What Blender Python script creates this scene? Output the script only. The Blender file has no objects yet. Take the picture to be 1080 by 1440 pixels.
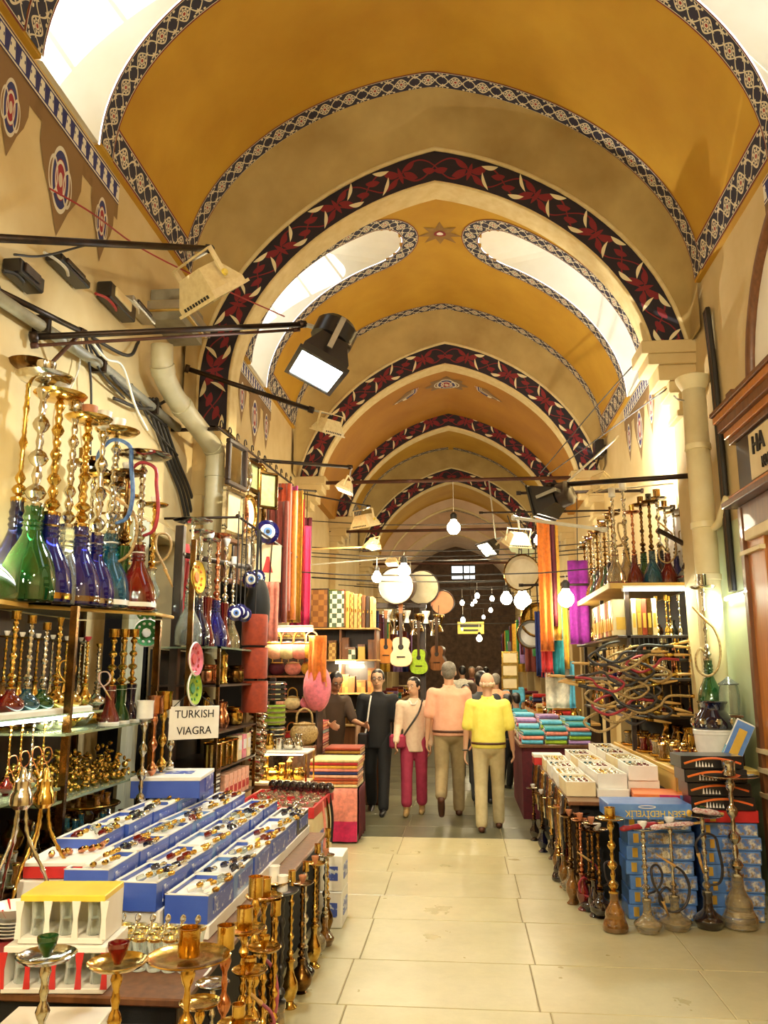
import bpy, math, random
from math import sin, cos, pi, sqrt, atan, tan, radians as R_
from mathutils import Vector, Matrix

SC = bpy.context.scene
COL = SC.collection
random.seed(7)

# ------------------------------------------------------------------ camera
F_PX = 1150.0                      # focal length in pixels of the 1080 x 1440 frame
VPX, VPY = 650.0, 945.0            # where the lane's direction (+Y) vanishes
CAM = Vector((0, 0, 1.72))
TH = atan((VPY - 720) / F_PX)
PSI = atan((VPX - 540) / F_PX * cos(TH))
cR = Vector((cos(PSI), sin(PSI), 0))
cF = Vector((-sin(PSI) * cos(TH), cos(PSI) * cos(TH), sin(TH)))
cU = Vector((sin(PSI) * sin(TH), -cos(PSI) * sin(TH), cos(TH)))
camd = bpy.data.cameras.new('camera')
cam = bpy.data.objects.new('camera', camd)
COL.objects.link(cam)
camd.sensor_fit = 'VERTICAL'
camd.sensor_height = 36.0
camd.lens = F_PX / 1440 * 36.0
camd.clip_start = 0.05
camd.clip_end = 200
cam.matrix_world = Matrix(((cR.x, cU.x, -cF.x, CAM.x), (cR.y, cU.y, -cF.y, CAM.y),
                           (cR.z, cU.z, -cF.z, CAM.z), (0, 0, 0, 1)))
SC.camera = cam


def ray(px, py):
    return cF + cR * ((px - 540) / F_PX) + cU * ((720 - py) / F_PX)


def atY(px, py, Y):
    d = ray(px, py); return CAM + d * ((Y - CAM.y) / d.y)


def atX(px, py, X):
    d = ray(px, py); return CAM + d * ((X - CAM.x) / d.x)


def atZ(px, py, Z):
    d = ray(px, py); return CAM + d * ((Z - CAM.z) / d.z)


# ------------------------------------------------------------------ view and sky
SC.view_settings.view_transform = 'Standard'
SC.view_settings.look = 'None'
SC.view_settings.exposure = 0.22
SC.view_settings.gamma = 1.0
SC.view_settings.use_curve_mapping = False
world = bpy.data.worlds.new('sky')
SC.world = world
world.use_nodes = True
_bg = world.node_tree.nodes['Background']
_bg.inputs[0].default_value = (0.93, 0.97, 1.0, 1)
_bg.inputs[1].default_value = 2.0
_sun = bpy.data.lights.new("sun", "SUN"); _sun.energy = 10.0; _sun.color = (1.0, 0.95, 0.86); _sun.angle = 0.01
sun = bpy.data.objects.new("sun", _sun); COL.objects.link(sun)
sun.rotation_euler = Vector((0.33, 0.80, -0.50)).to_track_quat("-Z", "Y").to_euler()

# ------------------------------------------------------------------ node helpers


class E:
    """a float socket that builds math nodes"""
    def __init__(s, nt, v): s.nt, s.v = nt, v

    def _op(s, op, *a):
        n = s.nt.nodes.new('ShaderNodeMath'); n.operation = op
        for i, x in enumerate(a):
            if isinstance(x, E): s.nt.links.new(x.v, n.inputs[i])
            else: n.inputs[i].default_value = float(x)
        return E(s.nt, n.outputs[0])
    def __add__(s, o): return s._op('ADD', s, o)
    def __sub__(s, o): return s._op('SUBTRACT', s, o)
    def __rsub__(s, o): return s._op('SUBTRACT', o, s)
    def __mul__(s, o): return s._op('MULTIPLY', s, o)
    def __truediv__(s, o): return s._op('DIVIDE', s, o)
    __radd__ = __add__
    __rmul__ = __mul__
    def lt(s, o): return s._op('LESS_THAN', s, o)
    def gt(s, o): return s._op('GREATER_THAN', s, o)
    def abs(s): return s._op('ABSOLUTE', s)
    def sin(s): return s._op('SINE', s)
    def cos(s): return s._op('COSINE', s)
    def sqrt(s): return s._op('SQRT', s)
    def mod(s, o): return s._op('FLOORED_MODULO', s, o)
    def floor(s): return s._op('FLOOR', s)
    def mx(s, o): return s._op('MAXIMUM', s, o)
    def mn(s, o): return s._op('MINIMUM', s, o)
    def atan2(s, o): return s._op('ARCTAN2', s, o)


def c4(c): return (c[0], c[1], c[2], 1)


MATS = {}


def newmat(name):
    m = bpy.data.materials.new(name); m.use_nodes = True
    MATS[name] = m
    nt = m.node_tree
    return m, nt, nt.nodes['Principled BSDF']


def mixc(nt, fac, a, b):
    n = nt.nodes.new('ShaderNodeMix'); n.data_type = 'RGBA'
    for i, x in ((0, fac), (6, a), (7, b)):
        if isinstance(x, E): nt.links.new(x.v, n.inputs[i])
        elif hasattr(x, 'is_linked') or isinstance(x, bpy.types.NodeSocket): nt.links.new(x, n.inputs[i])
        elif i == 0: n.inputs[i].default_value = x
        else: n.inputs[i].default_value = c4(x)
    return n.outputs[2]


def noise(nt, scale, detail=4, rough=0.55, coord='Object', stretch=None):
    tc = nt.nodes.new('ShaderNodeTexCoord')
    n = nt.nodes.new('ShaderNodeTexNoise')
    n.inputs['Scale'].default_value = scale
    n.inputs['Detail'].default_value = detail
    n.inputs['Roughness'].default_value = rough
    src = tc.outputs['Object'] if coord == 'Position' else tc.outputs[coord]
    if coord == 'Position': src = nt.nodes.new('ShaderNodeNewGeometry').outputs['Position']
    if stretch:
        mp = nt.nodes.new('ShaderNodeMapping'); mp.inputs['Scale'].default_value = stretch
        nt.links.new(src, mp.inputs[0]); src = mp.outputs[0]
    nt.links.new(src, n.inputs['Vector'])
    return E(nt, n.outputs[0])


def ramp(e, lo, hi):
    n = e.nt.nodes.new('ShaderNodeMapRange'); n.clamp = True
    e.nt.links.new(e.v, n.inputs[0])
    n.inputs[1].default_value = lo; n.inputs[2].default_value = hi
    return E(e.nt, n.outputs[0])


def bump(nt, b, e, strength=0.2, dist=0.01):
    n = nt.nodes.new('ShaderNodeBump')
    n.inputs['Strength'].default_value = strength
    n.inputs['Distance'].default_value = dist
    nt.links.new(e.v, n.inputs['Height'])
    nt.links.new(n.outputs[0], b.inputs['Normal'])


def mat(name, c, rough=0.5, metal=0.0, c2=None, nscale=8, bmp=0.0, bscale=None, trans=0.0, coat=0.0, emit=0.0,
        spec=0.5, alpha=1.0, stretch=None, sheen=0.0):
    """principled material with a gentle procedural tint and relief"""
    m, nt, b = newmat(name)
    if c2 is None: c2 = tuple(x * 0.8 for x in c)
    e = ramp(noise(nt, nscale, stretch=stretch), 0.3, 0.7)
    col = mixc(nt, e, c, c2)
    nt.links.new(col, b.inputs['Base Color'])
    b.inputs['Roughness'].default_value = rough
    b.inputs['Metallic'].default_value = metal
    b.inputs['Transmission Weight'].default_value = trans
    b.inputs['Coat Weight'].default_value = coat
    b.inputs['Specular IOR Level'].default_value = spec
    b.inputs['Alpha'].default_value = alpha
    b.inputs['Sheen Weight'].default_value = sheen
    if emit:
        b.inputs['Emission Color'].default_value = c4(c)
        b.inputs['Emission Strength'].default_value = emit
    if bmp:
        bump(nt, b, noise(nt, bscale or nscale * 4, stretch=stretch), bmp)
    return m


def M(n): return MATS[n]


# ------------------------------------------------------------------ mesh helpers
class MB:
    """collects geometry for one mesh"""
    def __init__(s): s.v, s.f, s.uv = [], [], None

    def add(s, vs, fs):
        o = len(s.v)
        s.v += [tuple(v) for v in vs]
        s.f += [tuple(i + o for i in f) for f in fs]
        return s

    def box(s, x0, y0, z0, x1, y1, z1, mtx=None):
        vs = [Vector((x, y, z)) for z in (z0, z1) for x, y in ((x0, y0), (x1, y0), (x1, y1), (x0, y1))]
        if mtx is not None: vs = [mtx @ v for v in vs]
        return s.add(vs, [(3, 2, 1, 0), (4, 5, 6, 7), (0, 1, 5, 4), (1, 2, 6, 5), (2, 3, 7, 6), (3, 0, 4, 7)])

    def bbox(s, x0, y0, z0, x1, y1, z1, b=0.01, mtx=None):
        """box with chamfered edges"""
        vs = []; fs = []
        X, Y, Z = (x0, x1), (y0, y1), (z0, z1)
        idx = {}
        for i in (0, 1):
            for j in (0, 1):
                for k in (0, 1):
                    si, sj, sk = (1 if i == 0 else -1), (1 if j == 0 else -1), (1 if k == 0 else -1)
                    p = Vector((X[i], Y[j], Z[k]))
                    for a, d in ((0, (0, sj * b, sk * b)), (1, (si * b, 0, sk * b)), (2, (si * b, sj * b, 0))):
                        idx[i, j, k, a] = len(vs); vs.append(p + Vector(d))
        q = lambda *t: tuple(idx[x] for x in t)
        for s_, o in ((0, 0), (1, 1)):
            fs.append(q((s_, 0, 0, 0), (s_, 1, 0, 0), (s_, 1, 1, 0), (s_, 0, 1, 0)))
            fs.append(q((0, s_, 0, 1), (1, s_, 0, 1), (1, s_, 1, 1), (0, s_, 1, 1)))
            fs.append(q((0, 0, s_, 2), (1, 0, s_, 2), (1, 1, s_, 2), (0, 1, s_, 2)))
        for j in (0, 1):
            for k in (0, 1): fs.append(q((0, j, k, 1), (1, j, k, 1), (1, j, k, 2), (0, j, k, 2)))
            for i in (0, 1): fs.append(q((i, j, 0, 0), (i, j, 1, 0), (i, j, 1, 1), (i, j, 0, 1)))
        for i in (0, 1):
            for k in (0, 1): fs.append(q((i, 0, k, 0), (i, 1, k, 0), (i, 1, k, 2), (i, 0, k, 2)))
            for j in (0, 1):
                for k in (0, 1): fs.append(q((i, j, k, 0), (i, j, k, 1), (i, j, k, 2)))
        if mtx is not None: vs = [mtx @ v for v in vs]
        return s.add(vs, fs)

    def lathe(s, prof, seg=16, mtx=None, cap=True):
        vs = []; fs = []
        n = len(prof)
        for r, z in prof:
            for k in range(seg):
                a = 2 * pi * k / seg
                vs.append(Vector((r * cos(a), r * sin(a), z)))
        for i in range(n - 1):
            for k in range(seg):
                k2 = (k + 1) % seg
                fs.append((i * seg + k, i * seg + k2, (i + 1) * seg + k2, (i + 1) * seg + k))
        if cap:
            fs.append(tuple(range(seg - 1, -1, -1)))
            fs.append(tuple((n - 1) * seg + k for k in range(seg)))
        if mtx is not None: vs = [mtx @ v for v in vs]
        return s.add(vs, fs)

    def tube(s, pts, r, seg=8, cap=True):
        pts = [Vector(p) for p in pts]
        n = len(pts)
        rs = r if isinstance(r, (list, tuple)) else [r] * n
        vs = []; fs = []
        t0 = (pts[1] - pts[0]).normalized()
        up = Vector((0, 0, 1)) if abs(t0.z) < 0.9 else Vector((1, 0, 0))
        nrm = (up - t0 * up.dot(t0)).normalized()
        for i, p in enumerate(pts):
            t = (pts[min(i + 1, n - 1)] - pts[max(i - 1, 0)])
            t = t.normalized() if t.length > 1e-9 else t0
            nrm = nrm - t * nrm.dot(t)
            nrm = nrm.normalized() if nrm.length > 1e-6 else t.orthogonal().normalized()
            b = t.cross(nrm)
            for k in range(seg):
                a = 2 * pi * k / seg
                vs.append(p + (nrm * cos(a) + b * sin(a)) * rs[i])
        for i in range(n - 1):
            for k in range(seg):
                k2 = (k + 1) % seg
                fs.append((i * seg + k, i * seg + k2, (i + 1) * seg + k2, (i + 1) * seg + k))
        if cap:
            fs.append(tuple(range(seg - 1, -1, -1)))
            fs.append(tuple((n - 1) * seg + k for k in range(seg)))
        return s.add(vs, fs)

    def ball(s, c, r, seg=10, rings=6, sx=1, sy=1, sz=1, mtx=None):
        c = Vector(c)
        prof = [(max(1e-4, sin(pi * i / rings)) * r, -cos(pi * i / rings) * r) for i in range(rings + 1)]
        m = Matrix.Translation(c) @ Matrix.Diagonal((sx, sy, sz, 1))
        if mtx is not None: m = mtx @ m
        return s.lathe(prof, seg, m, cap=False)

    def grid(s, P):
        """P: rows of points"""
        nr, nc = len(P), len(P[0])
        vs = [p for row in P for p in row]
        fs = [(i * nc + j, i * nc + j + 1, (i + 1) * nc + j + 1, (i + 1) * nc + j) for i in range(nr - 1) for j in range(nc - 1)]
        return s.add(vs, fs)

    def prism(s, poly, a, b, axis='z'):
        """polygon in a plane, extruded from a to b along axis"""
        n = len(poly)
        def p3(u, v, w): return {'z': (u, v, w), 'y': (u, w, v), 'x': (w, u, v)}[axis]
        vs = [p3(u, v, a) for u, v in poly] + [p3(u, v, b) for u, v in poly]
        fs = [tuple(range(n)), tuple(range(2 * n - 1, n - 1, -1))]
        fs += [(i, i + n, (i + 1) % n + n, (i + 1) % n) for i in range(n)]
        return s.add(vs, fs)

    def mesh(s, name, smooth=False, uv=None):
        me = bpy.data.meshes.new(name)
        me.from_pydata(s.v, [], s.f)
        if smooth == 'auto':
            me.polygons.foreach_set('use_smooth', [True] * len(me.polygons))
            me.update()
            try: me.set_sharp_from_angle(angle=R_(38))
            except Exception: pass
        elif smooth:
            me.polygons.foreach_set('use_smooth', [True] * len(me.polygons))
        if uv:
            l = me.uv_layers.new(name='UVMap')
            for lp in me.loops: l.data[lp.index].uv = uv[lp.vertex_index]
        me.update()
        return me


def fixn(me):
    import bmesh
    b = bmesh.new(); b.from_mesh(me); bmesh.ops.recalc_face_normals(b, faces=b.faces); b.to_mesh(me); b.free()
    return me


LABELS = {}


def tag(o, label, cat, group=None, kind=None):
    o['label'] = label; o['category'] = cat
    if group: o['group'] = group
    if kind: o['kind'] = kind
    LABELS.setdefault(label, []).append((o.name, group))
    return o


def put(name, me, m, parent=None, loc=None, rot=None, sc=None):
    """one object on a (possibly shared) mesh, with its own material slot"""
    if isinstance(me, MB): me = me.mesh(name)
    o = bpy.data.objects.new(name, me)
    COL.objects.link(o)
    if not me.materials: me.materials.append(None)
    mm = M(m) if isinstance(m, str) else m
    o.material_slots[0].link = 'OBJECT'
    o.material_slots[0].material = mm
    if parent is not None: o.parent = parent
    if loc is not None: o.location = loc
    if rot is not None: o.rotation_euler = rot
    if sc is not None: o.scale = (sc, sc, sc) if isinstance(sc, (int, float)) else sc
    return o


def empty(name, loc, rz=0, sc=1, rot=None):
    o = bpy.data.objects.new(name, None); COL.objects.link(o)
    o.empty_display_size = 0.1
    o.location = loc
    o.rotation_euler = rot if rot is not None else (0, 0, rz)
    o.scale = (sc, sc, sc) if isinstance(sc, (int, float)) else sc
    return o


def struct(o):
    o['kind'] = 'structure'; return o


def lin(h):
    """sRGB hex to linear"""
    h = h.lstrip('#')
    return tuple(((int(h[i:i + 2], 16) / 255) / 12.92 if int(h[i:i + 2], 16) / 255 < 0.04045
                  else ((int(h[i:i + 2], 16) / 255 + 0.055) / 1.055) ** 2.4) for i in (0, 2, 4))

# ------------------------------------------------------------------ materials of the building
XC = -0.2                       # middle of the lane
WL, WR = XC - 2.55, XC + 2.55     # wall faces
mat('yellow_plaster', (0.52, 0.29, 0.018), 0.75, c2=(0.42, 0.21, 0.008), nscale=1.3, bmp=0.15, bscale=9)
mat('orange_plaster', (0.44, 0.20, 0.012), 0.75, c2=(0.36, 0.145, 0.008), nscale=1.3, bmp=0.15, bscale=9)
mat('beige_plaster', (0.46, 0.325, 0.115), 0.8, c2=(0.31, 0.20, 0.06), nscale=1.6, bmp=0.2, bscale=12)
mat('cream_plaster', (0.64, 0.50, 0.25), 0.8, c2=(0.54, 0.39, 0.17), nscale=1.8, bmp=0.2, bscale=12)
mat('edge_plaster', (0.70, 0.57, 0.30), 0.8, c2=(0.6, 0.45, 0.2))
mat('mint_tint', (0.60, 0.68, 0.45), 0.75, c2=(0.54, 0.60, 0.36), nscale=2)  # green of the tube light put into the wall colour; leaf ornaments share it
mat('white_plaster', (0.85, 0.80, 0.68), 0.8, c2=(0.78, 0.72, 0.58), nscale=2)
mat('pink_plaster', (0.66, 0.45, 0.30), 0.8, c2=(0.52, 0.34, 0.2), nscale=2)
mat('pale_plaster', (0.74, 0.58, 0.42), 0.8, c2=(0.62, 0.45, 0.3), nscale=2)
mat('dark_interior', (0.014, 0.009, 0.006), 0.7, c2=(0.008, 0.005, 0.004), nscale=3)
mat('stone_wall', (0.15, 0.09, 0.055), 0.9, c2=(0.06, 0.036, 0.025), nscale=5, bmp=0.5)
mat('black_iron', (0.012, 0.009, 0.007), 0.45, metal=0.6, c2=(0.05, 0.025, 0.012), nscale=9)
mat('rust_iron', (0.11, 0.035, 0.015), 0.65, metal=0.3, c2=(0.05, 0.018, 0.01), nscale=6)
mat('window_frame_paint', (0.03, 0.03, 0.03), 0.5)

m, nt, b = newmat('window_glass')
tr = nt.nodes.new('ShaderNodeBsdfTransparent'); tr.inputs[0].default_value = (0.96, 0.98, 0.97, 1)
gl = nt.nodes.new('ShaderNodeBsdfGlossy'); gl.inputs['Roughness'].default_value = 0.05
ms = nt.nodes.new('ShaderNodeMixShader'); ms.inputs[0].default_value = 0.07
nt.links.new(tr.outputs[0], ms.inputs[1]); nt.links.new(gl.outputs[0], ms.inputs[2])
nt.links.new(ms.outputs[0], nt.nodes['Material Output'].inputs[0])


def uvxy(nt):
    u = nt.nodes.new('ShaderNodeUVMap')
    sp = nt.nodes.new('ShaderNodeSeparateXYZ'); nt.links.new(u.outputs[0], sp.inputs[0])
    return E(nt, sp.outputs[0]), E(nt, sp.outputs[1])


def sm(e, lo, hi): return ramp(e, lo, hi)


# painted scroll border: interlaced pale tendrils and flowers on navy, red edges
def border_mat():
    m, nt, b = newmat('painted_border')
    u, v = uvxy(nt)                       # u in strip widths, v 0..1
    y = v - 0.5
    P = 1.15
    x = u.mod(P) - P / 2                  # flower in the middle of each cell
    ph = u * (2 * pi / P)
    wave = ph.cos() * -0.27
    l1 = (y - wave).abs().lt(0.036)
    l2 = (y + wave).abs().lt(0.036)
    r = (x * x + y * y).sqrt()
    a = y.atan2(x)
    petal = r.lt(0.13 + (a * 4).cos().abs() * 0.085)
    notch = r.lt(0.095 + (a * 4).cos().abs() * 0.05)
    heart = r.lt(0.06)
    # little leaves above and below the crossings
    x2 = (u + P / 2).mod(P) - P / 2
    ya = y.abs() - 0.3
    a2 = ya.atan2(x2)
    r2 = (x2 * x2 * 0.45 + ya * ya).sqrt()
    leaf = r2.lt(0.075 + (a2 * 5).cos() * 0.05)
    x3 = x.abs() - 0.34
    r3 = (x3 * x3 + (y.abs() - 0.36) * (y.abs() - 0.36) * 1.5).sqrt()
    leaf2 = r3.lt(0.055)
    x4 = x.abs() - 0.29
    r4 = (x4 * x4 * 0.4 + y * y * 3).sqrt()
    leaf3 = r4.lt(0.05)
    edgeline = (y.abs() - 0.43).abs().lt(0.014)
    pale = l1.mx(l2).mx(petal).mx(leaf).mx(leaf2).mx(leaf3).mx(edgeline)
    n = noise(nt, 6)
    base = mixc(nt, n, (0.012, 0.012, 0.03), (0.03, 0.025, 0.05))
    c = mixc(nt, pale, base, (0.66, 0.58, 0.40))
    c = mixc(nt, notch * (1 - heart), c, (0.72, 0.64, 0.46))
    ring = (r - 0.115).abs().lt(0.012)
    c = mixc(nt, ring, c, (0.05, 0.03, 0.05))
    c = mixc(nt, heart, c, (0.30, 0.03, 0.02))
    c = mixc(nt, y.abs().gt(0.452), c, (0.17, 0.012, 0.015))
    nt.links.new(c, b.inputs['Base Color']); b.inputs['Roughness'].default_value = 0.7


border_mat()


# black band with red stems and leaves and pale bird-like leaves
def band_mat():
    m, nt, b = newmat('painted_band')
    u, v = uvxy(nt)                       # u from the crown in band widths
    y = v - 0.5
    P = 2.3
    uu = u.abs()
    x = uu.mod(P) - P / 2

    def leaf(cx, cy, ang, L, W, bend=0.0):
        dx = x - cx; dy = y - cy
        ca, sa = cos(ang), sin(ang)
        p = dx * ca + dy * sa
        q = dy * ca - dx * sa
        q = q - p * p * bend
        t = (p / L)
        inside = (q.abs() / W + t * t).lt(1.0)
        return inside
    red = leaf(0.32, 0.12, 0.6, 0.28, 0.12, .5)
    for a in ((-0.32, -0.12, 0.6, 0.28, 0.12, .5), (-0.3, 0.2, -0.5, 0.25, 0.1, .6), (0.3, -0.2, -0.5, 0.25, 0.1, .6),
              (0.95, 0.1, 0.3, 0.24, 0.1, .5), (-0.95, -0.12, 0.3, 0.24, 0.1, .5), (0.0, 0.0, 1.4, 0.3, 0.07, 0)):
        red = red.mx(leaf(*a))
    st1 = (y - (x * (2 * pi / P) * 1.0).sin() * 0.32).abs().lt(0.028)
    st2 = (y + (x * (2 * pi / P) * 1.0).sin() * 0.32).abs().lt(0.024)
    red = red.mx(st1).mx(st2)
    pale = leaf(0.62, 0.3, 0.25, 0.27, 0.075, .8)
    for a in ((0.52, -0.18, -1.0, 0.3, 0.055, .6), (-0.62, -0.3, 0.25, 0.27, 0.075, .8), (-0.6, 0.2, -0.95, 0.3, 0.055, .6)):
        pale = pale.mx(leaf(*a))
    pale = pale * uu.gt(1.0)
    n = noise(nt, 5)
    c = mixc(nt, n, (0.008, 0.006, 0.012), (0.02, 0.012, 0.02))
    c = mixc(nt, red, c, (0.20, 0.012, 0.018))
    c = mixc(nt, pale, c, (0.78, 0.68, 0.42))
    c = mixc(nt, y.abs().gt(0.46), c, (0.14, 0.012, 0.015))
    nt.links.new(c, b.inputs['Base Color']); b.inputs['Roughness'].default_value = 0.7


band_mat()


def frieze_mat():
    m, nt, b = newmat('painted_frieze')
    u, v = uvxy(nt)
    y = v - 0.5
    x = u.mod(0.62) - 0.31
    body = (x.abs() - (0.16 - y * 0.12)).lt(0) * y.abs().lt(0.3)
    head = ((x * x + (y - 0.18) * (y - 0.18)).sqrt()).lt(0.13)
    cut = (x.abs() - 0.11).abs().lt(0.03) * (y - 0.05).abs().lt(0.06)
    pale = (body.mx(head)) * (1 - cut)
    c = mixc(nt, pale, (0.02, 0.025, 0.14), (0.74, 0.70, 0.58))
    c = mixc(nt, (y.abs() - 0.40).abs().lt(0.035), c, (0.7, 0.64, 0.48))
    c = mixc(nt, y.abs().gt(0.45), c, (0.06, 0.02, 0.03))
    nt.links.new(c, b.inputs['Base Color']); b.inputs['Roughness'].default_value = 0.7


frieze_mat()


def medallion_mat():
    """brown pendant with an outlined tulip palmette: uv 0..1"""
    m, nt, b = newmat('painted_pendant')
    u, v = uvxy(nt)
    x = (u - 0.5); y = v - 0.55
    r = (x * x * 2.2 + y * y).sqrt()
    petals = (r - 0.30).abs().lt(0.022)
    p2 = (r - 0.17).abs().lt(0.018)
    lobes = ((x.abs() - 0.17) * (x.abs() - 0.17) * 3 + (y + 0.02) * (y + 0.02)).sqrt()
    l = (lobes - 0.17).abs().lt(0.018)
    core = r.lt(0.07)
    c = mixc(nt, r.lt(0.30), (0.23, 0.13, 0.045), (0.03, 0.035, 0.14))
    c = mixc(nt, r.lt(0.20), c, (0.30, 0.02, 0.03))
    c = mixc(nt, petals.mx(p2).mx(l), c, (0.66, 0.60, 0.46))
    c = mixc(nt, core, c, (0.6, 0.5, 0.36))
    nt.links.new(c, b.inputs['Base Color']); b.inputs['Roughness'].default_value = 0.75


medallion_mat()

mat('brown_paint', (0.24, 0.135, 0.045), 0.75, c2=(0.18, 0.1, 0.03))
mat('star_paint', (0.30, 0.17, 0.03), 0.75, c2=(0.22, 0.11, 0.03))
mat('red_paint', (0.26, 0.02, 0.02), 0.7)


def floor_mat():
    m, nt, b = newmat('floor_stone')
    a = ramp(noise(nt, 1.3, 6, 0.6, 'Position'), 0.25, 0.75)
    a2 = ramp(noise(nt, 11, 9, 0.75, 'Position'), 0.2, 0.9)
    c = mixc(nt, a, (0.60, 0.52, 0.28), (0.42, 0.36, 0.18))
    c = mixc(nt, a2 * 0.6, c, (0.30, 0.26, 0.14))
    oi = nt.nodes.new('ShaderNodeObjectInfo')
    rnd = E(nt, oi.outputs['Random'])
    c = mixc(nt, rnd * 0.30, c, (0.36, 0.31, 0.18))
    nt.links.new(c, b.inputs['Base Color'])
    rr = ramp(noise(nt, 3, 4, .55, 'Position'), 0.2, 0.8)
    nt.links.new((rr * 0.25 + 0.22).v, b.inputs['Roughness'])
    bump(nt, b, noise(nt, 45, 6, .7, 'Position'), 0.12, 0.004)


floor_mat()
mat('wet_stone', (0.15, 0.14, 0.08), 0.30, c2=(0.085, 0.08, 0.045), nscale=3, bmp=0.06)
mat('joint_dark', (0.30, 0.24, 0.13), 0.9)


# ------------------------------------------------------------------ floor
fl = struct(put('floor', MB().box(WL - 1.7, -6, -0.12, WR + 1.7, 37, -0.006), 'joint_dark'))
xs = [WL + 0.0]
rowY = [-0.5]
_w = [1.10, 0.98, 1.06, 0.98, 0.88]
rows = []
y = 0.35
k = 0
while y < 15.5:
    h = (0.62, 0.78, 0.7, 0.84)[k % 4]
    rows.append((y, y + h)); y += h; k += 1
GAP = 0.005
slab_cache = {}
edges = [WL]
for w in _w: edges.append(edges[-1] + w)
edges[-1] = WR
for k, (ya, yb) in enumerate(rows):
    sh = (0.0, 0.03, -0.02, 0.015)[k % 4]
    for j in range(5):
        xa, xb = edges[j] + (sh if j else 0), edges[j + 1] + (sh if j < 4 else 0)
        wdt, hgt = xb - xa - GAP, yb - ya - GAP
        dz = random.uniform(-0.0012, 0.0)
        wet = ya > 9.0
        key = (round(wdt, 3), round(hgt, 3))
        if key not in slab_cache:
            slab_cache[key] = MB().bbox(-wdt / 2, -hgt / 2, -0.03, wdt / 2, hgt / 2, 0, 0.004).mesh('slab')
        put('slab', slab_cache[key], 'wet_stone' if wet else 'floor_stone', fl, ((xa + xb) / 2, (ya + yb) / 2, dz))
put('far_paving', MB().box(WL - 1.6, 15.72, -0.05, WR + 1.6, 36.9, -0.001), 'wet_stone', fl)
put('near_paving', MB().box(WL, -5.9, -0.05, WR, 0.345, -0.001), 'floor_stone', fl)


# ------------------------------------------------------------------ arch curves
def curve(hs, z0, rise, k=0.2, zb=4.2, n=40, nb=3, cl=(0, 0)):
    """points (x,z) from left foot over the crown to right foot"""
    pts = []
    for i in range(nb): pts.append((-hs, zb + (z0 - zb) * i / nb))
    for i in range(n + 1):
        t = -1 + 2 * i / n
        u = sin(t * pi / 2)
        pts.append((hs * u, z0 + rise * ((1 - k) * cos(t * pi / 2) + k * (1 - abs(u)))))
    for i in range(nb - 1, -1, -1): pts.append((hs, zb + (z0 - zb) * i / nb))
    return [(XC + x, max(z, cl[0] if x < 0 else cl[1])) for x, z in pts]


class Vault:
    """barrel surface addressed by arc length from the crown (s, signed) and Y"""
    def __init__(s, hs, z0, rise, k, tilt=0.0):
        s.tilt = tilt
        n = 120
        right = []
        for i in range(n + 1):
            t = i / n
            u = sin(t * pi / 2)
            right.append((hs * u, z0 + rise * ((1 - k) * cos(t * pi / 2) + k * (1 - abs(u)))))
        s.pts = right
        L = [0]
        for i in range(n): L.append(L[-1] + math.dist(right[i], right[i + 1]))
        s.L = L; s.smax = L[-1]; s.hs = hs; s.z0 = z0

    def at(s, a, Y, off=0.0):
        q = min(abs(a), s.smax)
        lo, hi = 0, len(s.L) - 1
        while hi - lo > 1:
            m_ = (lo + hi) // 2
            if s.L[m_] <= q: lo = m_
            else: hi = m_
        f = (q - s.L[lo]) / max(1e-9, s.L[hi] - s.L[lo])
        x = s.pts[lo][0] * (1 - f) + s.pts[hi][0] * f
        z = s.pts[lo][1] * (1 - f) + s.pts[hi][1] * f
        dx, dz = s.pts[hi][0] - s.pts[lo][0], s.pts[hi][1] - s.pts[lo][1]
        l = math.hypot(dx, dz)
        nx, nz = dz / l, -dx / l          # inward (down/towards the middle)
        sg = 1 if a >= 0 else -1
        return Vector((XC + sg * (x + nx * off), Y, z + nz * off + (s.tilt * x / s.hs if a < 0 else 0)))


TILT = 0.30                             # the left-hand springing lies higher than the right
VA = Vault(2.50, 5.40, 2.32, 0.2, TILT)      # window bays
VS = Vault(2.42, 4.9, 2.30, 0.2)      # plain bays


def strip(V, path, w, name, m, parent, off=0.004, closed=False):
    """painted strip of width w that follows a path in (s, Y)"""
    n = len(path)
    acc = 0; vs = []; uv = []
    for i, (s, Y) in enumerate(path):
        a = path[max(i - 1, 0)]; c = path[min(i + 1, n - 1)]
        dx, dy = c[0] - a[0], c[1] - a[1]
        l = math.hypot(dx, dy) or 1
        nx, ny = -dy / l, dx / l
        if i: acc += math.dist(path[i], path[i - 1])
        for q in (-0.5, 0, 0.5):
            vs.append(V.at(s + nx * w * q, Y + ny * w * q, off))
            uv.append((acc / w, q + 0.5))
    fs = [(i * 3 + j, i * 3 + j + 1, i * 3 + j + 4, i * 3 + j + 3) for i in range(n - 1) for j in (0, 1)]
    mb = MB().add(vs, fs)
    return put(name, mb.mesh(name, uv=uv), m, parent)


def seq(a, b, step):
    n = max(1, int(math.ceil(abs(b - a) / step)))
    return [a + (b - a) * i / n for i in range(n + 1)]


ceil_n = [0]


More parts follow.
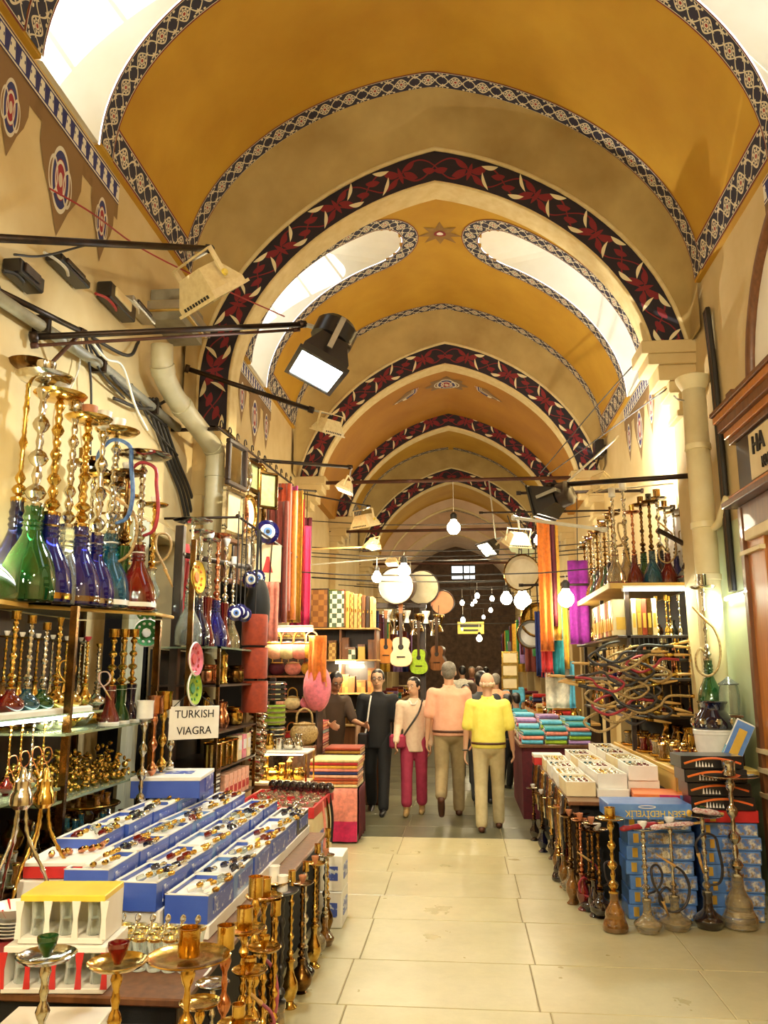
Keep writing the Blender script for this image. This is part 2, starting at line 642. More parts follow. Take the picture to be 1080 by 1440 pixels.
def window_bay(Ya, Yb, Yc, hw, sTip, star=True, fine=0.12, win=True, plaster='yellow_plaster'):
    """vault between two arches with a tall skylight slot on each flank"""
    V = VA
    bw = 0.25
    sm_ = V.smax
    root = struct(empty('ceiling', (0, 0, 0)))
    SS = sorted(set([round(x, 4) for x in seq(-sm_, sm_, fine)]))
    YS = seq(Ya, Yc - hw - 0.02, 0.3) + seq(Yc - hw - 0.02, Yc + hw + 0.02, 0.08)[1:] + seq(Yc + hw + 0.02, Yb, 0.3)[1:]
    g = [[V.at(s, Y) for Y in YS] for s in SS]
    mb = MB(); nc = len(YS)
    fs = []
    for i in range(len(SS) - 1):
        for j in range(nc - 1):
            s = (SS[i] + SS[i + 1]) / 2; Y = (YS[j] + YS[j + 1]) / 2
            a = abs(s)
            inside = abs(Y - Yc) < hw + 0.01 and (a > sTip + hw or math.hypot(a - sTip - hw, Y - Yc) < hw + 0.03)
            if win and inside: continue
            fs.append((i * nc + j, i * nc + j + 1, (i + 1) * nc + j + 1, (i + 1) * nc + j))
    mb.add([p for row in g for p in row], fs)
    for sg in (-1, 1):                    # ledge back to the wall
        a = V.at(sg * sm_, Ya); c = V.at(sg * sm_, Yb)
        if win:
            for y0, y1 in ((Ya, Yc - hw - .02), (Yc + hw + .02, Yb)):
                mb.add([(a.x, y0, a.z), (a.x, y1, a.z), (a.x + sg * .25, y1, a.z), (a.x + sg * .25, y0, a.z)], [(0, 1, 2, 3)])
        else:
            mb.add([a, c, c + Vector((sg * .25, 0, 0)), a + Vector((sg * .25, 0, 0))], [(0, 1, 2, 3)])
    put('vault_plaster', mb.mesh('vault_plaster', smooth=True), plaster, root)
    # painted borders
    for Y in (Ya + bw / 2, Yb - bw / 2):
        strip(V, [(s, Y) for s in seq(-sm_ + 0.03, sm_ - 0.03, 0.08)], bw, 'painted_border', 'painted_border', root)
    for sg in (-1, 1):
        e = sg * (sm_ - bw * 0.62)
        if win:
            strip(V, [(e, Y) for Y in seq(Ya + bw, Yc - hw - bw, 0.15)], bw * 1.2, 'painted_border', 'painted_border', root, 0.005)
            strip(V, [(e, Y) for Y in seq(Yc + hw + bw, Yb - bw, 0.15)], bw * 1.2, 'painted_border', 'painted_border', root, 0.005)
            rad = hw + bw / 2
            path = [(s, Yc - rad) for s in seq(sm_ - 0.02, sTip + hw, 0.1)]
            path += [(sTip + hw - rad * sin(a), Yc - rad * cos(a)) for a in [pi * i / 16 for i in range(1, 16)]]
            path += [(s, Yc + rad) for s in seq(sTip + hw, sm_ - 0.02, 0.1)]
            strip(V, [(sg * s, Y) for s, Y in path], bw * 0.96, 'painted_border', 'painted_border', root, 0.007)
        else:
            strip(V, [(e, Y) for Y in seq(Ya + bw, Yb - bw, 0.15)], bw * 1.2, 'painted_border', 'painted_border', root, 0.005)
    if star:
        sp = []
        for i in range(16):
            r = (0.30, 0.15)[i % 2]
            sp.append((r * cos(2 * pi * i / 16) * 1.1, Yc + r * sin(2 * pi * i / 16)))
        c = V.at(0, Yc, 0.01)
        put('painted_star', MB().add([V.at(s, Y, 0.006) for s, Y in sp] + [c], [(i, (i + 1) % 16, 16) for i in range(16)]), 'star_paint', root)
        rg = [(0.09 * cos(2 * pi * i / 14), Yc + 0.075 * sin(2 * pi * i / 14)) for i in range(14)]
        put('star_centre', MB().add([V.at(s, Y, 0.012) for s, Y in rg], [tuple(range(14))]), 'red_paint', root)
        rg = [(0.05 * cos(2 * pi * i / 14), Yc + 0.04 * sin(2 * pi * i / 14)) for i in range(14)]
        put('star_dot', MB().add([V.at(s, Y, 0.016) for s, Y in rg], [tuple(range(14))]), 'white_plaster', root)
    if win:
        for sg in (-1, 1):
            d = Vector((sg * 1.1, 0, 0.25))
            out = [(sm_, Yc - hw)] + [(s, Yc - hw) for s in seq(sm_, sTip + hw, 0.15)][1:]
            out += [(sTip + hw - hw * sin(a), Yc - hw * cos(a)) for a in [pi * i / 10 for i in range(1, 10)]]
            out += [(s, Yc + hw) for s in seq(sTip + hw, sm_, 0.15)]
            P0 = [V.at(sg * s, Y, -0.002) for s, Y in out]
            dd = [d + Vector((0, (0.10 if Y > Yc else -0.10), 0)) for s, Y in out]
            P1 = [p + q for p, q in zip(P0, dd)]
            n = len(P0)
            wroot = struct(empty('window_%d' % (ceil_n[0] * 2 + (sg > 0) + 1), (0, 0, 0)))
            rv = MB().add(P0 + P1, [(i, i + 1, n + i + 1, n + i) for i in range(n - 1)] + [(n - 1, 0, n, 2 * n - 1)])
            put('reveal', rv.mesh('reveal'), 'white_plaster', wroot)
            # glass between the two long sides, with bars across
            half = n // 2
            gl_ = MB().add(P1, [(i, i + 1, n - 2 - i, n - 1 - i) for i in range(half - (1 if n % 2 == 0 else 0))])
            put('pane', gl_.mesh('pane'), 'window_glass', wroot)
            fr = MB()
            for i in range(0, half, 4):
                fr.tube([P1[i] - d * .02, P1[n - 1 - i] - d * .02], 0.025, 4)
            fr.tube([p - d * .02 for p in P1], 0.035, 4)
            put('window_frame', fr.mesh('window_frame'), 'window_frame_paint', wroot)
    ceil_n[0] += 1
    return root


def pendant(poly, u0, v0, u1, v1, X, Y, z, sg, parent, name, m, off=0.006):
    """flat painted shape on a wall face: poly in (y, z) relative metres"""
    vs = [(X - sg * off, Y + p[0], z + p[1]) for p in poly]
    uv = [((p[0] - u0) / (u1 - u0), (p[1] - v0) / (v1 - v0)) for p in poly]
    return put(name, MB().add(vs, [tuple(range(len(poly)))]).mesh(name, uv=uv), m, parent)


# painted friezes under the window slots
def wall_paint(Yc, X, sg, parent, w=1.5):
    z1 = 5.38 + (TILT if sg < 0 else 0)
    fp = [(-w * .62, -0.2), (w * .62, -0.2), (w * .62, 0), (-w * .62, 0)]
    vs = [(X - sg * .005, Yc + a, z1 + b_) for a, b_ in fp]
    put('painted_frieze', MB().add(vs, [(0, 1, 2, 3)]).mesh('fr', uv=[((a + 2) / .2, 1 + b_ / .2) for a, b_ in fp]), 'painted_frieze', parent)
    zt = z1 - 0.2
    fp = [(-w * .62, -0.13), (w * .62, -0.13), (w * .62, 0), (-w * .62, 0)]
    put('painted_ground', MB().add([(X - sg * .004, Yc + a, zt + b_) for a, b_ in fp], [(0, 1, 2, 3)]), 'brown_paint', parent)
    for c, hw_, h in ((0, 0.30, 0.78), (-0.66, 0.20, 0.62), (0.66, 0.20, 0.62)):
        p = [(-hw_, 0), (-hw_ * 1.0, -h * .32), (-hw_ * .8, -h * .5), (-hw_ * .45, -h * .68), (-hw_ * .2, -h * .86), (0, -h),
             (hw_ * .2, -h * .86), (hw_ * .45, -h * .68), (hw_ * .8, -h * .5), (hw_ * 1.0, -h * .32), (hw_, 0)]
        p = [(a + c, b_) for a, b_ in p]
        pendant(p, c - hw_, -h, c + hw_, 0, X, Yc, zt - 0.02, sg, parent, 'painted_pendant', 'painted_pendant')


# ------------------------------------------------------------------ transverse arches
def arch(D, zbL=4.2, zbR=4.95, face='beige_plaster', band='painted_band', cove=0.45, deep=0.34, ext=0):
    V_ = [(x, z + (TILT * (XC - x) / 2.51 if x < XC and z > 5.3 else 0)) for x, z in curve(2.51, 5.40, 2.32, zb=4.2, cl=(zbL, zbR))]
    O_ = curve(2.53, 4.7, 2.60, zb=4.2, cl=(zbL, zbR))
    I_ = curve(2.19, 4.7, 2.22, zb=4.2, cl=(zbL, zbR))
    root = struct(empty('trim_%d' % (10 + int(D)), (0, 0, 0)))
    n = len(V_)
    rows = []
    for f in (0, .1, .3, .55, .8, .94, 1.0):
        # a hollow moulding between the vault edge and the band
        row = []
        for (x0, z0), (x1, z1) in zip(V_, O_):
            e = 1 - cos(f * pi / 2)
            row.append((x0 + (x1 - x0) * f, D - cove + cove * (f ** 0.6) - 0.02, z0 + (z1 - z0) * f))
        rows.append(row)
    put('arch_cove', MB().grid(rows).mesh('arch_cove', smooth=True), face, root)
    # pale ridge, then the band, then the soffit and the back
    rid = MB().tube([(x, D - 0.02, z) for x, z in O_], 0.025, 6)
    put('arch_ridge', rid.mesh('arch_ridge', smooth=True), 'edge_plaster', root)
    acc = 0; uv = []; vs = []
    mid = n // 2
    L = [0]
    for i in range(1, n): L.append(L[-1] + math.dist(O_[i], O_[i - 1]))
    for i in range(n):
        w = 0.36
        for q, (x, z) in ((0, I_[i]), (1, O_[i])):
            vs.append((x, D, z)); uv.append(((L[i] - L[mid]) / w, q))
    fs = [(2 * i, 2 * i + 2, 2 * i + 3, 2 * i + 1) for i in range(n - 1)]
    put('painted_band', MB().add(vs, fs).mesh('painted_band', uv=uv), band, root)
    put('arch_edge', MB().tube([(x, D + .012, z) for x, z in I_], 0.02, 6).mesh('arch_edge', smooth=True), 'edge_plaster', root)
    put('arch_soffit', MB().grid([[(x, D, z) for x, z in I_], [(x, D + deep, z) for x, z in I_]]).mesh('arch_soffit', smooth=True), 'edge_plaster', root)
    W_ = [(XC + (x - XC) * 1.08, z + .12) for x, z in V_]
    put('arch_back', MB().grid([[(x, D + deep, z) for x, z in I_], [(x, D + deep, z) for x, z in W_]]).mesh('arch_back'), face, root)
    return root


def pilaster(D, sg, cap=True, zc=4.95, m='cream_plaster', deep=0.34):
    """square respond carrying an arch, with a stepped capital"""
    root = struct(empty('trim_%d' % (60 + int(D) * 2 + (sg > 0)), (0, 0, 0)))
    xw = XC + sg * 2.65
    def bx(mb, w, y0, y1, z0, z1):
        a, c = sorted((xw, XC + sg * (2.55 - w)))
        mb.bbox(a, y0, z0, c, y1, z1, 0.008)
    mb = MB(); bx(mb, 0.14, D - .05, D + deep, 0.0, zc - 0.75)
    put('shaft', mb, m, root)
    mb = MB()
    if cap:
        for w, e, z0, z1 in ((0.20, .02, zc - .76, zc - .70), (0.17, .0, zc - .70, zc - .52), (0.26, .02, zc - .52, zc - .40), (0.36, .05, zc - .40, zc - .24),
                             (0.46, .08, zc - .24, zc - .13), (0.52, .10, zc - .13, zc)):
            bx(mb, w, D - .05 - e, D + deep, z0, z1)
        put('capital', mb, m, root)
    else:
        bx(mb, 0.30, D, D + deep, zc - .76, zc)
        put('shaft_top', mb, m, root)
    return root


ARCHES = [2.65, 8.0, 13.35, 17.0, 22.2, 25.8, 31.0]
for D in ARCHES:
    arch(D, zbL=4.2 if D == 8.0 else 4.93, zbR=4.93, **(dict(band='pale_plaster', face='pink_plaster') if D > 25 else {}))
    pilaster(D, 1); pilaster(D, -1, cap=(D != 8.0), zc=4.25 if D == 8.0 else 4.95)

# (from, to, window centre): window bays use the high vault
window_bay(2.99, 7.56, 4.95, 0.43, 0.55, star=True)
window_bay(8.34, 12.91, 10.45, 0.43, 0.55)
window_bay(17.34, 21.76, 19.4, 0.43, 0.55, fine=.2)
window_bay(26.14, 30.56, 28.2, 0.43, 0.55, fine=.25)


def plain_bay(Ya, Yb, m='orange_plaster', motif=False):
    V = VS
    g = [[V.at(s, Y) for Y in seq(Ya, Yb, .5)] for s in seq(-V.smax, V.smax, .15)]
    root = struct(empty('ceiling', (0, 0, 0)))
    mb = MB().grid(g)
    for sg in (-1, 1):
        a = V.at(sg * V.smax, Ya); c = V.at(sg * V.smax, Yb)
        mb.add([a, c, c + Vector((sg * .4, 0, 0)), a + Vector((sg * .4, 0, 0))], [(0, 1, 2, 3)])
    put('vault_plaster', mb.mesh('vault_plaster', smooth=True), m, root)
    if motif:
        Y = Ya + 1.35
        p = []
        for i in range(40):
            a = 2 * pi * i / 40
            r = 0.30 + 0.05 * cos(8 * a)
            p.append((r * cos(a) * 1.25, Y + r * sin(a)))
        vs = [V.at(s, y_, 0.006) for s, y_ in p]
        uv = [(0.5 + (s) / .9, 0.5 + (y_ - Y) / .8) for s, y_ in p]
        put('painted_medallion', MB().add(vs, [tuple(range(40))]).mesh('md', uv=uv), 'painted_pendant', root)
        for sg in (-1, 1):
            q = [(sg * .55, Y - .18), (sg * .62, Y + .05), (sg * .85, Y + .2), (sg * 1.15, Y + .12), (sg * .95, Y - .02), (sg * .8, Y - .2)]
            put('painted_leaf', MB().add([V.at(s, y_, 0.006) for s, y_ in q], [tuple(range(6))]).mesh('lf', uv=[(.5 + .1 * i, .5) for i in range(6)]), 'painted_pendant', root)
    return root


plain_bay(13.69, 17.0, motif=True)
plain_bay(22.54, 25.8, 'yellow_plaster')
plain_bay(31.34, 36.2, 'pale_plaster')
plain_bay(-6.2, 2.65, 'yellow_plaster')

# ------------------------------------------------------------------ walls
def side_wall(name, sg, opens):
    """long side wall with dark shop recesses: opens = (y0, y1, top)"""
    xi = XC + sg * 2.55
    root = struct(empty(name, (0, 0, 0)))
    mb = MB()
    def bx(y0, y1, z0, z1, mb=mb):
        a, c = sorted((xi, xi + sg * 0.3)); mb.box(a, y0, z0, c, y1, z1)
    y = -6.0
    for a, c, top in opens + [(36.3, 36.3, 0)]:
        zt_ = 5.46 + (TILT if sg < 0 else 0)
        bx(y, a, 0, zt_)
        if c > a: bx(a, c, top, zt_)
        y = c
    put('plaster', mb, 'cream_plaster', root)
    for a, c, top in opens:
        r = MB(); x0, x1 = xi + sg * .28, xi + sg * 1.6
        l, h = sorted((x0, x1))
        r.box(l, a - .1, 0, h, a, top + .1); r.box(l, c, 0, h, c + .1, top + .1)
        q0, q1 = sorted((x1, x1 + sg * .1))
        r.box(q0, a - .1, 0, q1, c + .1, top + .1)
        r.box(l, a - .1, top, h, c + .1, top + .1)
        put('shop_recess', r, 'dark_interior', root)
    for Yc in (4.95, 10.45, 19.4, 28.2): wall_paint(Yc, xi, sg, root)
    return root


side_wall('wall_left', -1, [(6.15, 7.8, 2.95), (9.0, 12.9, 2.9), (14.1, 16.7, 3.1), (17.9, 21.8, 3.2), (23, 25.4, 3.2), (26.6, 30.5, 3.2)])
side_wall('wall_right', 1, [(8.9, 12.9, 2.4), (14.1, 16.7, 3.1), (17.9, 21.8, 3.2), (23, 25.4, 3.2), (26.6, 30.5, 3.2)])

# far end wall with a small window
wb = struct(empty('wall_back', (0, 0, 0)))
a = atY(634, 795, 36.2); c = atY(669, 815, 36.2)
mb = MB()
mb.box(WL - .3, 36.2, 0, a.x, 36.5, 7.5); mb.box(c.x, 36.2, 0, WR + .3, 36.5, 7.5)
mb.box(a.x, 36.2, 0, c.x, 36.5, c.z); mb.box(a.x, 36.2, a.z, c.x, 36.5, 7.5)
put('plaster', mb, 'stone_wall', wb)
wn = struct(empty('window_20', (0, 0, 0)))
mb = MB()
for x in (a.x, (a.x + c.x) / 2, c.x): mb.box(x - .035, 36.22, c.z, x + .035, 36.28, a.z)
for z in (c.z, c.z + (a.z - c.z) * .42, a.z): mb.box(a.x, 36.22, z - .035, c.x, 36.28, z + .035)
put('window_frame', mb, 'window_frame_paint', wn)
put('pane', MB().box(a.x, 36.24, c.z, c.x, 36.25, a.z), 'window_glass', wn)
nb_ = struct(put('wall_near', MB().box(WL - .3, -6.3, 0, WR + .3, -6.0, 7.6), 'cream_plaster'))
# ------------------------------------------------------------------ materials of the goods
mat('brass', (0.86, 0.58, 0.15), 0.15, 1.0, c2=(0.46, 0.26, 0.045), nscale=14, bmp=0.06, bscale=60)
mat('dark_brass', (0.30, 0.16, 0.04), 0.22, 1.0, c2=(0.07, 0.035, 0.012), nscale=14, bmp=0.08, bscale=60)
mat('silver', (0.88, 0.86, 0.78), 0.11, 1.0, c2=(0.42, 0.39, 0.32), nscale=14, bmp=0.05, bscale=60)
mat('copper', (0.72, 0.32, 0.16), 0.2, 1.0, c2=(0.45, 0.17, 0.08), nscale=14)
for n_, c_ in (('cobalt', (0.012, 0.018, 0.30)), ('green', (0.01, 0.17, 0.035)), ('ruby', (0.36, 0.008, 0.012)), ('teal', (0.02, 0.2, 0.32)),
               ('amber', (0.55, 0.24, 0.04)), ('smoke', (0.05, 0.025, 0.02)), ('purple', (0.12, 0.015, 0.2)), ('navy', (0.006, 0.008, 0.06))):
    mat(n_ + '_glass', tuple(x * .7 for x in c_), 0.03, 0.0, c2=tuple(x * .25 for x in c_), nscale=7, trans=0.45, coat=1.0, spec=1.0)
mat('clear_glass', (0.86, 0.92, 0.84), 0.03, 0.0, c2=(0.7, 0.78, 0.68), trans=0.85, coat=0.5, spec=0.8)
mat('frost_glass', (0.72, 0.62, 0.40), 0.05, 0.0, c2=(0.42, 0.32, 0.16), trans=0.75, coat=1.0, spec=1.0, nscale=9)
m, nt, b = newmat('thin_clear')          # blown glass thin enough to see straight through
tr = nt.nodes.new('ShaderNodeBsdfTransparent'); tr.inputs[0].default_value = (0.93, 0.96, 0.93, 1)
b.inputs['Base Color'].default_value = (.9, .95, .9, 1); b.inputs['Roughness'].default_value = .03; b.inputs['Coat Weight'].default_value = 1
lw = nt.nodes.new('ShaderNodeLayerWeight'); lw.inputs[0].default_value = .45
ms = nt.nodes.new('ShaderNodeMixShader'); nt.links.new(lw.outputs[1], ms.inputs[0])
nt.links.new(tr.outputs[0], ms.inputs[1]); nt.links.new(b.outputs[0], ms.inputs[2]); nt.links.new(ms.outputs[0], nt.nodes['Material Output'].inputs[0])
mat('shelf_glass', (0.42, 0.52, 0.36), 0.05, 0.0, c2=(0.36, 0.46, 0.3), trans=0.5, spec=0.7)
mat('white_ceramic', (0.82, 0.80, 0.74), 0.3, coat=0.3)
mat('terracotta', (0.50, 0.20, 0.09), 0.7)
mat('red_hose', (0.40, 0.02, 0.03), 0.5, c2=(0.2, 0.01, 0.02), nscale=40)
mat('black_hose', (0.012, 0.01, 0.012), 0.4, c2=(0.04, 0.03, 0.03), nscale=40)
mat('blue_hose', (0.02, 0.06, 0.22), 0.45, c2=(0.1, 0.2, 0.4), nscale=50)
mat('pink_hose', (0.42, 0.10, 0.13), 0.5, c2=(0.25, 0.05, 0.08), nscale=40)
mat('brown_hose', (0.16, 0.075, 0.02), 0.5, c2=(0.5, 0.34, 0.12), nscale=60)
mat('tan_hose', (0.48, 0.33, 0.13), 0.45, c2=(0.2, 0.11, 0.03), nscale=70)
mat('white_hose', (0.75, 0.72, 0.66), 0.5, c2=(0.4, 0.1, 0.1), nscale=70)
mat('light_wood', (0.58, 0.36, 0.12), 0.5, c2=(0.42, 0.23, 0.06), nscale=5, stretch=(1, 1, 12))
mat('mid_wood', (0.19, 0.07, 0.02), 0.42, c2=(0.11, 0.038, 0.01), nscale=4, stretch=(8, 8, 1), coat=0.2)
mat('dark_wood', (0.035, 0.014, 0.006), 0.4, c2=(0.016, 0.007, 0.004), nscale=4, stretch=(8, 8, 1), coat=0.2)
mat('orange_wood', (0.52, 0.19, 0.03), 0.4, c2=(0.40, 0.125, 0.02), nscale=3, stretch=(10, 10, 0.6), coat=0.2)
mat('yellow_wood', (0.66, 0.42, 0.09), 0.45, c2=(0.55, 0.32, 0.06), nscale=4)
mat('cardboard', (0.46, 0.30, 0.14), 0.8, c2=(0.36, 0.22, 0.1), nscale=5)
mat('white_card', (0.82, 0.80, 0.74), 0.5, c2=(0.74, 0.7, 0.62), nscale=6)
mat('cream_card', (0.78, 0.66, 0.40), 0.55, c2=(0.68, 0.54, 0.3), nscale=6)
mat('blue_card', (0.035, 0.08, 0.42), 0.35, c2=(0.05, 0.11, 0.48), nscale=6, coat=0.2)
mat('sky_card', (0.055, 0.16, 0.50), 0.35, c2=(0.12, 0.26, 0.58), nscale=9, coat=0.2)
mat('red_card', (0.62, 0.03, 0.03), 0.35, c2=(0.5, 0.02, 0.02), coat=0.2)
mat('black_card', (0.012, 0.010, 0.010), 0.3, coat=0.2)
mat('yellow_card', (0.85, 0.62, 0.06), 0.4, coat=0.2)
mat('orange_card', (0.80, 0.22, 0.03), 0.4, c2=(0.7, 0.12, 0.03))
mat('teal_card', (0.06, 0.35, 0.42), 0.4)
mat('gold_print', (0.75, 0.48, 0.08), 0.3, 0.5)
mat('white_print', (0.85, 0.83, 0.78), 0.5)
mat('black_print', (0.015, 0.012, 0.01), 0.6)
mat('red_print', (0.5, 0.03, 0.03), 0.5)
mat('cream_metal', (0.78, 0.64, 0.34), 0.35, c2=(0.66, 0.5, 0.24), nscale=10)
mat('pipe_paint', (0.56, 0.50, 0.32), 0.4, c2=(0.44, 0.38, 0.22), nscale=4)
mat('grey_pipe', (0.30, 0.28, 0.20), 0.5, c2=(0.18, 0.16, 0.11), nscale=6)
mat('cream_pipe', (0.80, 0.70, 0.42), 0.4, c2=(0.70, 0.58, 0.3), nscale=4)
mat('cable_black', (0.02, 0.016, 0.012), 0.6)
mat('cable_white', (0.7, 0.66, 0.54), 0.5)
mat('cable_red', (0.35, 0.03, 0.03), 0.5)
mat('steel', (0.55, 0.55, 0.52), 0.3, 0.9)
mat('curtain_cloth', (0.50, 0.48, 0.34), 0.8, c2=(0.36, 0.34, 0.22), nscale=3, stretch=(6, 6, .4))
CLOTH = {}
for n_, h_ in dict(brown='#6a1c08', rust='#a83a0a', orange='#e07818', gold='#e0a828', magenta='#b81878', pink='#e87888', hotpink='#d8205c', red='#b81414',
                   lime='#9ab818', green='#2c8038', teal='#1c8c98', navy='#16245c', white='#ece4d0', cream='#e8cf90', lilac='#b48cc8', salmon='#f0917a',
                   black='#0c0a0a', grey='#75706a', skyblue='#5cb8d8', purple='#8c1494', maroon='#5a0c1c', stripe='#c86a28', peach='#f4b088', mustard='#b88418').items():
    c_ = lin(h_)
    mat('cloth_' + n_, c_, 0.75, c2=tuple(x * .62 for x in c_), nscale=22, sheen=0.0 if n_ in ('black', 'navy', 'maroon') else 0.15, bmp=0.1, bscale=120)


def emitter(name, col, s):
    m, nt, b = newmat(name)
    b.inputs['Base Color'].default_value = c4(col)
    b.inputs['Emission Color'].default_value = c4(col)
    b.inputs['Emission Strength'].default_value = s
    return m


emitter('tube_white', (0.85, 0.97, 1.0), 14)
emitter('lamp_warm', (1.0, 0.86, 0.55), 14)
emitter('bulb_glow', (1.0, 0.90, 0.66), 22)
emitter('bulb_dim', (1.0, 0.72, 0.32), 8)

# ------------------------------------------------------------------ shared shapes
CACHE = {}


def shared(key, fn):
    if key not in CACHE: CACHE[key] = fn()
    return CACHE[key]


def smoothpath(pts, n=6):
    """Catmull-Rom through points"""
    P = [Vector(p) for p in pts]
    P = [P[0] * 2 - P[1]] + P + [P[-1] * 2 - P[-2]]
    out = []
    for i in range(1, len(P) - 2):
        for k in range(n):
            t = k / n
            a, b_, c, d = P[i - 1], P[i], P[i + 1], P[i + 2]
            out.append(0.5 * ((2 * b_) + (c - a) * t + (2 * a - 5 * b_ + 4 * c - d) * t * t + (3 * b_ - a - 3 * c + d) * t ** 3))
    out.append(P[-2])
    return out


BASES = {
    'bell': ([(.080, 0), (.094, .008), (.097, .03), (.096, .08), (.088, .13), (.070, .18), (.047, .225), (.034, .255), (.031, .27), (.037, .28), (.031, .29),
              (.037, .30), (.031, .31), (.036, .325), (.030, .34), (.033, .365), (.026, .37)], .365),
    'squat': ([(.062, 0), (.078, .006), (.080, .022), (.092, .04), (.102, .062), (.100, .078), (.078, .10), (.050, .125), (.034, .15), (.029, .19), (.028, .24), (.034, .25), (.034, .275), (.024, .28)], .275),
    'flask': ([(.070, 0), (.082, .006), (.086, .03), (.080, .06), (.070, .085), (.062, .11), (.066, .13), (.060, .16), (.042, .19), (.030, .22), (.028, .28), (.034, .29), (.026, .30)], .295),
    'globe': ([(.045, 0), (.055, .008), (.040, .02), (.060, .035), (.088, .07), (.096, .11), (.086, .15), (.058, .185), (.034, .21), (.028, .24), (.034, .26), (.026, .27)], .265),
    'tulip': ([(.06, 0), (.068, .006), (.068, .04), (.058, .10), (.040, .16), (.030, .22), (.032, .30), (.038, .38), (.040, .40), (.03, .405)], .40),
    'vase': ([(.058, 0), (.062, .01), (.04, .03), (.032, .05), (.05, .09), (.066, .14), (.060, .19), (.036, .24), (.026, .29), (.03, .33), (.04, .345), (.03, .35)], .345),
}


def stem_profile(z0, z1, kind):
    p = [(.030, z0 - .012), (.034, z0), (.034, z0 + .012)]
    z = z0 + .02
    if kind == 'balls':
        seqn = (.030, .020, .026, .016, .022, .016, .024, .016, .02)
    elif kind == 'big':
        seqn = (.036, .018, .034, .014, .03, .014, .026)
    elif kind == 'slim':
        seqn = (.034, .024, .012, .012, .02, .012, .012, .016, .012, .012, .018)
    else:
        seqn = (.028, .034, .018, .018, .026, .018, .018, .018, .024, .018)
    step = (z1 - z) / len(seqn)
    for r in seqn:
        p += [(.011, z), (r * .75, z + step * .2), (r, z + step * .5), (r * .75, z + step * .8)]
        z += step
    p += [(.010, z1)]
    return p


TRAY = [(.008, 0), (.05, .0), (.085, .010), (.098, .024), (.094, .026), (.080, .015), (.045, .008), (.008, .008)]
TRAY_W = [(.008, 0), (.08, .0), (.125, .010), (.14, .018), (.136, .021), (.12, .013), (.07, .007), (.008, .007)]
BOWL = {'cup': [(.012, 0), (.016, .012), (.026, .03), (.034, .055), (.034, .068), (.028, .068), (.024, .05)],
        'cone': [(.014, 0), (.018, .01), (.017, .03), (.024, .07), (.028, .095), (.024, .1), (.02, .08)],
        'can': [(.012, 0), (.03, .004), (.032, .01), (.030, .05), (.032, .085), (.034, .09), (.028, .09), (.026, .07)],
        'mug': [(.012, 0), (.036, .004), (.036, .09), (.038, .095), (.032, .095), (.03, .07)]}


def hose_path(style, zport):
    if style == 'loop':
        return [(.02, 0, zport), (.07, .02, zport + .02), (.115, .03, zport + .08), (.125, .03, zport + .17), (.09, .02, zport + .24), (.04, -.03, zport + .22),
                (.045, -.05, zport + .10), (.09, -.04, zport + .0), (.11, -.02, zport - .06)]
    if style == 'drape':
        return [(-.02, 0, zport), (-.06, -.03, zport + .03), (-.10, -.04, zport - .03), (-.09, -.04, zport - .12), (-.02, -.06, zport - .16), (.06, -.05, zport - .10),
                (.09, -.04, zport + .04), (.06, -.03, zport + .16), (.0, -.045, zport + .22)]
    if style == 'up':
        return [(.02, 0, zport), (.08, -.02, zport + .03), (.10, -.03, zport + .14), (.085, -.03, zport + .28), (.07, -.02, zport + .38), (.0, -.04, zport + .41), (-.06, -.04, zport + .34), (-.05, -.04, zport + .25)]
    return [(.02, -.01, zport), (.06, -.04, zport + .02), (.05, -.07, zport - .08), (-.03, -.07, zport - .10), (-.08, -.04, zport - .02), (-.05, -.05, zport + .10), (.02, -.05, zport + .17)]


def hookah(label, group, loc, h, glass='cobalt_glass', metal='silver', base='bell', stem='balls', tray=True, bowl='cup', bowlm='white_ceramic',
           hose=None, hosem='red_hose', rz=0.0, wide=1.0, gold=None, cat='water pipe', traym=None, bowlup=True):
    root = empty('water_pipe', loc, rz, (h * wide, h * wide, h))
    tag(root, label, cat, group)
    prof, zt = BASES[base]
    put('glass_base' if 'glass' in glass else 'metal_base', shared(('b', base), lambda: MB().lathe(prof, 18).mesh('base', 'auto')), glass, root)
    if gold:
        rr = max(r for r, z in prof); zz = [z for r, z in prof if r == rr][0]
        put('gilt_band', shared(('gb', base), lambda: MB().lathe([(rr * 1.012, zz - .012), (rr * 1.02, zz), (rr * 1.012, zz + .012)], 18, cap=False).mesh('gb', 'auto')), gold, root)
        put('gilt_rim', shared(('gr', base), lambda: MB().lathe([(.034, zt - .05), (.038, zt - .045), (.034, zt - .04)], 14, cap=False).mesh('gr', 'auto')), gold, root)
    zs = 0.86 if tray else 0.93
    put('stem', shared(('s', base, stem, tray), lambda: MB().lathe(stem_profile(zt, zs, stem), 12).mesh('stem', 'auto')), metal, root)
    if tray:
        put('tray', shared(('t', tray == 'wide'), lambda: MB().lathe(TRAY_W if tray == 'wide' else TRAY, 22).mesh('tray', 'auto')), traym or metal, root, (0, 0, zs))
    if bowl:
        put('bowl', shared(('w', bowl), lambda: MB().lathe(BOWL[bowl], 14).mesh('bowl', 'auto')), bowlm, root, (0, 0, zs + .015 if tray else zs))
    if hose:
        zp = zt + .05
        pth = smoothpath(hose_path(hose, zp), 5)
        put('hose', shared(('h', hose, zt), lambda: MB().tube(pth, .0095, 7).mesh('hose', True)), hosem, root)
        a, c = pth[-2], pth[-1]
        d = (c - a).normalized()
        mp = put('mouthpiece', shared(('mp', hose, zt), lambda: MB().tube([c - d * .01, c, c + d * .03, c + d * .05, c + d * .15], [.012, .014, .009, .011, .006], 7).mesh('mp', True)), 'light_wood', root)
    return root


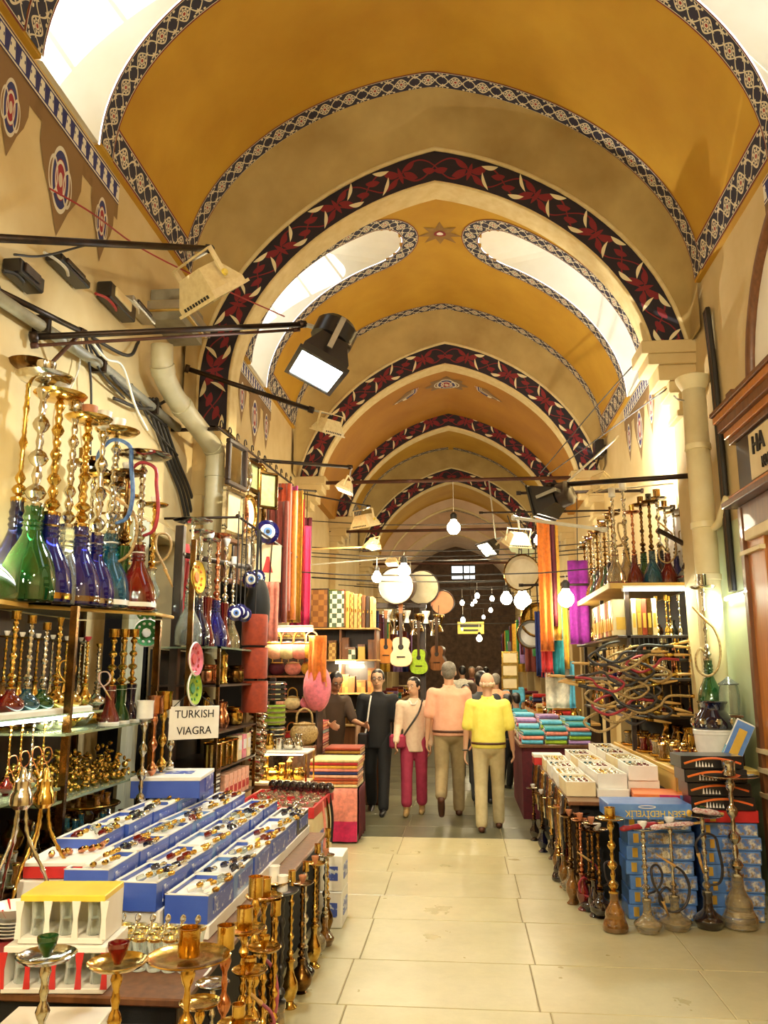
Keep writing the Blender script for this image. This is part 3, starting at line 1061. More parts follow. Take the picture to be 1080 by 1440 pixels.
def hkpx(label, group, px, py, pytop, z=None, X=None, Y=None, **kw):
    """water pipe whose foot and top are read off the picture; the foot stands on z (or is at X / Y)"""
    if X is not None: p = atX(px, py, X)
    elif Y is not None: p = atY(px, py, Y)
    else: p = atZ(px, py, z)
    if z is not None: p.z = z
    h = atY(px, pytop, p.y).z - p.z
    return hookah(label, group, p, h, **kw)


def carton(name, label, cat, group, loc, size, m, rz=0.0, lid=None, lidh=0.03, parts=(), rot=None):
    """closed carton standing on loc (centre of its base) with optional lid and flat printed panels.
    parts: (name, face, u0, v0, u1, v1, material) in fractions of the face; face one of -y +x -x top"""
    w, d, h = size
    root = empty(name, loc, rz, rot=rot)
    tag(root, label, cat, group)
    hb = h - (lidh if lid else 0)
    put('body', MB().bbox(-w / 2, -d / 2, 0, w / 2, d / 2, hb, min(.004, w * .05)), m, root)
    if lid:
        put('lid', MB().bbox(-w / 2 - .003, -d / 2 - .003, hb - .004, w / 2 + .003, d / 2 + .003, h, .003), lid, root)
    e = 0.0045
    for pn, f, u0, v0, u1, v1, pm in parts:
        if f == '-y': bx = (-w / 2 + w * u0, -d / 2 - e, h * v0, -w / 2 + w * u1, -d / 2 + .002, h * v1)
        elif f == '+x': bx = (w / 2 - .002, -d / 2 + d * u0, h * v0, w / 2 + e, -d / 2 + d * u1, h * v1)
        elif f == '-x': bx = (-w / 2 - e, -d / 2 + d * u0, h * v0, -w / 2 + .002, -d / 2 + d * u1, h * v1)
        else: bx = (-w / 2 + w * u0, -d / 2 + d * v0, h - .002, -w / 2 + w * u1, -d / 2 + d * v1, h + e)
        put(pn, MB().box(*bx), pm, root)
    return root


def open_box(label, group, loc, size, m, inner='white_card', rz=0.0, panel=None, cat='box', name='display_box'):
    """shallow open carton with a paper lining"""
    w, d, h = size
    root = empty(name, loc, rz)
    tag(root, label, cat, group)
    t = .006
    def mk():
        b = MB(); b.box(-w / 2, -d / 2, 0, w / 2, d / 2, h - .03)
        b.box(-w / 2, -d / 2, h - .03, w / 2, -d / 2 + t, h); b.box(-w / 2, d / 2 - t, h - .03, w / 2, d / 2, h)
        b.box(-w / 2, -d / 2 + t, h - .03, -w / 2 + t, d / 2 - t, h); b.box(w / 2 - t, -d / 2 + t, h - .03, w / 2, d / 2 - t, h)
        return b.mesh('body')
    put('body', shared(('ob', size), mk), m, root)
    put('lining', shared(('ol', size), lambda: MB().box(-w / 2 + t, -d / 2 + t, h - .031, w / 2 - t, d / 2 - t, h - .022).mesh('lining')), inner, root)
    def rim():
        b = MB(); s = .011
        b.box(-w / 2 - .002, -d / 2 - .002, h - .002, w / 2 + .002, -d / 2 + s, h + .003); b.box(-w / 2 - .002, d / 2 - s, h - .002, w / 2 + .002, d / 2 + .002, h + .003)
        b.box(-w / 2 - .002, -d / 2, h - .002, -w / 2 + s, d / 2, h + .003); b.box(w / 2 - s, -d / 2, h - .002, w / 2 + .002, d / 2, h + .003)
        return b.mesh('rim')
    put('rim', shared(('or', size), rim), 'white_card', root)
    if panel:
        put('printed_panel', shared(('op', size), lambda: MB().box(w / 2, -d / 2 + d * .2, h * .2, w / 2 + .003, d / 2 - d * .05, h * .78).mesh('pp')), panel, root)
    return root


def text_obj(s, m, loc, rot, size, parent=None, name='lettering', align='CENTER', depth=.002, sx=1.0):
    cu = bpy.data.curves.new(name, 'FONT')
    cu.body = s; cu.size = size; cu.align_x = align; cu.align_y = 'CENTER'; cu.extrude = depth
    cu.resolution_u = 3
    o = bpy.data.objects.new(name, cu)
    COL.objects.link(o)
    dg = bpy.context.evaluated_depsgraph_get()
    me = bpy.data.meshes.new_from_object(o.evaluated_get(dg))
    bpy.data.objects.remove(o); bpy.data.curves.remove(cu)
    me.materials.clear()
    return put(name, me, m, parent, loc, rot, (sx, 1, 1))


def rod(label, a, b_, r=0.016, m='black_iron', name='lamp_bracket', cat='rod', group=None, plate=True):
    root = empty(name, a)
    tag(root, label, cat, group)
    a = Vector(a); b_ = Vector(b_); d = b_ - a
    put('bar', MB().tube([(0, 0, 0), d], r, 8).mesh('bar', True), m, root)
    if plate:
        n_ = d.normalized()
        put('end_cap', MB().tube([n_ * -.012, n_ * .03], r * 1.7, 8).mesh('cap', True), m, root)
        put('end_cap', MB().tube([d - n_ * .05, d + n_ * .008], r * 1.4, 8).mesh('cap', True), m, root)
    return root
# ------------------------------------------------------------------ lamps
def light(kind, loc, e, col, parent=None, size=.2, target=None, spot=2.4, blend=.6, radius=.05):
    l = bpy.data.lights.new('lamp_light', kind)
    l.energy = e; l.color = col
    if kind == 'AREA': l.shape = 'RECTANGLE'; l.size = size; l.size_y = size * .6
    elif kind == 'SPOT': l.spot_size = spot; l.spot_blend = blend; l.shadow_soft_size = radius
    else: l.shadow_soft_size = radius
    o = bpy.data.objects.new('lamp_light', l); COL.objects.link(o)
    if parent is not None: o.parent = parent
    o.location = loc
    if target is not None:
        o.rotation_euler = (Vector(target) - Vector(loc)).to_track_quat('-Z', 'Y').to_euler()
    return o


FLOOD = 1.0
WARM = (1.0, 0.86, 0.56)
COOL = (0.86, 0.96, 1.0)


def floodlight(label, loc, aim, s=0.3, energy=0, col=WARM, body='cream_metal', glow='lamp_warm', lit=True, vents=True, group=None, hang=None):
    """halogen flood: wedge housing, visor front, stirrup bracket; local -Z is the way it shines"""
    d = (Vector(aim) - Vector(loc)).normalized()
    q = d.to_track_quat('-Z', 'Y')
    root = empty('floodlight', loc, sc=s, rot=q.to_euler())
    tag(root, label, 'floodlight', group)
    def housing():
        b = MB()
        b.add([(-.5, -.36, -.28), (.5, -.36, -.28), (.5, .36, -.28), (-.5, .36, -.28), (-.30, -.2, .22), (.30, -.2, .22), (.30, .2, .22), (-.30, .2, .22),
               (-.5, -.36, -.18), (.5, -.36, -.18), (.5, .36, -.18), (-.5, .36, -.18)],
              [(4, 5, 6, 7), (8, 9, 5, 4), (9, 10, 6, 5), (10, 11, 7, 6), (11, 8, 4, 7), (0, 1, 9, 8), (1, 2, 10, 9), (2, 3, 11, 10), (3, 0, 8, 11)])
        return b.mesh('housing')
    put('housing', shared('fl_h', housing), body, root)
    def frame():
        b = MB(); z0, z1 = -.31, -.26
        b.box(-.54, -.40, z0, .54, -.33, z1); b.box(-.54, .33, z0, .54, .40, z1); b.box(-.54, -.33, z0, -.46, .33, z1); b.box(.46, -.33, z0, .54, .33, z1)
        return b.mesh('frame')
    put('front_frame', shared('fl_f', frame), body, root)
    put('lens', shared('fl_l', lambda: MB().box(-.46, -.33, -.29, .46, .33, -.275).mesh('lens')), glow if lit else 'clear_glass', root)
    if vents:
        for i in range(9):
            put('vent_slot', shared('fl_v', lambda: MB().box(-.02, -.375, -.255, .02, -.36, -.20).mesh('vent')), 'black_print', root, (-.34 + i * .085, 0, 0))
    def stirrup():
        b = MB()
        b.box(-.56, -.03, -.1, -.53, .05, .42); b.box(.53, -.03, -.1, .56, .05, .42); b.box(-.56, -.03, .40, .56, .05, .43)
        return b.mesh('stirrup')
    put('bracket', shared('fl_s', stirrup), 'steel' if body != 'cream_metal' else body, root)
    put('knob', shared('fl_k', lambda: MB().lathe([(.05, 0), (.06, .02), (.04, .05)], 10, Matrix.Translation((.56, 0, -.02)) @ Matrix.Rotation(pi / 2, 4, 'Y')).mesh('knob')), 'yellow_card', root)
    if hang is not None:
        mi = (Matrix.Translation(Vector(loc)) @ q.to_matrix().to_4x4() @ Matrix.Scale(s, 4)).inverted()
        put('hanger', MB().tube([Vector((0, .01, .41)), mi @ Vector(hang)], .04, 6), 'steel', root)
    if energy:
        light('AREA', (0, 0, -.34), energy * FLOOD, col, root, size=.8 * s)
    return root


def bulb(label, loc, r=.06, cord=0.5, e=25, glow='bulb_glow', col=WARM, group='bare bulbs along the lane', name='hanging_bulb'):
    root = empty(name, loc)
    tag(root, label, 'light bulb', group)
    put('glass_bulb', shared(('bulb', r), lambda: MB().lathe([(.2 * r, -r * 1.0), (.6 * r, -.85 * r), (.95 * r, -.35 * r), (r, 0), (.9 * r, .45 * r), (.5 * r, .95 * r), (.4 * r, 1.3 * r)], 14).mesh('bulb', True)), glow, root)
    put('socket', shared(('sock', r), lambda: MB().lathe([(.45 * r, 1.2 * r), (.5 * r, 1.3 * r), (.5 * r, 2.0 * r), (.2 * r, 2.3 * r)], 10).mesh('sock')), 'black_print', root)
    if cord:
        put('cord', MB().tube([(0, 0, 2.2 * r), (0, 0, cord)], .006, 5), 'cable_white', root)
    if e: light('POINT', (0, 0, -r * 1.3), e, col, root, radius=r)
    return root


# bracket rods and floods on the left-hand wall
p0, p1 = atX(-60, 332, WL + .05), atY(296, 350, 6.0)
rod('long rusty black pole carrying the unlit cream floodlight', p0, p1, .026)
floodlight('unlit cream floodlight with louvred front under the topmost pole', atY(288, 398, 6.0), atY(640, 1000, 8.2), .50, 0, lit=False, hang=p1)
p0, p1 = atX(45, 474, WL + .04), atY(428, 456, 6.0)
rod('twin steel bar holding the big black floodlight out from the wall', p0, p1, .022, 'black_iron')
rod('thin lower bar below the black floodlight arm', p0 + Vector((0, .02, -.05)), p1 + Vector((-.05, .02, -.035)), .012, 'rust_iron')
rod('rusty diagonal strut under the floodlight arm', atX(68, 515, WL), atX(112, 470, -2.52), .014, 'rust_iron', plate=False)
rod('thick black bar slanting from the left edge to the cable junction', atX(-10, 405, WL + .02), atX(118, 468, -2.55), .02)


def big_flood():
    """round-backed black flood with barn-door front"""
    loc = atY(455, 500, 6.0)
    aim = loc + Vector((-.45, .10, -1.0))
    root = floodlight('big black floodlight shining white at the end of the twin bar', loc, atY(385, 640, 5.85), .52, 60, COOL, 'black_card', 'tube_white', vents=False, hang=atY(428, 456, 6.0))
    put('ballast_drum', MB().lathe([(.22, .2), (.33, .26), (.33, .52), (.26, .60), (.05, .62)], 18).mesh('drum', 'auto'), 'black_card', root)
    put('cable_loop', MB().tube(smoothpath([(.2, .1, .5), (.5, .15, .45), (.62, .15, .1), (.5, .1, -.15)], 6), .02, 6), 'cable_white', root)


big_flood()
p1 = atY(440, 577, 8.0)
rod('black bar slanting out of the arch to a lit cream floodlight', atY(262, 518, 7.5), p1, .026)
floodlight('lit cream floodlight hanging just below the big black one', atY(463, 598, 8.0), atY(420, 760, 8.3), .28, 45, hang=p1)
rod('straight black bar above the hanging picture frames', (WL, 8.9, atY(352, 645, 9.0).z), atY(494, 657, 10.0), .022)
floodlight('lit cream floodlight tilted at the end of the bar above the scarves', atY(487, 683, 10.0), atY(440, 790, 10.0), .26, 40, hang=atY(494, 657, 10.0))
rod('thin rod above the scarves leading to a wide cream floodlight', (WL, 10.2, atY(430, 682, 10.4).z), atY(520, 712, 11.2), .012)
floodlight('wide cream floodlight seen side-on above the backgammon boards', atY(512, 731, 11.2), atY(545, 900, 11.6), .34, 25, hang=atY(520, 712, 11.2))
rod('pale wooden batten holding a small cream floodlight', (WL, 11.5, atY(446, 775, 11.6).z), atY(516, 769, 11.8), .014, 'light_wood')
floodlight('small cream floodlight clipped to the pale batten', atY(525, 764, 11.8), atY(500, 850, 11.6), .23, 20, hang=atY(516, 769, 11.8))
rod('white rod carrying the smallest cream floodlight', (WL, 12.7, atY(470, 795, 12.6).z), atY(548, 785, 13.0), .012, 'cable_white')
floodlight('smallest cream floodlight at the tip of the white rod', atY(552, 789, 13.0), atY(540, 900, 12.6), .2, 15, hang=atY(548, 785, 13.0))
# right-hand side
rod('thick black bar from the right pillar out over the water pipes', atY(985, 668, 7.75), atY(770, 683, 8.6), .026)
fr = floodlight('black floodlight seen from behind at the end of the right-hand bar', atY(775, 703, 8.6), atY(640, 760, 9.3), .44, 25, COOL, 'black_card', 'tube_white', vents=False, hang=atY(770, 683, 8.6))
put('motor_drum', MB().lathe([(.2, .2), (.3, .26), (.3, .5), (.2, .56)], 16).mesh('drum', 'auto'), 'dark_wood', fr)
rod('white batten under the black floodlight', atY(722, 728, 8.6), atY(852, 745, 8.0), .018, 'cable_white')
floodlight('cream floodlight with a knob below the white batten', atY(728, 757, 8.9), atY(700, 900, 9.4), .26, 25, hang=atY(728, 729, 8.55))
floodlight('floodlight behind the row of water pipes shining onto the right wall', (1.55, 9.0, 3.75), (2.35, 9.3, 4.6), .26, 110, (1, .95, .82), 'cream_metal', 'lamp_warm', hang=(2.34, 9.0, 3.75))
floodlight('black lamp hood hanging off the far tie rod', atY(690, 767, 13.2), atY(660, 800, 13.0), .36, 8, WARM, 'black_card', lit=True, vents=False, hang=(atY(690, 767, 13.2).x, 13.3, atY(650, 675, 13.3).z))

# tie rods across the lane at the arch springings
for k, (Y, py) in enumerate(((13.3, 675), (16.95, 745), (22.15, 792))):
    z = atY(650, py, Y).z
    rod(('rust brown tie rod spanning the lane at the second arch', 'dark tie rod spanning the lane at the third arch', 'dark tie rod across the distant fourth arch')[k],
        (WL, Y, z), (WR, Y, z), .032, 'rust_iron', name='tie_rod')

# bulbs along the lane
bulb('bare bulb hanging from the rust brown tie rod in mid lane', atY(638, 742, 13.3), .11, atY(650, 675, 13.3).z - atY(638, 742, 13.3).z, 90, group=None)
bulb_spots = []
for k, (px, py, Y, r, e, g) in enumerate(((568, 803, 12.4, .10, 60, 0), (530, 812, 12.0, .075, 20, 1), (577, 815, 13.2, .06, 12, 0), (712, 842, 14.2, .10, 50, 0), (735, 845, 12.6, .13, 60, 0),
                                          (796, 842, 10.2, .10, 30, 1), (650, 848, 17.5, .05, 60, 1), (671, 838, 18.5, .055, 70, 0), (651, 872, 15.5, .045, 40, 0), (674, 898, 17.5, .06, 40, 0), (668, 846, 21, .05, 70, 1),
                                          (757, 760, 14.2, .08, 0, 0), (690, 858, 25, .06, 90, 1), (664, 850, 28.5, .06, 90, 0), (680, 868, 30.0, .06, 70, 1), (655, 880, 33.0, .06, 70, 1), (692, 842, 21.5, .06, 60, 0))):
    q = atY(px, py, Y); bulb_spots.append((q.y, q.z + .3))
    bulb(('bare white bulb glowing over the far part of the lane', 'bare warm bulb glowing over the far part of the lane')[g], atY(px, py, Y), r, .3, e, ('bulb_glow', 'bulb_dim')[g] if not g else 'bulb_glow',
         WARM, ('white bulbs down the lane', 'warm bulbs down the lane')[g])

for k, (y_, z_) in enumerate(bulb_spots):
    o_ = put('span_wire', MB().tube([(WL, y_, z_ + .12), (XC - 1.2, y_, z_ + .02), (XC, y_, z_), (XC + 1.2, y_, z_ + .02), (WR, y_, z_ + .12)], .009, 5), 'cable_black'); tag(o_, 'thin black wire strung across the lane to hold bulbs', 'wire', 'bulb wires across the lane')


def tube_lamp(label, a, b_, e, col, aim, glow='tube_white'):
    """fluorescent batten: tray, tube and end caps"""
    a, b_ = Vector(a), Vector(b_); c = (a + b_) / 2; d = b_ - a
    r_ = empty('tube_lamp', c); tag(r_, label, 'tube lamp')
    put('tube', MB().tube([-d / 2, d / 2], .014, 8).mesh('t', True), glow, r_)
    n = (Vector(aim)).normalized()
    for s_ in (-1, 1): put('end_cap', MB().tube([d * .5 * s_ * .98, d * .5 * s_ * 1.03], .02, 8), 'white_card', r_)
    put('batten', MB().tube([-d / 2 - n * .035, d / 2 - n * .035], .02, 6), 'white_card', r_)
    l = light('AREA', n * .03, e, col, r_, size=d.length, target=n * 2); l.data.size = d.length; l.data.size_y = .03
    # keep the long side of the light along the tube
    q = n.to_track_quat('Z', 'Y').to_matrix().transposed()
    x = d.normalized(); z = -n; y = z.cross(x)
    l.rotation_euler = Matrix((x, y, z)).transposed().to_euler()


GREENISH = (0.90, 1.0, 0.74)
tube_lamp('added fluorescent tube behind the top row of bottles, brightening the wall', (-2.69, 3.7, 2.30), (-2.69, 5.45, 2.30), 26, GREENISH, (.55, 0, .85))  # added, hidden by the bottles: throws pale green light up the wall
tube_lamp('fluorescent tube under the second shelf of the left rack', (-2.2, 3.6, 1.48), (-2.2, 4.75, 1.48), 7, WARM, (-.5, 0, -.8))
tube_lamp('added fluorescent tube under the top of the right-hand rack', (1.62, 8.40, 2.53), (2.25, 8.40, 2.53), 16, GREENISH, (0, -.45, -.9))  # added to light the rack end and the wall beside it
tube_lamp('added fluorescent tube on the right wall above the bucket', (2.32, 6.95, 2.35), (2.32, 7.45, 2.35), 9, GREENISH, (-.8, .2, -.55))  # added for the greenish brightness on the wall by the downpipe
tube_lamp('fluorescent tube over the bag shelves', (-2.15, 9.10, 2.18), (-1.65, 9.10, 2.18), 8, (1, .78, .45), (0, .2, -1))
# ================================================================== left side, near
rk = empty('display_rack', (-2.45, 4.4, 0))
tag(rk, 'glass-shelved display rack against the left wall full of brassware', 'display rack')
RX, RY = -2.45, 4.4


def rkbox(name, x0, y0, z0, x1, y1, z1, m): return put(name, MB().box(x0 - RX, y0 - RY, z0, x1 - RX, y1 - RY, z1), m, rk)


rkbox('back_panel', -2.745, 3.0, 0.25, -2.715, 5.75, 2.08, 'dark_wood')
rkbox('shelf', -2.71, 3.0, 1.487, -2.13, 4.82, 1.5, 'shelf_glass')
rkbox('shelf', -2.71, 4.3, 1.385, -2.10, 5.6, 1.398, 'shelf_glass')
rkbox('shelf', -2.71, 3.0, 1.107, -2.13, 4.35, 1.12, 'shelf_glass')
rkbox('shelf', -2.71, 4.2, 1.037, -2.13, 5.6, 1.05, 'shelf_glass')
rkbox('shelf', -2.71, 3.0, 0.707, -2.10, 5.7, 0.72, 'mid_wood')
for y_ in (3.55, 4.38, 5.66):
    rkbox('post', -2.16, y_, 0.0, -2.12, y_ + .03, 2.08, 'dark_brass')
    rkbox('post', -2.71, y_, 0.0, -2.68, y_ + .03, 2.08, 'dark_brass')
tp = [(-2.73, 4.58), (-2.50, 4.60), (-2.02, 5.28), (-2.02, 5.62), (-2.73, 5.62)]
put('top_shelf', MB().prism([(a - RX, c - RY) for a, c in tp], 2.085, 2.11), 'shelf_glass', rk)
put('shelf_edge', MB().tube([(a - RX, c - RY, 2.097) for a, c in tp[:4]], .012, 6), 'yellow_wood', rk)
tp2 = [(-2.73, 3.3), (-2.50, 3.3), (-2.50, 4.55), (-2.73, 4.55)]
put('top_shelf', MB().prism([(a - RX, c - RY) for a, c in tp2], 2.085, 2.11), 'yellow_wood', rk)

TS = 'large water pipes along the top glass shelf'
big = [  # px, py, pytop, label, kwargs
    (13, 850, 470, 'large water pipe with near-black navy glass and a dark wide tray, on top shelf', dict(wide=.8, glass='navy_glass', metal='brass', stem='slim', base='bell', tray=True, bowl=None, traym='dark_brass')),
    (37, 848, 492, 'large water pipe with green glass base and thick plain silver stem, on top shelf', dict(glass='green_glass', metal='silver', stem='big', base='bell', bowl='cup', bowlm='silver')),
    (62, 850, 520, 'large water pipe with gilt-ringed cobalt glass and turned brass stem with white bowl', dict(glass='cobalt_glass', metal='brass', stem='balls', base='bell', gold='brass', bowlm='white_ceramic')),
    (86, 852, 560, 'large water pipe with clear greenish glass and knobbly silver stem, silver cup', dict(glass='clear_glass', metal='silver', stem='balls', base='bell', bowl='can', bowlm='silver', tray=False)),
    (106, 853, 556, 'large water pipe with amber-banded cobalt glass under a beaded brass stem', dict(glass='cobalt_glass', metal='brass', stem='rings', base='bell', gold='amber_glass', bowlm='terracotta')),  # amber bands: orange light on the cobalt glass put into colour
    (129, 855, 585, 'large water pipe with silver-banded cobalt glass and a white cup', dict(glass='cobalt_glass', metal='silver', stem='big', base='bell', gold='silver', bowl='can', tray=False)),
    (149, 857, 575, 'large water pipe with teal glass and a blue hose wound round its stem', dict(glass='teal_glass', metal='silver', stem='rings', base='bell', gold='white_ceramic', hose='up', hosem='blue_hose', traym='brass')),
    (168, 858, 640, 'slim water pipe with green glass, dark stem and small white bowl', dict(glass='green_glass', metal='dark_brass', stem='slim', base='tulip', hose='drape', hosem='tan_hose')),
    (190, 859, 612, 'water pipe with red and white glass, silver tray and hanging red hose', dict(glass='ruby_glass', metal='silver', stem='rings', base='bell', gold='white_ceramic', hose='up', hosem='red_hose', bowl=None, tray='wide')),
    (210, 860, 690, 'small water pipe with clear glass and brass stem at the shelf end', dict(glass='clear_glass', metal='brass', stem='balls', base='vase', hose='loop', hosem='tan_hose')),
]
for px, py, pt, lb, kw in big:
    hkpx(lb, TS, px, py, pt, z=2.112, wide=kw.pop('wide', 1.12), **kw)

for k in range(6):
    hookah('large water pipe standing against the wall in the back row of the top shelf', 'back row of the top shelf', (-2.60 + .06 * k, 5.30 + .03 * (k % 2) + .02 * k, 2.112), 1.18 - .05 * k, glass=('smoke_glass', 'cobalt_glass', 'green_glass')[k % 3], metal=('dark_brass', 'silver', 'brass')[k % 3], base='bell', stem=('balls', 'rings', 'big')[k % 3], bowl='can', bowlm='dark_brass', wide=.9)

# second row: small brass pipes with coloured balls on the shelf at z = 1.5
S2 = 'small brass water pipes on the second shelf'
for px, top, gl_, lb, kw in ((12, 862, 'ruby_glass', 'small brass water pipe with a ruby ball foot on the second shelf', dict(bowl='can')),
                             (35, 868, 'teal_glass', 'small silver water pipe with a bright blue ball foot and white cup', dict(metal='silver', bowl='can')),
                             (57, 878, 'green_glass', 'small silver water pipe with a green ball foot and pale cup', dict(metal='silver', bowl='can')),
                             (76, 872, 'brass', 'all-brass water pipe with long spout on the second shelf', dict(bowl='cone', hose='loop', hosem='brass')),
                             (96, 874, 'brass', 'all-brass water pipe with a flaring top and round belly', dict(bowl='cone', base='globe')),
                             (117, 895, 'brass', 'shorter all-brass water pipe with a red ribbon band', dict(bowl='cup', bowlm='red_hose', base='vase')),
                             (134, 905, 'silver', 'small silver water pipe with coiled white hose', dict(metal='silver', bowl='cup', hose='loop', hosem='white_hose', base='globe'))):
    p = atX(px, 1000, -2.27); p.z = 1.502
    k = dict(metal='brass', base='globe', stem='rings', bowlm='brass', wide=1.5, tray=False); k.update(kw)
    hookah(lb, S2, p, max(.3, atY(px, top, p.y).z - 1.502), glass=gl_, **k)
for px, gl_, lb in ((2, 'amber_glass', 'amber-footed brass pipe at the near end of the second shelf'), (24, 'brass', 'dull brass pipe behind the ruby and blue ones'), (47, 'brass', 'dull brass pipe behind the blue and green ones'), (68, 'silver', 'silver pipe behind the green-footed one'), (88, 'brass', 'brass pipe standing behind the long-spouted one'), (108, 'silver', 'silver pipe standing behind the round-bellied one')):
    p = atX(px, 985, -2.52); p.z = 1.502
    hookah(lb, S2, p, .47, glass=gl_, metal='brass' if gl_ != 'silver' else 'silver', base='vase', stem='balls', tray=True, bowl='cup', bowlm='white_ceramic')
# pipes with tall coloured glass and brass cups
for px, gl_, lb in ((153, 'ruby_glass', 'tall ruby glass water pipe with a big brass cup'), (168, 'green_glass', 'tall green glass water pipe with a big brass cup'), (182, 'navy_glass', 'tall navy glass water pipe with a big brass cup')):
    p = atX(px, 1014, -2.24); p.z = 1.40
    hookah(lb, 'coloured glass pipes on the middle shelf', p, atY(px, 888, p.y).z - 1.40, glass=gl_, metal='brass', base='tulip', stem='big', tray=False, bowl='mug', bowlm='brass', gold='white_card', wide=1.6)
for i, (px, mt) in enumerate(((60, 'silver'), (78, 'silver'), (96, 'brass'), (112, 'silver'), (128, 'brass'))):
    p = atX(px, 1020, -2.35); p.z = 1.40
    r_ = empty('teapot', p, random.uniform(-1, 1), .8)
    tag(r_, ('squat silver teapot with curved spout under the second shelf', 'squat brass teapot with curved spout under the second shelf')[mt == 'brass'], 'teapot', 'teapots under the second shelf')
    put('body', shared('tp_b', lambda: MB().lathe([(.04, 0), (.05, .006), (.07, .03), (.075, .055), (.06, .085), (.035, .1), (.03, .105)], 14).mesh('b', 'auto')), mt, r_)
    put('lid', shared('tp_l', lambda: MB().lathe([(.034, .102), (.025, .118), (.008, .128), (.012, .14), (.003, .148)], 10).mesh('l', 'auto')), mt, r_)
    put('spout', shared('tp_s', lambda: MB().tube(smoothpath([(.06, 0, .04), (.1, 0, .06), (.115, 0, .1), (.13, 0, .115)], 4), [.016] * 4 + [.011] * 4 + [.008] * 5, 7).mesh('s', True)), mt, r_)
    put('handle', shared('tp_h', lambda: MB().tube(smoothpath([(-.06, 0, .08), (-.11, 0, .085), (-.115, 0, .045), (-.07, 0, .03)], 4), .006, 6).mesh('h', True)), mt, r_)

# tall brass candlesticks at the rack's end
for i, (px, top, mt, lb) in enumerate(((197, 985, 'silver', 'tall silver candlestick with white cup at the rack end'), (211, 978, 'copper', 'tall coppery turned candlestick at the rack end'),
                                       (224, 972, 'brass', 'tall brass turned candlestick beside the curtain'), (236, 985, 'silver', 'tall pale candlestick next to the black pole'))):
    p = atX(px, 1130, -2.02); p.z = .722
    h_ = atY(px, top, p.y).z - p.z
    r_ = empty('candlestick', p, 0, (h_ * 1.15, h_ * 1.15, h_)); tag(r_, lb, 'candlestick', 'tall candlesticks at the rack end')
    put('base', shared('cs_b', lambda: MB().lathe([(.08, 0), (.085, .01), (.06, .05), (.08, .1), (.07, .16), (.03, .22)], 16).mesh('b', 'auto')), mt, r_)
    put('shaft', shared('cs_s', lambda: MB().lathe(stem_profile(.2, .86, 'big'), 12).mesh('s', 'auto')), mt, r_)
    put('cup', shared('cs_c', lambda: MB().lathe([(.02, .85), (.055, .865), (.055, .98), (.06, 1.0), (.045, 1.0), (.04, .9)], 14).mesh('c', 'auto')), 'white_ceramic' if i in (0, 3) else mt, r_)
put('end_board', MB().box(-2.2 - RX, 5.5 - RY, .70, -1.86 - RX, 5.95 - RY, .72), 'mid_wood', rk)

# heap of gold charms on the lower shelf: too many to count
hp = MB()
for i in range(520):
    y_ = random.uniform(4.35, 5.5); x_ = random.uniform(-2.62, -2.16)
    zz = 1.05 + random.random() ** 1.5 * .22 * (1 - abs(x_ + 2.36) / .35) + .012
    hp.ball((x_ + 2.4, y_ - 4.9, zz - 1.05), random.uniform(.010, .02), 6, 4, random.uniform(.6, 1.4), 1, random.uniform(.6, 1.4))
o = put('gold_charms', hp.mesh('gold_charms', True), 'brass', None, (-2.4, 4.9, 1.05)); tag(o, 'glittering heap of small gold charms on the lower glass shelf', 'charms', None, 'stuff')
# small brass ewers on the near lower shelf
for i, (px, ht, gl_, lb) in enumerate(((8, .34, 'ruby_glass', 'brass ewer with ruby belly on the near lower shelf'), (24, .36, 'brass', 'brass ewer with looped handle on the near lower shelf'), (40, .38, 'silver', 'silver ewer with looped handle on the near lower shelf'), (56, .36, 'brass', 'brass ewer with twisted handle by the brass post'))):
    p = atX(px, 1115, -2.25); p.z = 1.122
    hookah(lb, 'ewers on the near lower shelf', p, ht, glass=gl_, metal='brass' if gl_ != 'silver' else 'silver', base='globe', stem='rings', tray=False, bowl='cup', bowlm='brass', hose='loop', hosem='copper', cat='ewer')

# tripod stands with rope-twist legs
for px, mt, lb in ((26, 'silver', 'tripod stand with three rope-twist silver legs'), (58, 'brass', 'tripod stand with three rope-twist brass legs')):
    p = atX(px, 1175, -1.95); p.z = .722
    zt = atY(px, 1098, p.y).z - p.z
    r_ = empty('tripod_stand', p); tag(r_, lb, 'stand', 'rope-twist tripod stands')
    put('cap', MB().lathe([(.03, zt - .12), (.05, zt - .1), (.048, zt - .06), (.036, zt - .04), (.034, zt), (.02, zt + .01), (.012, zt + .05), (.004, zt + .06)], 14).mesh('c', 'auto'), mt, r_)
    for a in (0.3, 2.4, 4.5):
        pts = smoothpath([(.02 * cos(a), .02 * sin(a), zt - .1), (.04 * cos(a), .04 * sin(a), zt * .55), (.12 * cos(a), .12 * sin(a), zt * .25), (.16 * cos(a), .16 * sin(a), .0)], 8)
        rs = [.0085 + .0025 * sin(k * 2.2) for k in range(len(pts))]
        put('leg', MB().tube(pts, rs, 7).mesh('leg', True), mt, r_)


def tray_with(label, loc, r, mt, glasses, glabel, gm, group, n, gh=.07):
    t_ = empty('round_tray', loc); tag(t_, label, 'tray')
    put('dish', MB().lathe([(.01, 0), (r * .8, 0), (r * .95, .008), (r, .02), (r * .985, .022), (r * .93, .012), (r * .78, .005), (.01, .005)], 30).mesh('dish', 'auto'), mt, t_)
    put('rim_bead', MB().tube([(r * cos(2 * pi * k / 30), r * sin(2 * pi * k / 30), .021) for k in range(31)], .005, 5), mt, t_)
    for i in range(n):
        a = 2 * pi * i / n + .3
        rr = r * .62 if n > 1 else 0
        tea_glass(glabel, (loc[0] + rr * cos(a), loc[1] + rr * sin(a), loc[2] + .012), gm[i % len(gm)], group, gh)


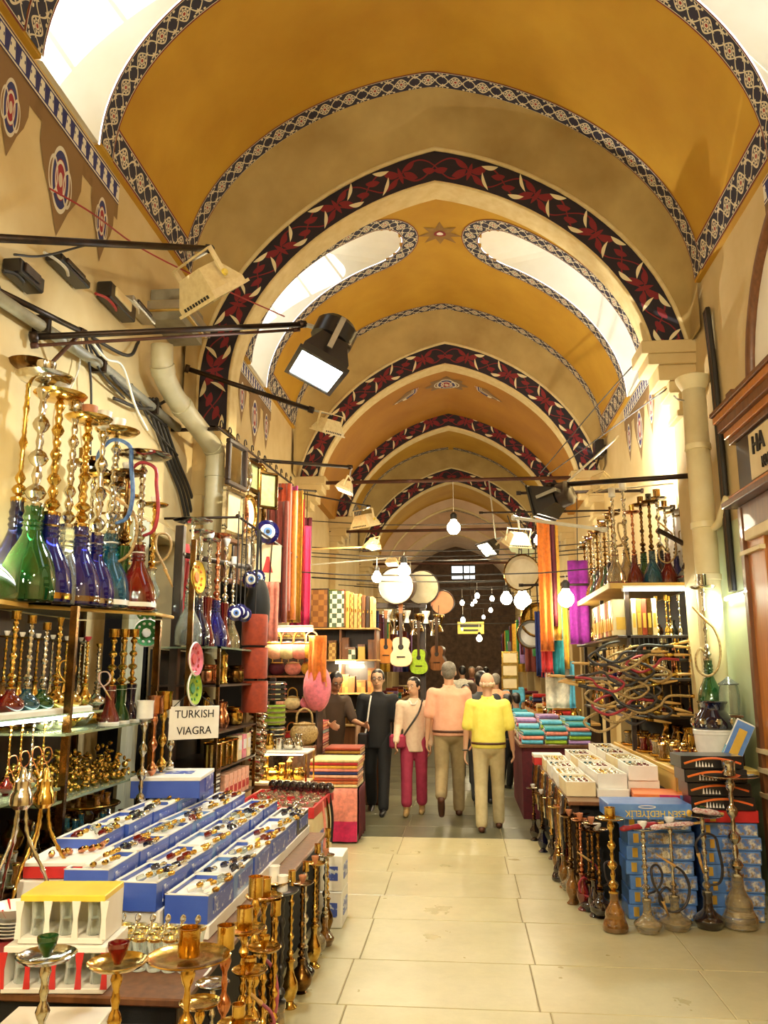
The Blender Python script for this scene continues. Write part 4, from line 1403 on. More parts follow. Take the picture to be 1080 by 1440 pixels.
def tea_glass(label, loc, m, group, h=.075, rim='brass'):
    g = empty('tea_glass', loc, 0, h / .1); tag(g, label, 'tea glass', group)
    put('glass', shared('tg', lambda: MB().lathe([(.022, 0), (.026, .004), (.028, .02), (.022, .045), (.020, .055), (.026, .08), (.030, .1), (.027, .1), (.018, .056)], 12).mesh('tg', 'auto')), m, g)
    put('gilt_rim', shared('tgr', lambda: MB().lathe([(.0275, .09), (.0312, .1), (.0275, .102)], 12, cap=False).mesh('tgr', 'auto')), rim, g)


tray_with('round silver tray of blue glasses on the low shelf', atX(125, 1168, -2.15), .20, 'silver', 6, 'small blue tea glass on round silver tray', ['teal_glass'], 'blue glasses', 6)
tray_with('round silver tray of red glasses nearer the blue boxes', atZ(135, 1190, .74), .21, 'silver', 7, 'small red tea glass on round silver tray', ['ruby_glass', 'ruby_glass', 'amber_glass'], 'red glasses', 7)
tray_with('round tray of amber glasses on the upper tier', atX(120, 1135, -2.28), .20, 'brass', 7, 'small amber tea glass on the upper tier tray', ['amber_glass'], 'amber glasses', 7)
tray_with('round silver tray of blue tumblers behind the big blue box', atX(188, 1160, -2.0), .16, 'silver', 5, 'small blue tumbler behind the big blue box', ['cobalt_glass', 'teal_glass'], 'blue tumblers', 5)
tray_with('round tray of clear glasses below the tripods', atZ(40, 1235, .74), .26, 'silver', 12, 'small clear tea glass below the tripods', ['thin_clear', 'thin_clear', 'amber_glass'], 'clear glasses', 11, .09)

# ------------------------------------------------------------------ the long table of boxes
TX0, TX1, TY0, TY1, TZ = -2.08, -1.02, 3.15, 6.3, .56
tb = empty('market_table', (-1.55, 4.7, 0)); tag(tb, 'long low table carrying the rows of blue boxes', 'table')
put('tabletop', MB().bbox(TX0 + 1.55, TY0 - 4.7, TZ - .03, TX1 + 1.55, TY1 - 4.7, TZ, .006), 'mid_wood', tb)
for x_ in (TX0 + .06, TX1 - .06):
    for y_ in (TY0 + .06, TY1 - .06):
        put('leg', MB().bbox(x_ - .03 + 1.55, y_ - .03 - 4.7, 0, x_ + .03 + 1.55, y_ + .03 - 4.7, TZ - .03, .004), 'dark_wood', tb)
put('skirt', MB().box(TX0 + 1.57, TY0 - 4.68, .02, TX1 + 1.51, TY1 - 4.72, TZ - .031), 'cloth_black', tb)
m_, nt_, b_ = newmat('blue_print')
n1 = ramp(noise(nt_, 26, 3), .52, .60)
nt_.links.new(mixc(nt_, n1, (0.06, 0.10, 0.42), (0.62, 0.66, 0.72)), b_.inputs['Base Color']); b_.inputs['Roughness'].default_value = .35
m_, nt_, b_ = newmat('photo_print')
n1 = ramp(noise(nt_, 18, 3), .45, .62)
n2 = ramp(noise(nt_, 40, 2), .5, .6)
c_ = mixc(nt_, n1, (0.10, 0.20, 0.5), (0.72, 0.66, 0.5)); c_ = mixc(nt_, n2, c_, (0.3, 0.2, 0.08))
nt_.links.new(c_, b_.inputs['Base Color']); b_.inputs['Roughness'].default_value = .35

steps = [(-1.90, .36), (-1.68, .30), (-1.46, .24), (-1.24, .18), (-1.10, .12)]
for i, (x_, h_) in enumerate(steps[:4]):
    st = put('display_step', MB().bbox(x_ - .105, 3.75 + i * .02, TZ, x_ + .105, 6.25, TZ + h_ - .12, .004), 'white_card')
    tag(st, ('tallest white display riser under the inner row of blue boxes', 'second white display riser stepping down toward the aisle', 'third white display riser stepping down toward the aisle', 'lowest white display riser beside the aisle')[i], 'riser')


def vial_mesh():
    return MB().lathe([(.008, 0), (.014, .004), (.016, .03), (.012, .042), (.007, .048)], 8).mesh('vial', 'auto')


def vial(label, group, loc, m, capm, rz, tilt=1.25):
    o_ = put('vial', shared('vial', vial_mesh), m, None, loc, (tilt, 0, rz)); tag(o_, label, 'vial', group)
    put('stopper', shared('vialcap', lambda: MB().lathe([(.009, .044), (.011, .05), (.012, .068), (.006, .076)], 8).mesh('cap', 'auto')), capm, o_)


order = ('first', 'second', 'third', 'fourth', 'fifth', 'sixth', 'seventh')
rown = ('inner', 'second', 'third', 'aisle-side')
for i, (x_, h_) in enumerate(steps[:4]):
    for j in range(6):
        y_ = 3.86 + j * .40 + i * .05
        if i == 0 and j < 1: continue
        bl = 'blue_card' if (i + j) % 4 else ('black_card' if j == 5 else 'sky_card')
        cn = {'blue_card': 'royal blue', 'black_card': 'black', 'sky_card': 'pale blue'}[bl]
        open_box('%s open box of little bottles, %s from yellow carton, %s row' % (cn, order[j], rown[i]), 'rows of open display boxes', (x_, y_, TZ + h_ - .119), (.20, .38, .12), bl, rz=random.uniform(-.06, .06), panel='blue_print')
        ms = [('clear_glass', 'brass'), ('ruby_glass', 'brass'), ('white_ceramic', 'brass'), ('navy_glass', 'silver')]
        pick = ms[(i * 2 + j) % 4]; pick2 = ms[(i + j * 3 + 1) % 4]
        for q in range(7):
            pk = pick if q < 3 else pick2
            vial('tiny %s bottle in the %s box from the yellow carton, %s row' % ({'clear_glass': 'clear', 'ruby_glass': 'ruby', 'white_ceramic': 'white', 'navy_glass': 'navy'}[pk[0]], order[j], rown[i]), 'tiny %s bottles, %s box, %s row' % (pk[0].split('_')[0], order[j], rown[i]),
                 (x_ + random.uniform(-.065, .065), y_ - .14 + q * .045, TZ + h_ - .002), pk[0], pk[1], pi / 2 + random.uniform(-.5, .5))
# the lid-shut blue box lying on top, behind
p = atZ(238, 1155, .95)
carton('gift_box', 'large royal blue box with white lid lying across the inner row', 'box', None, (-1.93, 5.55, TZ + .37), (.44, .50, .13), 'blue_card', rz=.12, lid='white_card', lidh=.02,
       parts=[('printed_panel', 'top', .2, .35, .8, .6, 'blue_print'), ('printed_panel', '+x', .35, .15, .9, .8, 'blue_print')])
carton('gift_box', 'flat white box with a red side on the inner row', 'box', None, (-1.86, 3.95, TZ + .245), (.3, .34, .07), 'red_card', rz=.1, lid='white_card', lidh=.015)
carton('gift_box', 'flat dark blue box with white lid near the yellow glass-set box', 'box', None, (-1.66, 3.58, TZ + .005), (.30, .26, .16), 'navy_glass', rz=.1, lid='white_card', lidh=.015)
for q in range(6):
    vial('tiny coral-coloured bottle on the flat white lids', 'coral bottles on the lids', (-1.92 + q * .03, 3.88 + q * .035, TZ + .325), 'copper', 'brass', random.uniform(0, 3))

# glass-set boxes at the near end
def glass_set(label, loc, w, d, h, top, n, rz, band):
    r_ = empty('glass_set_box', loc, rz); tag(r_, label, 'box')
    put('tray', MB().bbox(-w / 2, -d / 2, 0, w / 2, d / 2, h * .12, .003), 'white_card', r_)
    put('roof', MB().bbox(-w / 2, -d / 2, h * .86, w / 2, d / 2, h, .003), top, r_)
    put('back', MB().box(-w / 2, d / 2 - .006, h * .1, w / 2, d / 2, h * .9), 'white_card', r_)
    for s_ in (-1, 1): put('side', MB().box(s_ * (w / 2 - .003) - .003, -d / 2, h * .1, s_ * (w / 2 - .003) + .003, d / 2, h * .88), 'white_card', r_)
    for k in range(n + 1):
        x_ = -w / 2 + w * k / n
        put('divider', MB().prism([(x_ - .012, h * .1), (x_ + .012, h * .1), (x_ + .008, h * .5), (x_ + .016, h * .88), (x_ - .016, h * .88), (x_ - .008, h * .5)], -d / 2 - .002, -d / 2 + .004, 'y'), band, r_)
    for k in range(n):
        x_ = -w / 2 + w * (k + .5) / n
        put('tumbler', shared(('gs', round(h, 3)), lambda: MB().lathe([(.026, 0), (.028, .004), (.024, h * .32), (.03, h * .72), (.026, h * .72), (.02, h * .34)], 12).mesh('t', 'auto')), 'thin_clear', r_, (x_, -d / 4, h * .12))


glass_set('yellow-topped carton of clear tumblers standing on the red-striped carton', (-1.52, 3.28, TZ + .165), .32, .22, .17, 'yellow_card', 3, .08, 'white_card')
glass_set('red-striped white carton of clear tumblers under the yellow-topped one', (-1.53, 3.28, TZ + .002), .38, .26, .16, 'white_card', 4, .08, 'red_card')
glass_set('pink-striped carton of tumblers on the low front stand', (-1.42, 2.98, .40), .34, .2, .15, 'white_card', 4, .08, 'cloth_hotpink')
carton('gift_box', 'long white carton with a turquoise wave stripe beside the brass-tray stands', 'box', None, (-1.12, 2.94, .40), (.34, .2, .12), 'white_card', rz=.08, parts=[('printed_stripe', '-y', 0, .62, 1, .95, 'teal_card'), ('printed_word', '-y', .55, .2, .85, .42, 'black_print')])
carton('gift_box', 'small white carton with a turquoise stripe under the pink-striped tumblers', 'box', None, (-1.40, 2.92, .27), (.26, .2, .12), 'white_card', rz=.08, parts=[('printed_stripe', '-y', 0, .62, 1, .95, 'teal_card'), ('printed_word', '-y', .5, .2, .8, .42, 'black_print'), ('printed_patch', '-y', .08, .7, .2, .9, 'red_card')])
carton('gift_box', 'lower white carton with a turquoise wave stripe in the front pile', 'box', None, (-1.12, 2.92, .27), (.36, .2, .12), 'white_card', rz=.06, parts=[('printed_stripe', '-y', 0, .62, 1, .95, 'teal_card'), ('printed_word', '-y', .55, .2, .85, .42, 'black_print')])
st = empty('low_stand', (-1.28, 2.95, 0)); tag(st, 'low dark stand under the turquoise-striped cartons', 'stand')
put('top', MB().bbox(-.36, -.17, .24, .36, .17, .268, .005), 'dark_wood', st)
for x_ in (-.32, .32):
    for y_ in (-.13, .13): put('leg', MB().box(x_ - .02, y_ - .02, 0, x_ + .02, y_ + .02, .24), 'dark_wood', st)
bp = empty('low_stand', (-1.27, 3.0, 0)); tag(bp, 'raised dark ledge carrying the pink-striped tumblers', 'stand')
put('top', MB().bbox(-.34, -.12, .39 - .0, .34, .12, .398, .003), 'dark_wood', bp)
for x_ in (-.335, .335): put('leg', MB().box(x_ - .01, .09, 0, x_ + .01, .12, .39), 'dark_wood', bp)
# rows of tea glasses with gilt bases and spoons on the near corner
for i in range(6):
    for j in range(3):
        tea_glass('gilt-footed clear tea glass in the block by the blue boxes', (-1.42 + i * .062, 3.42 + j * .075, TZ + .002), 'thin_clear', 'block of gilt-footed tea glasses', .12)
        if j == 0:
            sp = put('tea_spoon', shared('spoon', lambda: MB().tube([(0, 0, 0), (0, .01, .09), (0, .03, .15)], [.003, .003, .005], 5).ball((0, .034, .162), .013, 8, 5, 1, .4, 1.4).mesh('spoon', True)), 'silver', None, (-1.42 + i * .062, 3.42 + j * .075, TZ + .03), (0.1, .25, 0))
            tag(sp, 'silver tea spoon standing in a gilt-footed glass', 'spoon', 'spoons in the tea glasses')
# stack of gilt dishes on a red cloth at the left edge
rs_ = empty('low_stand', (-1.98, 3.35, 0)); tag(rs_, 'red-draped low stand holding gilt dishes at the left edge', 'stand')
put('cloth', MB().bbox(-.2, -.22, .62, .2, .22, .66, .01), 'cloth_red', rs_); put('frame', MB().box(-.18, -.2, TZ, .18, .2, .62), 'dark_wood', rs_)
for k in range(5):
    d_ = put('saucer', shared('saucer', lambda: MB().lathe([(.02, 0), (.05, .002), (.085, .018), (.082, .021), (.048, .008), (.01, .006)], 20).mesh('s', 'auto')), 'brass', None, (-1.92, 3.25, .662 + k * .013)); tag(d_, 'gilt saucer in the stack on the red-draped stand', 'saucer', 'stack of gilt saucers')
for k in range(5):
    d_ = put('saucer', shared('saucer', None), 'white_ceramic', None, (-1.76, 3.32, .662 + k * .013) if 0 else (-1.84, 3.44, .662 + k * .013)); tag(d_, 'white saucer in the stack behind the gilt saucers', 'saucer', 'stack of white saucers')
d_ = empty('fluted_dish', (-1.84, 3.44, .735)); tag(d_, 'fluted white dish with red stripes on the white saucers', 'dish')
put('dish', MB().lathe([(.03, 0), (.06, .01), (.1, .05), (.096, .05), (.056, .016), (.01, .008)], 24).mesh('fd', 'auto'), 'white_ceramic', d_)
for k in range(8):
    a = 2 * pi * k / 8
    put('stripe', MB().tube([(.062 * cos(a), .062 * sin(a), .018), (.096 * cos(a), .096 * sin(a), .052)], .005, 4), 'red_card', d_)

# tall pipes standing on the floor in front of the table, their tops in view
FG = 'brass pipes on the floor at the near end of the table'
for px, py, top, z_, lb, kw in ((65, 1352, 1325, 0, 'silver floor pipe with open tray and green glass bowl', dict(metal='silver', bowlm='green_glass', bowl='cup')),
                               (165, 1362, 1340, 0, 'brass floor pipe with deep brass tray and ruby bowl', dict(metal='brass', bowlm='ruby_glass', bowl='cup')),
                               (265, 1352, 1322, 0, 'brass floor pipe with very wide tray and fat brass cup', dict(metal='brass', bowl='mug', bowlm='brass', tray='wide'))):
    p = atZ(px, py, .80); z = p.z
    hookah(lb, FG, (p.x, p.y, 0), .80 / .86, glass='brass' if kw['metal'] == 'brass' else 'clear_glass', base='globe', stem='big' if px == 265 else 'balls', wide=1.05, **kw)
for px, py, zt, lb, kw in ((283, 1370, .72, 'slim brass floor pipe with small round tray just behind the wide tray', dict(tray=True, bowl=None, stem='big')),
                           (318, 1310, .84, 'copper-tinted tall brass pipe with ruby band by the boxes', dict(tray=False, bowl='mug', bowlm='brass', stem='big', metal='copper')),
                           (300, 1350, .66, 'silver floor pipe squeezed between brass ones', dict(metal='silver', tray=True, bowl=None, stem='balls')),
                           (336, 1400, .70, 'brass floor pipe with striped red and white hose', dict(tray=True, hose='loop', hosem='white_hose', bowl='can', bowlm='brass')),
                           (345, 1265, .86, 'tall plain brass pipe with wide cylindrical cup, nearest the blue boxes', dict(tray=True, bowl='mug', bowlm='brass', stem='rings')),
                           (360, 1240, .86, 'tall brass pipe with green-topped cup beside the boxes', dict(tray=False, bowl='mug', bowlm='brass', stem='big')),
                           (372, 1225, .86, 'tall brass pipe with pink hose looping to the floor', dict(tray=True, bowl='mug', bowlm='brass', hose='drape', hosem='pink_hose')),
                           (386, 1208, .84, 'tall brass pipe with white cup at the aisle corner', dict(tray=True, bowl='can', bowlm='white_ceramic', stem='slim')),
                           (398, 1222, .80, 'black-stemmed pipe with frosted glass foot at the aisle corner', dict(glass='frost_glass', metal='black_card', tray=True, bowl='can', bowlm='white_ceramic', base='squat')),
                           (352, 1330, .70, 'green-bellied brass pipe low in the aisle row', dict(glass='green_glass', bowl='cup', bowlm='brass')),
                           (372, 1300, .72, 'brass pipe with maroon hose low in the aisle row', dict(hose='drape', hosem='pink_hose', bowl='cup', bowlm='brass')),
                           (388, 1270, .74, 'ruby-footed brass pipe in the aisle row', dict(glass='ruby_glass', bowl='can', bowlm='brass', tray=False))):
    p = atZ(px, py, zt)
    kk = dict(glass='brass', metal='brass', base='vase', stem='balls'); kk.update(kw)
    hookah(lb, 'brass pipes along the aisle side of the table', (p.x, p.y, 0), zt, **kk)

# brassware packed along the lowest shelf and behind the ewers
lm = ('brass', 'silver', 'copper', 'dark_brass')
ln = dict(brass='brass', silver='silver', copper='copper', dark_brass='dark brass')
def small_brass(label, grp, loc, s_, m_, kind):
    pr = {'urn': [(.03, 0), (.035, .006), (.02, .02), (.045, .06), (.05, .09), (.03, .12), (.022, .14), (.034, .16), (.03, .16)],
          'bell': [(.05, 0), (.05, .006), (.036, .03), (.03, .07), (.016, .09), (.008, .1), (.012, .12), (.004, .14)],
          'goblet': [(.035, 0), (.036, .006), (.01, .02), (.01, .06), (.035, .09), (.042, .13), (.038, .13), (.03, .1)]}[kind]
    r_ = empty('brass_' + kind, loc, 0, s_); tag(r_, label, kind, grp)
    put('body', shared(('sb', kind), lambda: MB().lathe(pr, 12).mesh('b', 'auto')), m_, r_)
    put('rim', shared(('sbr', kind), lambda: MB().lathe([(pr[0][0] * .98, .0), (pr[0][0] * 1.12, .004), (pr[0][0] * .98, .012)], 12, cap=False).mesh('r', 'auto')), 'brass', r_)
for k in range(14):
    m_ = lm[k % 4]; kd = ('urn', 'bell', 'goblet')[k % 3]
    small_brass('%s %s on the lowest shelf of the left rack' % (ln[m_], kd), 'lowest shelf of the left rack', (-2.48 + .07 * (k % 2), 4.55 + k * .08, .722), 1.25, m_, kd)
for k in range(9):
    m_ = lm[(k + 1) % 4]; kd = ('goblet', 'urn', 'bell')[k % 3]
    small_brass('%s %s behind the ewers on the near lower shelf' % (ln[m_], kd), 'behind the ewers', (-2.55, 3.45 + k * .1, 1.122), 1.3, m_, kd)
for k in range(12):
    m_ = lm[(k * 3) % 4]; kd = ('urn', 'goblet', 'bell')[k % 3]
    small_brass('%s %s at the back of the middle shelf' % (ln[m_], kd), 'back of the middle shelf', (-2.58, 4.42 + k * .095, 1.40), 1.2, m_, kd)
# floor row along the aisle side of the table
for k in range(7):
    gl_ = ('brass', 'dark_brass', 'smoke_glass', 'brass', 'frost_glass', 'amber_glass', 'dark_brass')[k]
    hookah('%s floor pipe against the table skirt, %s from the aisle corner' % (('all-brass', 'bronze', 'dark-glass', 'plain brass', 'frosted-glass', 'amber-glass', 'tarnished')[k], ('first', 'second', 'third', 'fourth', 'fifth', 'sixth', 'seventh')[k]), 'floor row against the table skirt',
           (-.93 + .02 * (k % 2), 4.62 + k * .2, 0), .66 - .02 * (k % 3), glass=gl_, metal=('brass', 'dark_brass', 'silver')[k % 3], base=('vase', 'globe', 'squat')[k % 3], stem=('balls', 'rings', 'big')[k % 3], bowl=('can', 'cup')[k % 2], bowlm=('brass', 'terracotta')[k % 2], tray=bool(k % 2))
for k, (y_, z_, w_) in enumerate(((6.12, .002, .3), (6.12, .235, .28))):
    carton('flat_box', ('lower', 'upper')[k] + ' pale grey carton with blue scribbles at the far end of the table', 'box', None, (-.93, y_, z_), (.16, w_, .23), 'white_card', parts=[('printed_mark', '+x', .2, .3, .8, .7, 'blue_print'), ('printed_mark', '-y', .2, .3, .8, .7, 'blue_print')])
# ================================================================== left wall fittings
cb = empty('boxed_duct', (-2.6, 6.95, 0)); tag(cb, 'boarded-up yellow timber casing on the wall above the drainpipe elbow', 'casing')
a = atX(213, 400, -2.62); c = atX(268, 485, -2.62)
zt, zb = a.z, c.z
for k in range(4):
    z0 = zb + (zt - zb) * k / 4
    put('board', MB().bbox(-.14 - .02 * (k % 2), -.33, z0, .19 + .015 * (k % 2), .33, z0 + (zt - zb) / 4 - .015, .008), 'yellow_wood', cb)
put('strap', MB().box(-.15, -.345, (zt + zb) / 2 - .05, .215, .345, (zt + zb) / 2 + .03), 'steel', cb)
put('core', MB().box(-.14, -.3, zb - .08, .15, .3, zt + .1), 'grey_pipe', cb)

dp = empty('drainpipe', (-2.55, 7.0, 0)); tag(dp, 'fat beige drainpipe bending down beside the picture frames', 'pipe')
pts = [atX(228, 485, -2.55), atX(229, 520, -2.55), atX(240, 548, -2.55), atX(256, 572, -2.52), atY(300, 630, 7.72), atY(303, 645, 7.75)]
pts += [Vector((pts[-1].x, 7.76, pts[-1].z - .15)), Vector((pts[-1].x, 7.76, 0.05))]
pts = [p - Vector((-2.55, 7.0, 0)) for p in pts]
put('pipe', MB().tube(smoothpath(pts[:6], 5) + pts[6:], .095, 14).mesh('pipe', True), 'pipe_paint', dp)
for i in (1, 3, 4, 6):
    q = pts[i]; d = (pts[min(i + 1, 7)] - pts[i - 1]).normalized()
    put('collar', MB().tube([q - d * .04, q + d * .04], .106, 14).mesh('collar', 'auto'), 'pipe_paint', dp)

cd = empty('conduit', (-2.68, 5, 0)); tag(cd, 'grey conduit running slantwise across the left wall', 'conduit')
o0 = Vector((-2.68, 5, 0))
put('tube', MB().tube([atX(-60, 380, -2.68) - o0, atX(150, 520, -2.68) - o0, atX(250, 602, -2.68) - o0], .04, 10).mesh('t', True), 'grey_pipe', cd)
for px, py in ((60, 456), (140, 513), (215, 573)):
    q = atX(px, py, -2.68) - o0
    put('clip', MB().box(q.x - .06, q.y - .02, q.z - .06, q.x + .05, q.y + .02, q.z + .06), 'black_iron', cd)
for k, (px0, py0, px1, py1, lb) in enumerate(((62, 355, 104, 408, 'black junction box with white wires on the upper left wall'), (135, 395, 170, 455, 'open black fuse box above the twin bar'), (2, 362, 36, 415, 'dark transformer box at the left edge under the pole'), (168, 415, 200, 458, 'small grey breaker panel beside the timber casing'))):
    a, c = atX(px0, py0, -2.745), atX(px1, py1, -2.745)
    r_ = empty('junction_box', (-2.74, (a.y + c.y) / 2, (a.z + c.z) / 2)); tag(r_, lb, 'electrical box')
    w_, h_ = abs(c.y - a.y) / 2, abs(a.z - c.z) / 2
    put('case', MB().bbox(0, -w_, -h_, .12, w_, h_, .01), 'black_card' if k != 3 else 'steel', r_)
    put('cover', MB().bbox(.118, -w_ * .7, -h_ * .4, .135, w_ * .5, h_ * .75, .004), 'dark_wood' if k != 1 else 'cream_metal', r_)
    put('wire_bundle', MB().tube(smoothpath([(.06, 0, -h_), (.1, -w_ * .5, -h_ * 1.4), (.09, -w_, -h_ * 1.2), (.07, -w_ * 1.6, -h_ * 1.7)], 5), .011, 6), ('cable_white', 'cable_red', 'cable_black', 'cable_white')[k], r_)


def cable(label, pts, m, r=.008, group=None):
    P = smoothpath([Vector(p) for p in pts], 6)
    o_ = put('cable', MB().tube([p - P[0] for p in P], r, 5).mesh('cable', True), m, None, P[0]); tag(o_, label, 'cable', group)


cable('red wire drooping from the wall paintings to the skylight arch', [atX(70, 265, -2.72), atX(130, 300, -2.6), atY(200, 350, 6.0), atY(300, 400, 6.6), atY(400, 445, 7.4)], 'cable_red', .007)
cable('white flex hanging from the twin bar to a tray of the red-hosed pipe', [atX(130, 482, -2.5), atX(150, 505, -2.5), atX(172, 515, -2.5), atX(190, 570, -2.45), atX(207, 605, -2.45)], 'cable_white', .01)
cable('long white flex from the junction down behind the brass stems', [atX(116, 470, -2.7), atX(110, 520, -2.7), atX(90, 570, -2.7), atX(82, 620, -2.72)], 'cable_white', .007)
for k, (a_, b_, c_) in enumerate((((120, 470), (140, 520), (175, 560)), ((125, 480), (165, 540), (195, 555)), ((130, 475), (180, 500), (195, 480)), ((120, 475), (128, 540), (127, 640)), ((135, 480), (170, 545), (235, 600)), ((160, 560), (205, 575), (240, 560)), ((185, 540), (215, 600), (250, 640)))):
    cable('black cable in the tangle below the fuse box', [atX(*a_, -2.7), atX(*b_, -2.66), atX(*c_, -2.7)], 'cable_black', .009 + .003 * (k % 3), 'tangled cables below the fuse box')
for k in range(4):
    cable('dark cable strapped up the wall beside the drainpipe', [atX(205 + k * 5, 560, -2.7), atX(232 + k * 5, 640 , -2.72), atX(252 + k * 5, 690, -2.72), atX(262 + k * 5, 735, -2.72)], 'cable_black', .016, 'cables beside the drainpipe')
cable('slack chain of wire under the long pole', [atX(20, 358, -2.6), atX(60, 360, -2.6), atX(120, 345, -2.6)], 'cable_black', .008)

# ------------------------------------------------------------------ doorway stall on the left
bd = struct(put('trim_1', MB().bbox(-2.82, 6.05, 2.93, -2.70, 7.8, 3.05, .01), 'cream_plaster'))
cu = empty('curtain', (-2.5, 6.1, 0)); tag(cu, 'grey-green curtain hanging at the near side of the doorway', 'curtain')
rows_ = []
for k in range(13):
    z_ = .2 + (2.9 - .2) * k / 12
    rows_.append([(.035 * sin(t * 2.4 + .2 * k), -.17 + .34 * t / 14, z_) for t in range(15)])
put('fabric', MB().grid(rows_).mesh('fabric', True), 'curtain_cloth', cu)
put('rail', MB().tube([(0, -.22, 2.91), (0, .22, 2.91)], .012, 6), 'dark_brass', cu)
put('hook_strip', MB().tube([(0, -.2, 2.91), (-.22, -.2, 2.91)], .01, 6), 'dark_brass', cu)
for px, lb in ((247, 'dark wooden post of the doorway stall'),):
    q = atX(px, 900, -2.28)
    o_ = put('stall_post', MB().bbox(-.035, -.035, 0, .035, .035, 2.9, .005), 'dark_wood', None, (q.x, q.y, 0)); tag(o_, lb, 'post')
PY = atX(247, 900, -2.28).y
rod('brown rail across the doorway stall holding plates', (-2.28, PY, atX(247, 777, -2.28).z), (-1.98, 7.5, atX(247, 777, -2.28).z + .02), .024, 'dark_wood', name='stall_rail', cat='rail')
ss = empty('stall_shelf', (-2.15, 7.0, 0)); tag(ss, 'tall glass stall shelf holding the ruby pipes and copper pots', 'shelf')
SSX0, SSX1, SSY0, SSY1 = -2.45, -1.9, 6.4, 7.65
zsh = [atX(290, 908, -1.95).z, 1.62, 1.26, .98, .70]
for k, z_ in enumerate(zsh):
    put('shelf', MB().box(SSX0 + 2.15, SSY0 - 7.0, z_ - .015, SSX1 + 2.15, SSY1 - 7.0, z_), 'shelf_glass' if k < 1 else 'dark_wood', ss)
for x_ in (SSX0, SSX1 - .025):
    for y_ in (SSY0, SSY1 - .025): put('upright', MB().box(x_ + 2.15, y_ - 7, 0, x_ + 2.175, y_ - 6.975, zsh[0]), 'dark_brass', ss)
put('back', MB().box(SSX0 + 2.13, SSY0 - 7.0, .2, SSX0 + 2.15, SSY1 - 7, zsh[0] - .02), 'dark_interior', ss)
for px, lb, kw in ((264, 'silver-stemmed pipe with a wide silver tray on the stall shelf', dict(glass='clear_glass', metal='silver', tray='wide', bowl=None, stem='slim')),
                   (277, 'silver pipe with navy glass foot in the stall row', dict(glass='navy_glass', metal='silver', tray=True, bowl=None, stem='balls')),
                   (290, 'silver pipe with ruby glass foot in the stall row', dict(glass='ruby_glass', metal='silver', tray=True, bowl='cup', stem='rings')),
                   (302, 'copper-ringed pipe with dark blue glass foot in the stall row', dict(glass='cobalt_glass', metal='copper', tray=True, bowl=None, stem='balls')),
                   (314, 'tall silver pipe with bulging copper knobs beside the frames', dict(glass='ruby_glass', metal='silver', tray=False, bowl='cup', stem='big')),
                   (325, 'pale pipe with white cup at the far end of the stall row', dict(glass='frost_glass', metal='silver', tray=False, bowl='can', stem='rings'))):
    q = atX(px, 900, -2.02 - .012 * (325 - px) / 8); q.z = zsh[0] + .002
    hookah(lb, 'pipes on the stall shelf', q, (1.12, 1.05, 1.0, 1.08, .95, .8)[(px - 264) // 12], base='tulip' if px in (290, 314) else 'bell', **kw)
# red scarf behind the pipes
def hang_cloth(label, loc, w, h, m, folds=4, depth=.03, axis='y', group=None, name='hanging_scarf', cat='scarf', taper=1.0, fringe=None, seed=0, hook=None):
    """cloth hanging from its upper edge; axis is the direction of its width"""
    r_ = empty(name, loc); tag(r_, label, cat, group)
    n = 6 * folds
    rws = []
    for k in range(9):
        z_ = -h * k / 8
        ww = w * (taper + (1 - taper) * abs(cos(k / 8 * pi * .5)))
        row = []
        for t in range(n + 1):
            u = (t / n - .5) * ww
            dd = depth * sin(2 * pi * folds * t / n + seed) * (.5 + .5 * k / 8) + .01 * sin(k + seed)
            row.append((dd, u, z_) if axis == 'y' else (u, dd, z_))
        rws.append(row)
    o_ = put('cloth', MB().grid(rws).mesh('cloth', True), m, r_)
    md = o_.modifiers.new('thickness', 'SOLIDIFY'); md.thickness = .006
    if hook is not None: put('hook', MB().tube([Vector((0, 0, -.01)), Vector(hook) - Vector(loc)], .006, 5), 'black_iron', r_)
    put('hem', MB().tube([Vector(p) for p in rws[-1]], .008, 5), m, r_)
    if fringe:
        for t in range(0, n + 1, 3):
            p = Vector(rws[-1][t]); put('tassel', MB().tube([p, p + Vector((0, 0, -.06))], .006, 4), fringe, r_)
    return r_


q = atX(262, 765, -2.32)
hang_cloth('crimson and gold cloth hanging behind the stall pipes', q, .16, q.z - atX(262, 885, -2.32).z, 'cloth_red', 2, .02)


def plate(label, loc, r, m, ring, rot, sq=1.0, group=None, dots=None):
    r_ = empty('wall_plate', loc, rot=rot); tag(r_, label, 'plate', group)
    S = Matrix.Diagonal((1, sq, 1, 1))
    put('plate', MB().lathe([(.01, 0), (r * .6, 0), (r * .9, .02), (r, .028), (r * .98, .034), (r * .6, .012), (.01, .012)], 24, S).mesh('p', 'auto'), m, r_)
    put('rim', MB().lathe([(r * .96, .026), (r * 1.03, .03), (r * .96, .038)], 24, S, cap=False).mesh('r', 'auto'), ring, r_)
    put('motif', MB().lathe([(.01, .014), (r * .35, .016), (r * .3, .02), (.01, .02)], 8, S).mesh('m'), dots or ring, r_)
    for k_ in range(10):
        put('painted_dot', shared('pdot', lambda: MB().ball((0, 0, 0), .012, 6, 4, 1, 1, .4).mesh('d', True)), dots or ring, r_, (r * .68 * cos(k_ * pi / 5), r * .68 * sin(k_ * pi / 5) * sq, .02))
    if 0: put('ring_motif', MB().lathe([(r * .62, .0155), (r * .70, .020), (r * .72, .022), (r * .62, .0165)], 24, S, cap=False).mesh('m'), dots or ring, r_)
    return r_


